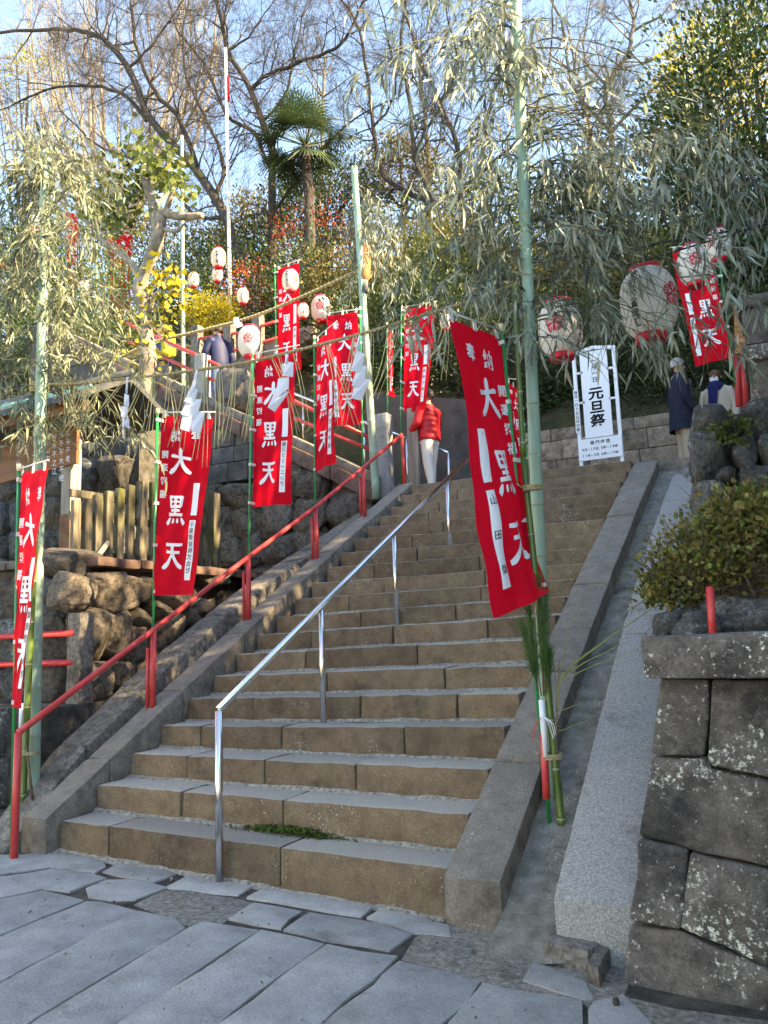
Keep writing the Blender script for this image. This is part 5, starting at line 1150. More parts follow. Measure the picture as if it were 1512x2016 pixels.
left_banner('red banner right of the picket fence, its lower half before dark boulders', (503, 704), (585, 689), (497, 998), (573, 993), '藤沢クリーニング', 3, (497, 698), (487, 1222))
left_banner('red banner swung sideways overlapping another banner behind it', (624, 672), (661, 642), (620, 930), (661, 912), '江之島水道', 4, (619, 668), (621, 1102))
a, b = X16(705, 613), X16(711, 836)
banner('red banner with its pole on the right, half hidden by the sideways banner', free(a, 645, 623, .6, True), a, free(b, 648, 838, .6, True), b, False, 'R', '片瀬商店会', 5, X16(709, 610), X16(716, 1015), .03)
left_banner('red banner at the top of the red handrail before the landing wall', (796, 609), (857, 600), (795, 812), (838, 806), '湘南竹細工', 6, (790, 606), (789, 948))
a, b = atY(546, 530, 8.9), atY(548, 738, 8.9)
banner('highest red banner standing on the slope left of the palm trunk', a, free(a, 590, 517, .6, False), b, free(b, 591, 726, .6, False), True, 'L', '寺田　山茂', 7, atY(541, 526, 8.9), atY(545, 790, 8.9), .03)
a, b = atY(765, 648, 8.7), atY(766, 775, 8.6)
banner('thin edge on red banner in shade left of the landing banner', a, free(a, 774, 655, .6, False), b, free(b, 777, 782, .6, False), True, 'L', '', 8, atY(762, 640, 8.7), atY(763, 850, 8.7), .05)
a, b = atR(983, 664, .46), atR(1066, 1168, .50)
banner('largest red banner, slanting before the right bamboo with its bottom corner curled', free(a, 881, 628, .6, False), a, free(b, 986, 1216, .56, False), b, False, 'R', '山　田　榮', 9, atR(988, 650, .45), atR(1083, 1632, .36), .04, .16)
a, b = atY(1022, 768, 7.5), atY(1036, 905, 7.5)
banner('dark red banner mostly hidden behind the largest banner and the bamboo', free(a, 1001, 752, .6, True), a, free(b, 1016, 897, .6, True), b, False, 'R', '', 10, atY(1024, 740, 7.5), atY(1040, 940, 7.5), .03)
a, b = atY(1400, 488, 7.2), atY(1440, 704, 7.2)
banner('red banner at the upper right behind the bamboo leaves and two lanterns', free(a, 1323, 494, .6, True), a, free(b, 1366, 722, .6, True), b, False, 'R', '浜辺', 11, atY(1412, 478, 7.2), atY(1448, 760, 7.2), .03)
for i, (x0, x1, y0, y1, lab) in enumerate([(128, 150, 418, 560, 'narrow red banner up on the slope behind the left bamboo leaves'), (57, 66, 440, 512, 'sliver of a red banner on the slope at the left edge'), (212, 254, 462, 605, 'white edged red banner on the slope left of the pollarded tree'), (240, 258, 455, 500, 'red banner scrap just above the white edged one')]):
    Y = 12.5 + i * .4; a, b = atY(x0, y0, Y), atY(x0 + 8, y1, Y); w_ = max((atY(x1, y0, Y) - a).length, .3)
    banner(lab, a, free(a, x1, y0 + 4, max(w_, .45), False), b, free(b, x1 + 6, y1 + 6, max(w_, .45), False), True, 'L', '', 20 + i, a + Vector((0, 0, .05)), b - Vector((0, 0, 1.6)), .05)

# ------------------------------------------------------------------ paper lanterns
def lantern_proto():
    prof = []; n = 30; H = .46
    for i in range(n * 2 + 1):
        t = i / (n * 2); z = -H / 2 + H * t; e = abs(2 * t - 1); r = .21 * (1 - .42 * e ** 3.2) + (.0028 if i % 2 else -.0028); prof.append((r, z))
    body = MB().lathe(prof, (0, 0, 0), 36, cap=False)
    top = MB().lathe([(.126, H / 2 - .005), (.13, H / 2), (.128, H / 2 + .025), (.118, H / 2 + .027)], (0, 0, 0), 28)
    bot = MB().lathe([(.108, -H / 2 - .052), (.116, -H / 2 - .048), (.118, -H / 2), (.112, -H / 2 + .004)], (0, 0, 0), 28)
    return body, top, bot, prof
LB, LT, LBo, LP = lantern_proto()
def mesh_of(mb, name, m, smooth=True):
    me = bpy.data.meshes.new(name); me.from_pydata([tuple(v) for v in mb.V], [], mb.F); me.polygons.foreach_set('use_smooth', [smooth] * len(me.polygons)); me.materials.append(m); return me
LMB, LMT, LMBo = mesh_of(LB, 'body', M['lantern'], False), mesh_of(LT, 'top_ring', M['lantern_red']), mesh_of(LBo, 'bottom_ring', M['lantern_red'])
def lrad(z):
    e = min(1, abs(z) / .23); return .21 * (1 - .42 * e ** 3.2) + .005
def lantern_print(kind, txt, a0):
    def S(x, y, l):
        r = lrad(y) + l; a = a0 + x / .21; return Vector((math.sin(a) * r, -math.cos(a) * r, y))
    p = Print(S, .03)
    if kind == 'crest':
        for k in range(5):
            A = math.pi / 2 + k * 2 * math.pi / 5; c = (math.cos(A) * .048, math.sin(A) * .048); pts = []
            for j in range(14):
                B = 2 * math.pi * j / 14; rr = .041 * (1 + .08 * math.cos(3 * B)); pts.append((c[0] + rr * math.cos(B), c[1] + rr * math.sin(B) * .95))
            p.tris([(c, pts[j], pts[(j + 1) % 14]) for j in range(14)], .001 + .0004 * k)
    else:
        n = len(txt); st = .40 / n; p.column(txt, 0, .20 - st * .5, st, min(.085, st * 1.02), bold=.018, lift=.001)
    me = bpy.data.meshes.new('print'); me.from_pydata([tuple(v) for v in p.V], [], p.F); me.materials.append(M['crest'] if kind == 'crest' else M['ink']); return me
def petals_line(a0):
    def S(x, y, l):
        r = lrad(y) + l; a = a0 + x / .21; return Vector((math.sin(a) * r, -math.cos(a) * r, y))
    p = Print(S, .03)
    for k in range(5):
        A = math.pi / 2 + k * 2 * math.pi / 5
        for dA in (-.32, 0, .32): 
            x0, y0, x1, y1 = math.cos(A) * .02, math.sin(A) * .02, math.cos(A + dA) * .078, math.sin(A + dA) * .078; nx_, ny_ = -(y1 - y0), x1 - x0; q = math.hypot(nx_, ny_); nx_, ny_ = nx_ / q * .0022, ny_ / q * .0022
            p.tris([((x0 - nx_, y0 - ny_), (x1 - nx_, y1 - ny_), (x1 + nx_, y1 + ny_)), ((x0 - nx_, y0 - ny_), (x1 + nx_, y1 + ny_), (x0 + nx_, y0 + ny_))], .004)
    me = bpy.data.meshes.new('petal_lines'); me.from_pydata([tuple(v) for v in p.V], [], p.F); me.materials.append(M['lantern']); return me
CREST, CLINES = lantern_print('crest', '', 0), petals_line(0)
TXT = {}
def lantern(label, px, py, D, sc, rot, txt, col, wire=.25):
    """rot turns the crest away from the viewer (radians, + to the right); col is the angle of the writing beside it"""
    p = atD(px, py, D); t = thing('paper_lantern', label, 'lantern', p, 'white paper lanterns'); v = Vector(CAM) - p; base = math.atan2(v.x, -v.y)
    t.rotation_euler = (0, 0, base + rot); t.scale = (sc, sc, sc * 1.12)
    def part(nm, me, par=None):
        o = bpy.data.objects.new(nm, me); COL.objects.link(o); o.parent = par or t; return o
    b = part('body', LMB); part('top_ring', LMT); part('bottom_ring', LMBo); part('crest', CREST, b); part('petal_lines', CLINES, b)
    if (txt, col) not in TXT: TXT[(txt, col)] = lantern_print('txt', txt, col)
    part('writing', TXT[(txt, col)], b)['kind'] = 'stuff'
    w = mesh_of(MB().tube([(0, 0, .28), (0, 0, .28 + wire)], .006, 6), 'hanger', M['wire']); part('hanger', w)
    return t
lantern('white lantern with a big red crest hanging left of the sign', 1103, 648, 7.9, 1.0, -.25, '江ノ島観光会', 1.35)
lantern('largest white lantern with black writing, hanging right of the sign', 1277, 597, 6.6, 1.06, .95, '藤沢江之島総講', -1.45)
lantern('white lantern hanging before the upper right banner', 1366, 522, 9.4, .85, .15, '長浜町', -1.25)
lantern('white lantern above the upper right banner, cut by leaves', 1415, 482, 10.4, .72, -.6, '飛久保会', 1.0)
lantern('cream lantern with a red crest hanging just before the rope left of the red banners', 492, 673, 14.3, 1.0, -.15, '片瀬江之島', 1.15)
lantern('white lantern with a centred red crest above the sideways banner', 632, 608, 16.8, .96, -.1, '江之島', 1.2)
lantern('white lantern hanging before the highest red banner', 572, 553, 15.5, .76, .75, '本牧江戸講', -1.2)
lantern('white lantern with its crest to the right, beside the flagpole', 430, 508, 16.2, .70, .8, '八幡恵三郎', -1.0)
lantern('small lantern tucked under the one beside the flagpole', 428, 541, 16.8, .52, .2, '宮元', -.5)
lantern('small lantern with black writing left of the flagpole near the thin bamboo', 381, 551, 16.0, .52, 1.2, '知明米屋', -1.1)
lantern('small lantern right of the flagpole above the rope', 478, 583, 16.0, .55, .9, '戸塚同好会', -1.1)
lantern('small lantern among the left bamboo leaves on the slope', 165, 567, 14.5, .45, .9, '鎌倉', -1.0)
lantern('small lantern half hidden behind the one with the centred crest', 597, 612, 16.0, .52, 1.1, '片瀬', -1.0)
lantern('small lantern peeping over the top corner of the largest banner', 877, 634, 14.0, .46, 1.2, '大久保', -1.1)
lantern('pinkish lantern at the left edge behind the bamboo pole', 74, 436, 14.5, .5, 1.2, '宮', -1.1)

# ------------------------------------------------------------------ bamboo
def bamboo_leaf_np(pos, dirs, L, Wd, rs, curl=.35):
    n = len(pos); d = dirs / np.linalg.norm(dirs, axis=1, keepdims=True); t = rs.normal(size=(n, 3)); s = np.cross(d, t); s /= np.linalg.norm(s, axis=1, keepdims=True); nn = np.cross(s, d)
    L = L[:, None]; Wd = Wd[:, None]; bend = nn * rs.normal(0, curl, (n, 1)) * L * .5 + np.array([0, 0, -1.]) * L * .12; fold = nn * Wd * rs.uniform(-.5, .5, (n, 1))
    c = lambda q: pos + d * L * q + bend * q * q
    V = np.stack([pos, c(.3) + s * Wd * .5 + fold, c(.3) - s * Wd * .5 + fold, c(.65) + s * Wd * .42 + fold * .8, c(.65) - s * Wd * .42 + fold * .8, c(1.)], 1).reshape(-1, 3)
    F = (np.arange(n)[:, None, None] * 6 + np.array([[0, 1, 2], [1, 3, 2], [2, 3, 4], [3, 5, 4]])[None]).reshape(-1, 3)
    return V, F
def culm(name, P0, P1, r0, r1, m, parent, gap=.34, first=.1, bow=.0):
    P0, P1 = Vector(P0), Vector(P1); L_ = (P1 - P0).length; pts = []; rad = []; z = first; mb = MB(); q = (P1 - P0).normalized().orthogonal()
    def at(s): f_ = s / L_; return P0 + (P1 - P0) * f_ + q * bow * math.sin(math.pi * f_)
    s_ = 0; nodes = []
    def R(s): return r0 + (r1 - r0) * s / L_
    pts.append(at(0)); rad.append(R(0))
    while z < L_ - .02:
        for ds, k in ((-.02, .985), (-.006, 1.07), (.0, .96), (.006, 1.09), (.02, .985)): pts.append(at(max(0, z + ds))); rad.append(R(z) * k)
        nodes.append(at(z)); z += gap
    pts.append(at(L_)); rad.append(R(L_)); mb.tube(pts, rad, 16); o = mb.build(name, m, parent, smooth=True)
    ax = (P1 - P0).normalized()
    for i, q_ in enumerate(nodes):
        rr = R(first + gap * i)
        MB().lathe([(rr * 1.0, -.011), (rr * 1.075, -.006), (rr * 1.1, 0), (rr * 1.075, .004), (rr * 1.0, .008)], q_, 16, axis=tuple(ax), cap=False).build('node_ring', M['bamboo_node'], o, smooth=True)
    return o, nodes, at
def leafy(t, starts, ends, seed, mat_leaf, nleaf=1.0, objs=0, hang=.9, Lr=(.09, .165), keep=None):
    """sprays from the culm (starts) to points reached by their tips (ends), hung with leaves"""
    rg = random.Random(seed); rs = np.random.default_rng(seed); wd = Wood(); P = []; Dv = []
    for a, e in zip(starts, ends):
        a, e = Vector(a), Vector(e); span = (e - a).length
        m_ = a * .5 + e * .5 + Vector((0, 0, .16 * span)); S = smooth_path([a, a * .75 + m_ * .3 - a * .05 if False else (a * .6 + m_ * .4) + Vector((0, 0, .05 * span)), m_, e], 5, rg, .015); wd.limb(S, .0075, .002)
        for j in range(3, len(S)):
            for _ in range(2):
                d = (S[min(j + 1, len(S) - 1)] - S[j - 1]).normalized(); sd = Vector((rg.gauss(0, 1), rg.gauss(0, 1), rg.gauss(-.15, .6))).normalized(); L_ = rg.uniform(.14, .42); q = [S[j]]
                dd = (d * .7 + sd * .8).normalized()
                for k in range(4): dd = (dd + Vector((0, 0, -.22))).normalized(); q.append(q[-1] + dd * L_ / 4)
                wd.limb(q, .0028, .0012)
                for k in range(1, 5):
                    for _ in range(int(rg.choice([1, 2, 3, 4]) * nleaf + rg.random() * .5)):
                        P.append(q[k]); Dv.append(dd * .45 + Vector((rg.gauss(0, .55), rg.gauss(0, .55), rg.gauss(-hang, .45))))
    if keep is not None:
        K = [i for i, q in enumerate(P) if rg.random() < keep(756 + FPX * float((np.array(q) - CAM) @ C_R) / depth(q), 1008 - FPX * float((np.array(q) - CAM) @ C_U) / depth(q))]
        P = [P[i] for i in K]; Dv = [Dv[i] for i in K]
    P = np.array([tuple(v) for v in P]); Dv = np.array([tuple(v) for v in Dv]); n = len(P); Ls = rs.uniform(Lr[0], Lr[1], n); Ws = Ls * rs.uniform(.09, .16, n)
    wd.build(t, M['bamboo_twig'], 'branches', 'twigs', .006)
    for ch in t.children:
        if ch.name.startswith('branches'): ch['kind'] = 'stuff'
    k = min(objs, n); sel = rs.permutation(n) if objs else np.arange(n)
    if objs:   # the leaves nearest the viewer are pieces of their own
        dist = np.linalg.norm(P - CAM, axis=1); sel = np.argsort(dist)
    big, rest = sel[:k], sel[k:]
    V, F = bamboo_leaf_np(P[rest], Dv[rest], Ls[rest], Ws[rest], rs); o = mesh_np('leaves', V, F, mat_leaf, t, smooth=True); o['kind'] = 'stuff'
    if k:
        var = []
        for i in range(6):
            V, F = bamboo_leaf_np(np.zeros((1, 3)), np.array([[0, 0, -1.]]), np.array([1.]), np.array([.13]), np.random.default_rng(900 + i)); me = bpy.data.meshes.new('leaf'); me.from_pydata(V.tolist(), [], F.tolist()); me.polygons.foreach_set('use_smooth', [True] * 4); me.materials.append(mat_leaf); var.append(me)
        for i in big:
            ob = bpy.data.objects.new('leaf', var[int(i) % 6]); ob.location = P[i]; ob.scale = [float(Ls[i])] * 3; ob.rotation_mode = 'QUATERNION'
            ob.rotation_quaternion = Vector(Dv[i]).to_track_quat('-Z', 'Y') @ Matrix.Rotation(rg.uniform(0, 6.28), 3, 'Z').to_quaternion(); link(ob, t)
    return n

def ell(x, y, cx, cy, rx, ry): return ((x - cx) / rx) ** 2 + ((y - cy) / ry) ** 2 < 1
def keep_right(x, y):
    y += 45                                      # a leaf hangs below the point it grows from
    if ell(x, y, 1103, 640, 62, 100) or ell(x, y, 1278, 590, 75, 115): return .10
    if 1130 < x < 1235 and 690 < y < 930: return .06
    if 1310 < x < 1450 and 700 < y < 840: return .22
    if 1320 < x < 1440 and 470 < y < 700: return .4
    if 870 < x < 1000 and 630 < y < 760: return .08
    if y > 760: return .1
    if x > 1060 and y < 350 - (x - 1060) * .22: return .14 if x < 1250 else .05
    if x < 1060 and y < 280: return .5
    if x < 980 and y > 600: return .5
    if 980 < x < 1110: return .4
    if x < 980: return .6
    return .9
def keep_left(x, y):
    y += 40
    if ell(x, y, 140, 490, 26, 90) or ell(x, y, 235, 530, 45, 95) or ell(x, y, 165, 570, 26, 30): return .12
    if 50 < x < 165 and 800 < y < 960: return .22
    if 255 < x < 345 and 280 < y < 700: return .35
    if x > 330 or y > 930: return .15
    if 150 < x < 260 and 780 < y < 880: return .5
    return .9
rg = random.Random(60)
# right gate bamboo
b0 = atR(1084, 1590, .56); b1 = atR(1008, -160, .66)
rb = thing('bamboo_pole', 'tall pale green bamboo pole hung with grey green leaves on the right of the steps', 'bamboo', b0)
_, nd, fat = culm('culm', b0, b1, .046, .042, M['bamboo_pale'], rb, .36, .2)
E1 = [(1505, 240), (1512, 300), (1512, 380), (1495, 460), (1470, 540), (1505, 600), (1430, 640), (1390, 690), (1330, 690), (1290, 650), (1240, 690), (1200, 660), (1140, 690), (1250, 480), (1320, 420), (1380, 360), (1430, 300), (1470, 270), (1180, 560), (1280, 540), (1350, 500), (1220, 420), (1400, 450), (1450, 390), (1330, 600), (1420, 550), (1110, 520), (1370, 640), (1300, 360), (1480, 350), (1490, 420), (1440, 480), (1250, 380), (1410, 600), (1160, 430), (1100, 600), (1540, 330), (1550, 450), (1530, 540), (1450, 690),
      (960, 680), (900, 650), (850, 690), (800, 640), (780, 560), (880, 600), (930, 560), (760, 450), (830, 420), (900, 480), (990, 500), (740, 300), (790, 220), (850, 320), (930, 300), (700, 150), (760, 100), (830, 150), (900, 130), (960, 220), (720, 20), (800, 30), (870, 60), (950, 40), (1060, 120), (1120, 60), (1080, 260), (820, 600), (940, 640)]
ST_, EN = [], []
for x, y in E1:
    e = atD(x, y, depth(atR(1030, 500, .6)) + rg.uniform(-.7, 1.0)); up = min(.6, .15 + abs(x - 1030) / 1100); zz = e.z + up * rg.uniform(.6, 1.2)
    f_ = (zz - b0.z) / (b1.z - b0.z); s_ = b0 + (b1 - b0) * min(f_, .99); ST_.append(s_); EN.append(e)
n1 = leafy(rb, ST_, EN, 61, M['bamboo_leaf'], .7, 280, .8, (.09, .19), keep_right)
# left gate bamboo
c0 = atY(64, 1585, .62); c1 = atY(91, 300, .75)
lbm = thing('bamboo_pole', 'pale green bamboo pole with a cut top left of the steps', 'bamboo', c0)
culm('culm', c0, c1, .056, .048, M['bamboo_pale'], lbm, .4, .15)
E2 = [(20, 330), (60, 300), (130, 340), (180, 320), (230, 360), (30, 430), (150, 440), (210, 470), (260, 500), (20, 520), (120, 540), (180, 580), (240, 600), (300, 640), (10, 620), (130, 650), (200, 700), (270, 720), (320, 700), (15, 720), (140, 760), (60, 800), (20, 850), (120, 860), (210, 880), (260, 850), (300, 880), (60, 880), (180, 640), (40, 560), (330, 610), (230, 540), (-30, 500), (-40, 650), (-30, 800), (-20, 380), (100, 250), (40, 250), (150, 270), (250, 800), (170, 500), (90, 460), (200, 400), (70, 380)]
ST_, EN = [], []
for x, y in E2:
    e = atD(x, y, depth(atY(80, 600, .7)) + rg.uniform(-.8, .9)); zz = e.z + rg.uniform(.1, .5); f_ = (zz - c0.z) / (c1.z - c0.z)
    ST_.append(c0 + (c1 - c0) * min(max(f_, .2), .97)); EN.append(e)
n2 = leafy(lbm, ST_, EN, 62, M['bamboo_leaf_dry'], .6, 0, .5, (.08, .165), keep_left)
# bamboo at the top of the red handrail, and thinner ones behind
p0, p1 = atX(741, 982, -1.82), atX(697, 328, -1.82)
t3 = thing('bamboo_pole', 'slim pale bamboo pole leaning at the top of the red handrail', 'bamboo', p0); culm('culm', p0, p1, .062, .05, M['bamboo_pale'], t3, .5, .2)
E3 = [(760, 560), (800, 520), (840, 580), (700, 560), (680, 620), (730, 500), (770, 640), (820, 640), (750, 430), (690, 460)]
leafy(t3, [p0 + (p1 - p0) * rg.uniform(.75, .95) for _ in E3], [atD(x, y, depth(p1) + rg.uniform(-.6, .6)) for x, y in E3], 63, M['bamboo_leaf'], .8)
k0, k1 = atX(718, 552, -1.78), atX(719, 486, -1.78); tb = thing('bamboo_tube', 'tan bamboo tube fixed to the slim pole above the red banners', 'bamboo tube', k0)
MB().lathe([(.06, 0), (.09, .05), (.094, .3), (.088, (k1 - k0).length), (.07, (k1 - k0).length)], k0, 20, axis=tuple(k1 - k0)).build('tube', M['wood_orange'], tb, angle=40)
MB().tube([k0 + (k0 - k1) * .35, k0], .055, 14).build('collar', M['boulder_blue'], tb, smooth=True)
p0, p1 = atY(361, 775, 7.3), atY(358, 268, 7.3)
t4 = thing('bamboo_pole', 'thin pale bamboo pole rising from the upper flight left of the flagpole', 'bamboo', p0); culm('culm', p0, p1, .04, .034, M['bamboo_pale'], t4, .5, .2)
p0, p1 = atY(192, 640, 11), atY(190, 480, 11)
t5 = thing('bamboo_pole', 'thin green pole on the slope among the left leaves', 'bamboo', p0); culm('culm', p0 - Vector((0, 0, 1)), p1, .035, .03, M['bamboo_pale'], t5, .5, .2)
fp0, fp1 = atY(456, 690, 11.5), atY(444, 95, 11.5)
fl = thing('flagpole', 'white flagpole with a narrow red strip among the bare trees', 'flagpole', fp0)
MB().tube([fp0 - Vector((0, 0, 1.5)), fp1], [.055, .035], 12).build('pole', M['lantern'], fl, smooth=True)
MB().beam(fp1 + (fp0 - fp1) * .10 + Vector((.05, 0, 0)), fp1 + (fp0 - fp1) * .19 + Vector((.07, 0, 0)), .07, .02, (0, 1, 0)).build('red_strip', M['cloth_red'], fl, smooth=True)

# kadomatsu: dark bamboo, pine, plum twigs and a red white wrapped pole foot, right
kb = thing('new_year_decoration', 'dark green bamboo, pine sprig and plum twigs tied up in the right channel', 'decoration', atR(1100, 1628, .38))
d0 = atR(1106, 1625, .36); d1 = atR(1030, 900, .40); d2 = atR(1012, 560, .44)
culm('bamboo', d0, d1, .026, .020, M['bamboo_dark'], kb, .30, .04); culm('bamboo', d1, d2, .020, .017, M['bamboo_dark'], kb, .36, .1)
V = []; F = []; rs = np.random.default_rng(71); PV = []; PD = []
for (x0, y0, x1, y1) in [(1066, 1370, 1042, 1210), (1070, 1370, 1062, 1150), (1060, 1360, 1030, 1240), (1074, 1365, 1074, 1180), (1078, 1350, 1080, 1290)]:
    a, b = atR(x0, y0, .34), atR(x1, y1, .33); MB().tube([a, b], .005, 6).build('pine_stem', M['twig'], kb, smooth=True)
    for i in range(650):
        t_ = rg.uniform(.2, 1.03); q = a + (b - a) * t_; PV.append(tuple(q)); v = (b - a).normalized() * 1.6 + Vector((rg.gauss(0, .5), rg.gauss(0, .5), rg.gauss(0, .3))); PD.append(tuple(v))
V, F = leaf_quads(np.array(PV), np.array(PD), .085, rs, .028); mesh_np('pine_needles', V, F, M['pine'], kb)['kind'] = 'stuff'
for P, r0, mk in [([(1098, 1640), (1097, 1500), (1096, 1400), (1102, 1300)], .009, 'twig'), ([(1097, 1400), (1104, 1340), (1140, 1300), (1330, 1165)], .006, 'twig_green'), ([(1100, 1345), (1125, 1310), (1200, 1255), (1272, 1205)], .005, 'twig_green'), ([(1100, 1335), (1130, 1215), (1165, 1160)], .004, 'twig_green'), ([(1110, 1330), (1160, 1300), (1236, 1263)], .004, 'twig_green'), ([(1112, 1340), (1170, 1310), (1258, 1280)], .004, 'twig_green'), ([(1102, 1400), (1130, 1390), (1150, 1380)], .003, 'twig_green'), ([(1100, 1440), (1140, 1425), (1170, 1412)], .003, 'twig_green'), ([(1096, 1365), (1092, 1320), (1085, 1280)], .004, 'twig')]:
    S = smooth_path([atR(x, y, .36) for x, y in P], 5, rg, .003); MB().tube(S, [r0 * (1 - .6 * i / (len(S) - 1)) for i in range(len(S))], 6).build('plum_twig', M[mk], kb, smooth=True)
MB().tube([atR(1076, 1572, .33), atR(1070, 1445, .335)], .024, 12).build('red_wrap', M['redpaint'], kb, smooth=True)
MB().tube([atR(1074, 1490, .325), atR(1066, 1378, .33)], .019, 12).build('white_wrap', M['print_white'], kb, smooth=True)
for dx in (0, 5, 9): MB().tube(smooth_path([atR(1070, 1410, .30), atR(1080 + dx, 1425, .28), atR(1090 + dx * .4, 1456 - dx, .29)], 4), .0022, 5).build('paper_cord', M['print_white'], kb, smooth=True)
for dx in (0, 4, 8): MB().tube(smooth_path([atR(1066, 1412, .30), atR(1056 - dx * .4, 1430, .29), atR(1051 - dx * .5, 1450 + dx, .29)], 4), .0016, 5).build('red_cord', M['redpaint'], kb, smooth=True)
for k, (px, py) in enumerate([(1086, 1488), (1048, 960)]):
    cc = atR(px, py, .36); mb = MB()
    for j in range(3): mb.tube([cc + Vector((math.cos(a) * .062, math.sin(a) * .05, -.012 + .012 * j + .004 * math.sin(a))) for a in [2 * math.pi * i / 16 for i in range(17)]], .0065, 6, False)
    mb.tube([cc + Vector((-.06, -.03, 0)), cc + Vector((-.09, -.05, .03))], .006, 6); mb.build('straw_tie', M['rope'], kb, smooth=True)
# the left one, mostly behind the banner
kl = thing('new_year_decoration', 'dark bamboo and twigs tied to the foot of the left bamboo pole', 'decoration', atY(50, 1590, .5))
culm('bamboo', atY(44, 1590, .5), atY(72, 1000, .55), .03, .026, M['bamboo_dark'], kl, .35, .1)
MB().tube([atY(40, 1440, .45), atY(42, 1385, .45)], .015, 10).build('white_wrap', M['print_white'], kl, smooth=True)
MB().tube([atY(64, 1575, .5), atY(52, 1470, .5)], .011, 8).build('plum_twig', M['twig'], kl, smooth=True)
mb = MB(); cc = atY(56, 1481, .55)
for j in range(2): mb.tube([cc + Vector((math.cos(a) * .1, math.sin(a) * .07, -.012 + .014 * j)) for a in [2 * math.pi * i / 16 for i in range(17)]], .006, 6, False)
mb.build('straw_tie', M['rope'], kl, smooth=True)

# ------------------------------------------------------------------ ropes, straw tassels, paper streamers, wires
def rope(name, label, pts, r, twist=46, m='rope'):
    S = smooth_path(pts, 8); t = thing(name, label, 'rope', S[0])
    for k in range(2):
        q = []; n = len(S) * 4; u = None
        for i in range(n):
            f_ = i / (n - 1) * (len(S) - 1); j = min(int(f_), len(S) - 2); p = S[j] + (S[j + 1] - S[j]) * (f_ - j); d = (S[j + 1] - S[j]).normalized(); a_ = Vector((0, 0, 1)); s_ = d.cross(a_).normalized(); v = s_.cross(d); A = f_ * twist / 8 + k * math.pi; q.append(p + (s_ * math.cos(A) + v * math.sin(A)) * r * .55)
        MB().tube(q, r * .72, 6).build('strand', M[m], t, smooth=True)
    return t, S
DL_ = depth(atY(75, 759, .75)); DR_ = depth(atR(1016, 559, .6))
RP = [(60, 757), (150, 755), (301, 740), (400, 727), (483, 714), (592, 688), (731, 652), (863, 611), (940, 588), (1020, 557)]
def dr(x): f_ = (x - 60) / 960; return 1 / ((1 - f_) / DL_ + f_ / DR_)
r1_, RS = rope('straw_rope', 'twisted straw rope with tassels strung between the two gate bamboos', [atD(x, y, dr(x)) for x, y in RP], .013)
mb = MB()
for j in range(4):
    cc = atY(76, 757 + j * 5, .74); mb.tube([cc + Vector((math.cos(a) * .066, math.sin(a) * .066, 0.004 * math.sin(2 * a))) for a in [2 * math.pi * i / 18 for i in range(19)]], .011, 6, False)
mb.build('knot', M['rope'], r1_, smooth=True)
TS = [(122, 758, 128, 850), (122, 758, 168, 875), (150, 757, 118, 850), (160, 756, 120, 856), (185, 755, 124, 850), (205, 753, 122, 862), (235, 750, 150, 850), (163, 756, 168, 865), (160, 756, 150, 890), (275, 745, 210, 884), (300, 742, 270, 880), (300, 742, 284, 905), (330, 738, 313, 850), (330, 738, 345, 870), (365, 732, 352, 888), (365, 732, 330, 880), (395, 728, 378, 905), (395, 728, 398, 920), (425, 724, 421, 885), (430, 724, 428, 875), (463, 718, 430, 870), (463, 718, 441, 868), (495, 712, 475, 862), (498, 711, 481, 870), (540, 702, 590, 850), (545, 700, 577, 865), (575, 693, 600, 842), (700, 662, 650, 830), (690, 664, 672, 838), (735, 650, 715, 790), (770, 640, 728, 780), (780, 638, 733, 785), (870, 608, 850, 700), (872, 608, 868, 749), (1000, 566, 960, 690), (985, 572, 900, 700), (640, 676, 665, 838), (650, 674, 700, 845)]
def on_rope(x):
    best = min(RS, key=lambda q: abs(756 + FPX * float((np.array(q) - CAM) @ C_R) / depth(q) - x)); return best
for x0, y0, x1, y1 in TS:
    a = on_rope(x0); b = atD(x1, y1, depth(a) - .02); S = smooth_path([a, a * .5 + b * .5 + Vector((.02, 0, -.015)), b], 3)
    mb = MB(); mb.tube(S, [.0045, .0044, .0042, .004, .0036, .0033, .003][:len(S)], 6); o = Vector((.012, .01, 0)); mb.tube([q + o * (1 + i * .25) for i, q in enumerate(S)], .0024, 5); mb.build('tassel', M['straw'], r1_, smooth=True)
def shide(label, x, y, pl, dd, w_=.06):
    a = on_rope(x); D = depth(a) - .03; t = thing('paper_streamer', label, 'paper streamer', a, 'zigzag paper streamers')
    for i, quad in enumerate(pl):
        P = [atD(qx, qy, D - .012 * i - dd * j * .02) for j, (qx, qy) in enumerate(quad)]; n = (P[1] - P[0]).cross(P[2] - P[0]).normalized() * .0008
        MB().add([q + n for q in P] + [q - n for q in P], [(0, 1, 2, 3), (7, 6, 5, 4), (0, 4, 5, 1), (1, 5, 6, 2), (2, 6, 7, 3), (3, 7, 4, 0)]).build('paper_fold', M['paper'], t)
shide('four step zigzag paper streamer before the banner by the picket fence', 388, 730, [[(386, 728), (389, 728), (384, 764), (371, 782)], [(376, 762), (390, 767), (381, 797), (362, 790)], [(368, 786), (397, 786), (387, 825), (356, 815)], [(375, 806), (404, 812), (395, 852), (377, 848)], [(360, 812), (380, 818), (374, 851), (355, 844)]], 1)
shide('thin twisted paper streamer hanging in front of the pollarded trunk', 252, 748, [[(249, 742), (253, 742), (251, 775), (247, 775)], [(245, 775), (254, 778), (254, 800), (244, 798)], [(238, 800), (252, 799), (252, 822), (238, 820)], [(240, 821), (254, 825), (255, 845), (244, 838)], [(240, 820), (246, 822), (245, 864), (241, 860)]], 1)
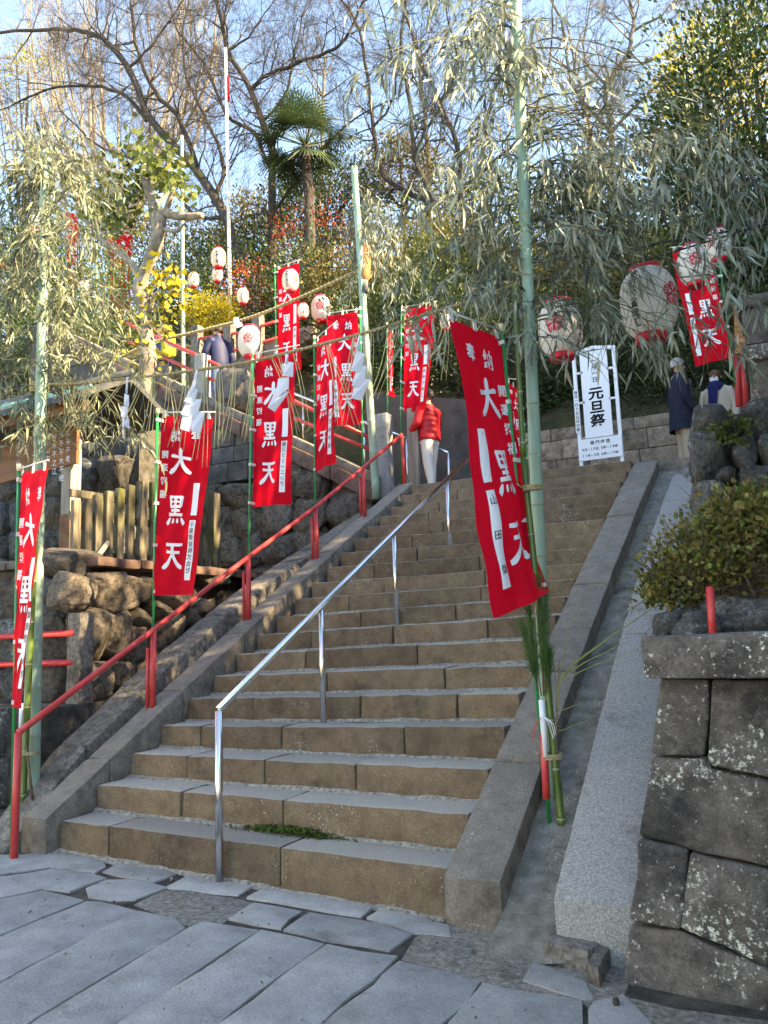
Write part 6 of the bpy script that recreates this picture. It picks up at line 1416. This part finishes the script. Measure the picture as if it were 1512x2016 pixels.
shide('zigzag paper streamer covering the first big character of a red banner', 566, 696, [[(562, 697), (568, 697), (566, 716), (561, 716)], [(565, 711), (578, 714), (577, 742), (556, 740)], [(548, 745), (569, 742), (568, 765), (541, 785)], [(545, 762), (569, 772), (541, 811), (527, 802)]], 1)
shide('large zigzag paper streamer before the banner with its pole on the right', 708, 660, [[(706, 660), (710, 660), (708, 690), (700, 690)], [(702, 688), (718, 697), (712, 732), (690, 731)], [(706, 714), (722, 722), (716, 760), (692, 760)], [(700, 742), (727, 748), (712, 789), (692, 784)]], 1)
p2a = atD(690, 530, 13.2); 
r2b, _ = rope('straw_rope', 'second straw rope running up to the right across the navy jacket', [atD(230, 708, 15.5), atD(297, 676, 15.3), atD(400, 650, 14.9), atD(500, 623, 14.5), atD(611, 577, 14.0), atD(712, 530, 13.4)], .028)
q = [(413, 640), (418, 640), (420, 655), (412, 662)]
for lab, x, y, D in (('small white paper knot on the second rope above the cream lantern', 470, 632, 14.5),):
    t = thing('paper_streamer', lab, 'paper streamer', atD(x, y, D), 'zigzag paper streamers')
    for quad in ([(460, 625), (470, 624), (472, 636), (460, 638)], [(461, 636), (476, 634), (478, 642), (466, 646)]):
        P = [atD(qx, qy, D) for qx, qy in quad]; MB().add(P, [(0, 1, 2, 3)]).build('paper_fold', M['paper'], t)
WR = [('thin dark wire carrying the lanterns across the upper right', [(1000, 560, 7.6), (1110, 545, 7.6), (1240, 520, 7.0), (1512, 440, 6.4)], .008), ('dark bundled cable between the bamboo and the evergreen tree', [(1030, 505, 9.5), (1200, 505, 9.5), (1290, 480, 9.5), (1400, 462, 9.5), (1540, 435, 9.5)], .016), ('thin wire behind the biggest lantern', [(1050, 553, 9.0), (1160, 558, 9.0), (1240, 556, 9.0), (1400, 540, 9)], .008), ('thin wire over the small lanterns left of the flagpole', [(240, 500, 20), (380, 530, 20.5), (480, 545, 21), (640, 560, 21)], .012), ('thin wire above the highest banner', [(340, 440, 19), (430, 480, 19.5), (560, 520, 18.6), (700, 528, 17)], .012)]
for lab, P, r_ in WR: tag(MB().tube(smooth_path([atD(*q) for q in P], 5), r_, 5).build('wire', M['wire'], smooth=True), lab, 'wire')

# ------------------------------------------------------------------ white sign
sg = thing('sign_board', 'white framed standing sign with large black characters on the landing', 'sign', atY(1185, 910, 7.3))
SO = atY(1145, 913, 7.3); SR = atY(1225, 899, 7.3); SR.z = SO.z; SU = (atY(1131, 712, 7.3) - SO).normalized(); SX = (SR - SO).normalized(); SU = (SU - SX * SU.dot(SX)).normalized(); SN = SX.cross(SU)
if SN.dot(Vector(CAM) - SO) < 0: SN = -SN
SW = (SR - SO).length; SO = SO - SU * .10
def sgp(x, y, l): return SO + SX * x + SU * y + SN * l
for x in (0, SW): MB().beam(sgp(x, 0, 0), sgp(x, 1.72, 0), .05, .05, SN).build('leg', M['white_metal'], sg)
MB().beam(sgp(-.03, 1.745, 0), sgp(SW * .5, 1.80, 0), .05, .06, SN).build('top_bar', M['white_metal'], sg)
MB().beam(sgp(SW * .5, 1.80, 0), sgp(SW + .03, 1.745, 0), .05, .06, SN).build('top_bar', M['white_metal'], sg)
for y in (1.45, 1.0): 
    for x0, x1 in ((0, SW * .2), (SW * .8, SW)): MB().beam(sgp(x0, y, 0), sgp(x1, y, 0), .03, .03, SN).build('cross_bar', M['white_metal'], sg)
def panel(nm, x0, x1, y0, y1, l):
    return MB().add([sgp(x, y, l + k) for k in (0, .02) for x, y in ((x0, y0), (x1, y0), (x1, y1), (x0, y1))], [(3, 2, 1, 0), (4, 5, 6, 7), (0, 1, 5, 4), (1, 2, 6, 5), (2, 3, 7, 6), (3, 0, 4, 7)]).build(nm, M['white_metal'], sg)
pn = panel('main_panel', SW * .15, SW * .83, .46, 1.75, -.005); lp = panel('hours_panel', -.02, SW + .02, .13, .44, .03); spn = panel('side_strip', -.035, .035, .55, 1.2, .03)
pr = Print(sgp); cx = SW * .49
for i, ch in enumerate('一月一日'): pr.char(ch, cx, 1.60 - i * .095, .085, bold=.012, lift=.018)
for i, ch in enumerate('元旦祭'): pr.char(ch, cx, 1.11 - i * .205, .22, .2, bold=.03, lift=.018)
pr.build('lettering', M['ink'], pn)
pr = Print(sgp)
for i, ch in enumerate('開門時間'): pr.char(ch, SW * .32 + i * .075, .375, .06, bold=.01, lift=.053)
for r_, (l1, l2) in enumerate((('4月~10月', '5時~18時'), ('11月~3月', '6時~17時'))):
    for k, (s_, x0) in enumerate(((l1, .035), (l2, SW * .53))):
        for i, ch in enumerate(s_): pr.char(ch, x0 + i * .041 + .01, .285 - r_ * .09, .052 if ord(ch) < 256 else .046, bold=.014, lift=.053)
pr.build('lettering', M['ink'], lp)
pr = Print(sgp); s_ = '毎月一日十五日月次祭'
for i, ch in enumerate(s_): pr.char(ch, 0, 1.155 - i * .062, .055, bold=.01, lift=.053)
pr.build('lettering', M['ink'], spn)

# ------------------------------------------------------------------ roofed notice board, left
nb = thing('notice_board', 'red brown wooden notice board under a dark roof at the left', 'notice board', (-4.5, 3.0, 2.35))
Yb = 3.1
pa, pb_, pc = atY(15, 850, Yb), atY(152, 836, Yb), atY(20, 945, Yb); w_ = pb_.x - pa.x
bd = MB().add([(pa.x - .9, Yb, pc.z - .08), (pb_.x, Yb, pc.z + .08), (pb_.x, Yb, pb_.z), (pa.x - .9, Yb, pb_.z), (pa.x - .9, Yb + .05, pc.z - .08), (pb_.x, Yb + .05, pc.z + .08), (pb_.x, Yb + .05, pb_.z), (pa.x - .9, Yb + .05, pb_.z)], [(0, 1, 2, 3), (7, 6, 5, 4), (0, 4, 5, 1), (1, 5, 6, 2), (2, 6, 7, 3), (3, 7, 4, 0)]).build('board', M['wood_red'], nb)
pr = Print(lambda x, y, l: Vector((x, Yb - l, y)), .1)
for i, (s_, px) in enumerate((('宝来不老', 134), ('馬不不大不便', 121), ('附木不之江', 107), ('不入山内', 94), ('土之木', 52), ('之江不山', 36))):
    for k, ch in enumerate(s_): q = atY(px, 852 + k * 17 + (i % 3) * 4, Yb); pr.char(ch, q.x, q.z, .095, bold=.0, lift=.003)
pr.build('lettering', M['print_white'], bd)
for px in (139, -110):
    b = atY(px, 1000, Yb + .12); MB().box((b.x, Yb + .12, 3.45), .17, .17, 2.3).build('post', M['wood_grey'], nb); MB().box((b.x, Yb + .12, 2.75), .185, .185, .95).build('post_shoe', M['rust'], nb)
ra, rb_ = atY(245, 812, Yb - .55), atY(-60, 812, Yb - .55); zE = 4.55; xa, xb = -6.9, atY(236, 800, Yb).x
rf = MB().add([(xa, Yb - .62, zE - .02), (xb, Yb - .62, zE), (xb, Yb + .2, zE + .42), (xa, Yb + .2, zE + .40), (xa, Yb - .62, zE - .10), (xb, Yb - .62, zE - .08), (xb, Yb + .2, zE + .34), (xa, Yb + .2, zE + .32), (xb, Yb + 1.0, zE), (xa, Yb + 1.0, zE - .02), (xb, Yb + 1.0, zE - .08), (xa, Yb + 1.0, zE - .1)], [(0, 1, 2, 3), (5, 4, 7, 6), (0, 4, 5, 1), (3, 2, 8, 9), (6, 7, 11, 10), (1, 5, 6, 2), (2, 6, 10, 8), (9, 8, 10, 11), (0, 3, 7, 4), (3, 9, 11, 7)]).build('roof', M['rooftile'], nb)
MB().tube([(xa, Yb + .2, zE + .43), (xb + .03, Yb + .2, zE + .45)], .06, 10).build('ridge', M['rooftile'], rf, smooth=True)
x = xa
while x < xb - .3: MB().beam((x, Yb - .3, zE + .175), (x + .26, Yb - .3, zE + .178), .035, .05).build('copper_strip', M['copper'], rf); x += .285
MB().beam((xa, Yb - .45, zE - .14), (xb - .1, Yb - .45, zE - .12), .1, .14).build('eave_beam', M['wood_red'], nb)
for i in range(9): xx = xa + .35 * i + .1; MB().beam((xx, Yb - .6, zE - .06), (xx, Yb + .1, zE + .3), .06, .07).build('rafter', M['wood_red'], nb)

# wooden and rusty posts at the top of the handrail
wp = thing('wooden_post', 'pair of grey wooden posts beside the red jacket on the landing', 'post', atY(815, 955, 7.25))
for px in (811, 821): MB().beam(atY(px, 965, 7.25), atY(px - 3, 805, 7.25), .09, .09, (0, 1, 0)).build('timber', M['wood_grey'], wp)
r4 = thing('red_post', 'red posts standing on the landing right of the couple', 'post', atY(1460, 780, 7.6))
for px in (1452, 1466): MB().tube([atY(px + 3, 800, 7.6), atY(px - 4, 690, 7.6)], .045, 12).build('pole', M['redpaint'], r4, smooth=True)
MB().tube([atY(1440, 722, 7.6), atY(1480, 716, 7.6)], .03, 10).build('cross_pipe', M['redpaint'], r4, smooth=True)

# ------------------------------------------------------------------ people
def person(label, foot, face, H, zones, arms=None, stride=.0, lean=0.0, headturn=0.0, hair='hair_black', bulk=1.0, hairlen=0.0):
    """foot: ground point between the feet; face: heading angle (0 = +Y, + towards -X). zones: torso, arm, hand, leg, foot materials"""
    s = H / 1.7; R = Matrix.Rotation(face, 3, 'Z'); F0 = Vector(foot)
    t = thing('person', label, 'person', foot, 'visitors on the stairs')
    def W(x, y, z): return F0 + R @ Vector((x * s, (y + lean * max(0, z - .85)) * s, z * s))
    J = {}; E_ = []; rad = {}; zone = {}
    def add(n, p, r, par=None, z='torso'):
        J[n] = W(*p); rad[n] = (r[0] * s, r[1] * s) if hasattr(r, '__len__') else (r * s, r * s); zone[n] = z
        if par: E_.append((par, n))
    b = bulk
    add('pelvis', (0, 0, .93), (.155 * b, .115 * b)); add('waist', (0, 0, 1.08), (.145 * b, .105 * b), 'pelvis'); add('chest', (0, .01, 1.28), (.17 * b, .12 * b), 'waist'); add('upper', (0, 0, 1.40), (.13 * b, .095 * b), 'chest')
    add('neck', (0, .01, 1.475), .055, 'upper', 'skin'); add('jaw', (0, .035, 1.545), (.066, .07), 'neck', 'skin'); add('head', (0, .02, 1.62), (.075, .092), 'jaw', 'skin'); add('crown', (0, .01, 1.68), (.055, .07), 'head', 'skin')
    arms = arms or {}
    for sd, k in ((-1, 'l'), (1, 'r')):
        el, wr = arms.get(k, ((.27 * sd, -.02, 1.10), (.27 * sd, .06, .87)))
        add('sh' + k, (.185 * sd, 0, 1.385), .07 * b, 'upper', 'arm'); add('el' + k, el, .052 * b, 'sh' + k, 'arm'); add('wr' + k, wr, .036 * b, 'el' + k, 'arm')
        st = stride * sd
        add('hip' + k, (.09 * sd, 0, .87), .11 * b, 'pelvis', 'leg'); add('kn' + k, (.10 * sd, st * .5 + .03, .49), .088, 'hip' + k, 'leg'); add('an' + k, (.10 * sd, st, .09), .068, 'kn' + k, 'leg'); add('to' + k, (.11 * sd, st + .15, .035), (.042, .03), 'an' + k, 'foot')
    names = list(J); me = bpy.data.meshes.new('b'); me.from_pydata([tuple(J[n]) for n in names], [(names.index(a), names.index(c)) for a, c in E_], [])
    o = bpy.data.objects.new('b', me); o.modifiers.new('s', 'SKIN'); o.modifiers.new('u', 'SUBSURF').levels = 2; o.modifiers['u'].render_levels = 2; o.modifiers['s'].use_smooth_shade = True
    for i, n in enumerate(names): sv = me.skin_vertices[0].data[i]; sv.radius = rad[n]; sv.use_root = n == 'pelvis'
    bm_ = evaluated_mesh(o); bpy.data.objects.remove(o); bm_.name = 'body'
    zs = ['torso', 'arm', 'leg', 'foot', 'skin']; bm_.materials.clear()
    for z in zs: bm_.materials.append(M['skin'] if z == 'skin' else M[zones[z]])
    seg = [(J[a], J[c], zone[c]) for a, c in E_]
    for p in bm_.polygons:
        best, bd_ = 'torso', 9
        for a, c, z in seg:
            d = c - a; u = max(0, min(1, (p.center - a).dot(d) / d.length_squared)); q = (p.center - (a + d * u)).length
            if q < bd_: bd_, best = q, z
        p.material_index = zs.index(best); p.use_smooth = True
    link(bpy.data.objects.new('body', bm_), t)
    # head details
    hc = W(0, .015, 1.625); Rt = R @ Matrix.Rotation(headturn, 3, 'Z'); fw_ = Rt @ Vector((0, 1, 0)); rt_ = Rt @ Vector((1, 0, 0)); up_ = Vector((0, 0, 1))
    mb = MB(); n = 16; V = []; Fc = []
    for i in range(9):
        th = math.pi * (i / 8) * (.62 + hairlen)
        for k in range(n):
            A = 2 * math.pi * k / n; front = max(0, math.sin(A)); zz = math.cos(th * (1 - .38 * front)); rr = math.sin(min(th * (1 - .38 * front), 1.9)); V.append(hc + (rt_ * math.cos(A) * .095 + fw_ * (math.sin(A) * .112 - .012)) * rr * s + up_ * (zz * .118 + .008) * s)
    for i in range(8):
        for k in range(n): Fc.append((i * n + k, i * n + (k + 1) % n, (i + 1) * n + (k + 1) % n, (i + 1) * n + k))
    mb.add(V, Fc).build('hair', M[hair], t, smooth=True)
    fc = hc - up_ * .01 * s; mb = MB(); mb.tube([fc + fw_ * .092 * s + up_ * .02 * s, fc + fw_ * .112 * s - up_ * .028 * s, fc + fw_ * .093 * s - up_ * .034 * s], [.008 * s, .015 * s, .009 * s], 6)
    for sd in (-1, 1): mb.tube([fc + rt_ * sd * .082 * s + up_ * .015 * s, fc + rt_ * sd * .094 * s - fw_ * .01 * s, fc + rt_ * sd * .084 * s - up_ * .03 * s], .012 * s, 6)
    mb.build('face', M['skin'], t, smooth=True); mb = MB()
    for sd in (-1, 1): mb.box(fc + fw_ * .090 * s + rt_ * sd * .034 * s + up_ * .018 * s, .024 * s, .01 * s, .009 * s, face + headturn)
    mb.box(fc + fw_ * .092 * s - up_ * .055 * s, .04 * s, .008 * s, .007 * s, face + headturn); mb.build('eyes_and_mouth', M['hair_black'], t)
    for k in ('l', 'r'):   # hands: palm and five fingers
        if zones.get('hands') == 'hidden': continue
        w0 = J['wr' + k]; d = (w0 - J['el' + k]).normalized(); sdv = d.cross(fw_).normalized(); nv = sdv.cross(d); mb = MB()
        mb.tube([w0 - d * .01 * s, w0 + d * .04 * s, w0 + d * .085 * s], [.026 * s, .04 * s, .032 * s], 8)
        for q in range(4):
            st_ = w0 + d * .075 * s + nv * (q - 1.5) * .018 * s; cv = sdv * .02 * s * (1 if k == 'l' else -1); Lf = (.07, .08, .075, .06)[q] * s; mb.tube([st_, st_ + d * Lf * .5 + cv * .4, st_ + d * Lf * .8 + cv * 1.6], [.009 * s, .0085 * s, .007 * s], 6)
        st_ = w0 + d * .025 * s + nv * .032 * s; mb.tube([st_, st_ + d * .04 * s + nv * .018 * s, st_ + d * .07 * s + nv * .012 * s], [.011 * s, .01 * s, .008 * s], 6); mb.build('hand', M['skin'], t, smooth=True)
    return t, W, R, s
def sleeves(t, W, m, arms=None, r=.064):
    for sd, k in ((-1, 'l'), (1, 'r')):
        el, wr = (arms or {}).get(k, ((.27 * sd, -.02, 1.10), (.27 * sd, .06, .87))); a = Vector((.17 * sd, 0, 1.40)); el, wr = Vector(el), Vector(wr); S = [a.lerp(el, i / 4) for i in range(4)] + [el.lerp(wr, i / 4) for i in range(5)]
        MB().tube([W(*q) for q in S], [r * (1.15 - .045 * i + .04 * (i % 2)) for i in range(len(S))], 12).build('sleeve', M[m], t, smooth=True)
def wrapcloth(t, W, name, prof, m, n=22, gap=None, bulge=0):
    """elliptical garment: prof = (z, half width, half depth, y shift)"""
    mb = MB(); V = []
    for i, (z, a, c, y) in enumerate(prof):
        for k in range(n):
            A = 2 * math.pi * k / n; V.append(W(math.cos(A) * a * (1 + .02 * math.sin(5 * A + i)), y + math.sin(A) * c * (1 + .02 * math.sin(4 * A)), z))
    mb.add(V, [(i * n + k, i * n + (k + 1) % n, (i + 1) * n + (k + 1) % n, (i + 1) * n + k) for i in range(len(prof) - 1) for k in range(n)]); return mb.build(name, M[m], t, smooth=True)
# man in a long navy coat, in profile to the right
fm = atY(1335, 905, 8.2); fm = Vector((fm.x + .1, 8.25, 3.755))
t, W, R, s = person('person in a long navy coat and beige trousers standing in profile on the landing', fm, math.radians(-62), 1.72, dict(torso='coat_navy', arm='coat_navy', leg='chino', foot='shoe'), hair='hair_grey', arms={'l': ((-.27, -.04, 1.12), (-.26, .10, .90)), 'r': ((.27, -.03, 1.10), (.24, .12, .88))}, headturn=.1)
wrapcloth(t, W, 'coat', [(1.44, .10, .085, 0), (1.40, .19, .115, 0), (1.30, .215, .145, .005), (1.1, .2, .145, 0), (.9, .215, .165, 0), (.7, .225, .18, 0), (.62, .23, .185, 0)], 'coat_navy')
sleeves(t, W, 'coat_navy', {'l': ((-.27, -.04, 1.12), (-.26, .10, .90)), 'r': ((.27, -.03, 1.10), (.24, .12, .88))})
wrapcloth(t, W, 'scarf', [(1.42, .10, .10, .01), (1.46, .085, .09, .015), (1.51, .078, .085, .02)], 'coat_navy')
MB().add([W(.03, .155, 1.42), W(.10, .15, 1.36), W(.05, .165, 1.25), W(.07, .17, 1.12), W(.01, .17, 1.12), W(.0, .165, 1.3)], [(0, 1, 2, 5), (5, 2, 3, 4)]).build('scarf_end', M['print_white'], t)
# woman in a cream coat with a navy scarf and a mask
fw2 = atY(1410, 760, 8.72); fw2 = Vector((fw2.x, 8.72, 3.755))
t, W, R, s = person('person in a cream coat, navy scarf and white mask looking up beside the navy coat', fw2, math.radians(168), 1.58, dict(torso='coat_cream', arm='coat_cream', leg='jeans', foot='shoe'), hair='hair_brown', hairlen=.18, headturn=.1)
wrapcloth(t, W, 'coat', [(1.45, .09, .08, 0), (1.40, .19, .12, 0), (1.2, .21, .15, 0), (.95, .22, .16, 0), (.75, .23, .17, 0)], 'coat_cream')
sleeves(t, W, 'coat_cream')
wrapcloth(t, W, 'scarf', [(1.36, .13, .13, .02), (1.42, .14, .14, .02), (1.49, .12, .125, .02), (1.53, .09, .1, .02)], 'scarf_navy')
MB().add([W(-.07, .165, 1.40), W(.09, .165, 1.40), W(.10, .18, 1.16), W(-.04, .18, 1.14), W(-.05, .14, 1.4), W(.07, .14, 1.4), W(.08, .15, 1.16), W(-.03, .15, 1.14)], [(0, 1, 2, 3), (7, 6, 5, 4), (0, 4, 5, 1), (1, 5, 6, 2), (2, 6, 7, 3), (3, 7, 4, 0)]).build('scarf_end', M['scarf_navy'], t)
mb = MB(); mb.add([W(x, .125 - abs(x) * .5, z) for z in (1.535, 1.565, 1.60) for x in (-.065, -.03, 0, .03, .065)], [(i * 5 + k, i * 5 + k + 1, (i + 1) * 5 + k + 1, (i + 1) * 5 + k) for i in range(2) for k in range(4)]); mb.build('mask', M['print_white'], t, smooth=True)
# red puffer jacket, seen from behind-left, climbing
fr = Vector((-1.2, 7.4, 3.755))
t, W, R, s = person('person in a red padded jacket and white trousers behind the landing banner', fr, math.radians(75), 1.66, dict(torso='jacket_red', arm='jacket_red', leg='pants_white', foot='shoe'), hair='hair_black', stride=.08, bulk=1.08, arms={'l': ((-.26, .05, 1.12), (-.18, .24, 1.02)), 'r': ((.26, .05, 1.12), (.18, .24, 1.02))})
pf_ = []
for i in range(25):
    z = .86 + .56 * i / 24; f_ = abs(math.sin(math.pi * i / 4)); a = .200 + .012 * f_ - (.07 * max(0, (z - 1.3) / .12)); pf_.append((z, a, a * .74, 0))
wrapcloth(t, W, 'padded_shell', [(.86, .17, .12, 0)] + pf_ + [(1.47, .09, .08, 0)], 'jacket_red')
for sd in (-1, 1):
    a = Vector((.185 * sd, 0, 1.385)); e = Vector((.26 * sd, .05, 1.12)); w_ = Vector((.18 * sd, .24, 1.02)); S = [a.lerp(e, i / 8) for i in range(8)] + [e.lerp(w_, i / 7) for i in range(8)]
    MB().tube([W(*q) for q in S], [(.082 - .0012 * i) * (1 + .06 * abs(math.sin(i * 1.57))) for i in range(len(S))], 12).build('sleeve', M['jacket_red'], t, smooth=True)
# navy jacket on the upper flight
fn = atY(432, 775, 7.75); zf = 3.76 + .55 * (-1.95 - fn.x) + .05
t, W, R, s = person('person in a navy jacket and jeans walking up the upper flight', Vector((fn.x, 7.75, zf)), math.radians(70), 1.74, dict(torso='jacket_navy', arm='jacket_navy', leg='jeans', foot='shoe'), hair='hair_black', stride=.1, bulk=1.12, lean=.06, arms={'l': ((-.27, .06, 1.12), (-.2, .22, .98)), 'r': ((.27, -.04, 1.1), (.27, .05, .88))})
wrapcloth(t, W, 'jacket', [(.80, .17, .13, 0), (.84, .19, .15, 0), (1.0, .20, .155, 0), (1.15, .195, .15, 0), (1.33, .205, .14, 0), (1.41, .17, .11, 0), (1.47, .09, .085, 0), (1.52, .085, .08, 0)], 'jacket_navy')
sleeves(t, W, 'jacket_navy', {'l': ((-.27, .06, 1.12), (-.2, .22, .98)), 'r': ((.27, -.04, 1.1), (.27, .05, .88))}, .07)
# walker with a yellow backpack, behind the pollarded tree
fy = atY(318, 690, 8.1)
t, W, R, s = person('person with a yellow backpack behind the pollarded trunk on the upper flight', Vector((fy.x, 8.1, 3.76 + .55 * (-1.95 - fy.x) - .35)), math.radians(80), 1.65, dict(torso='jeans', arm='jacket_navy', leg='coat_navy', foot='shoe'), hair='hair_black', stride=.08)
bp = [(-.15, -.14), (.15, -.14), (.15, -.32), (-.15, -.32)]
stone('backpack', [W(x, y, .98) for x, y in bp] + [W(x * .9, y, 1.42) for x, y in bp], M['backpack'], t, .05, .004, .3, 5, 9)

bpy.data.scenes.remove(TMP)
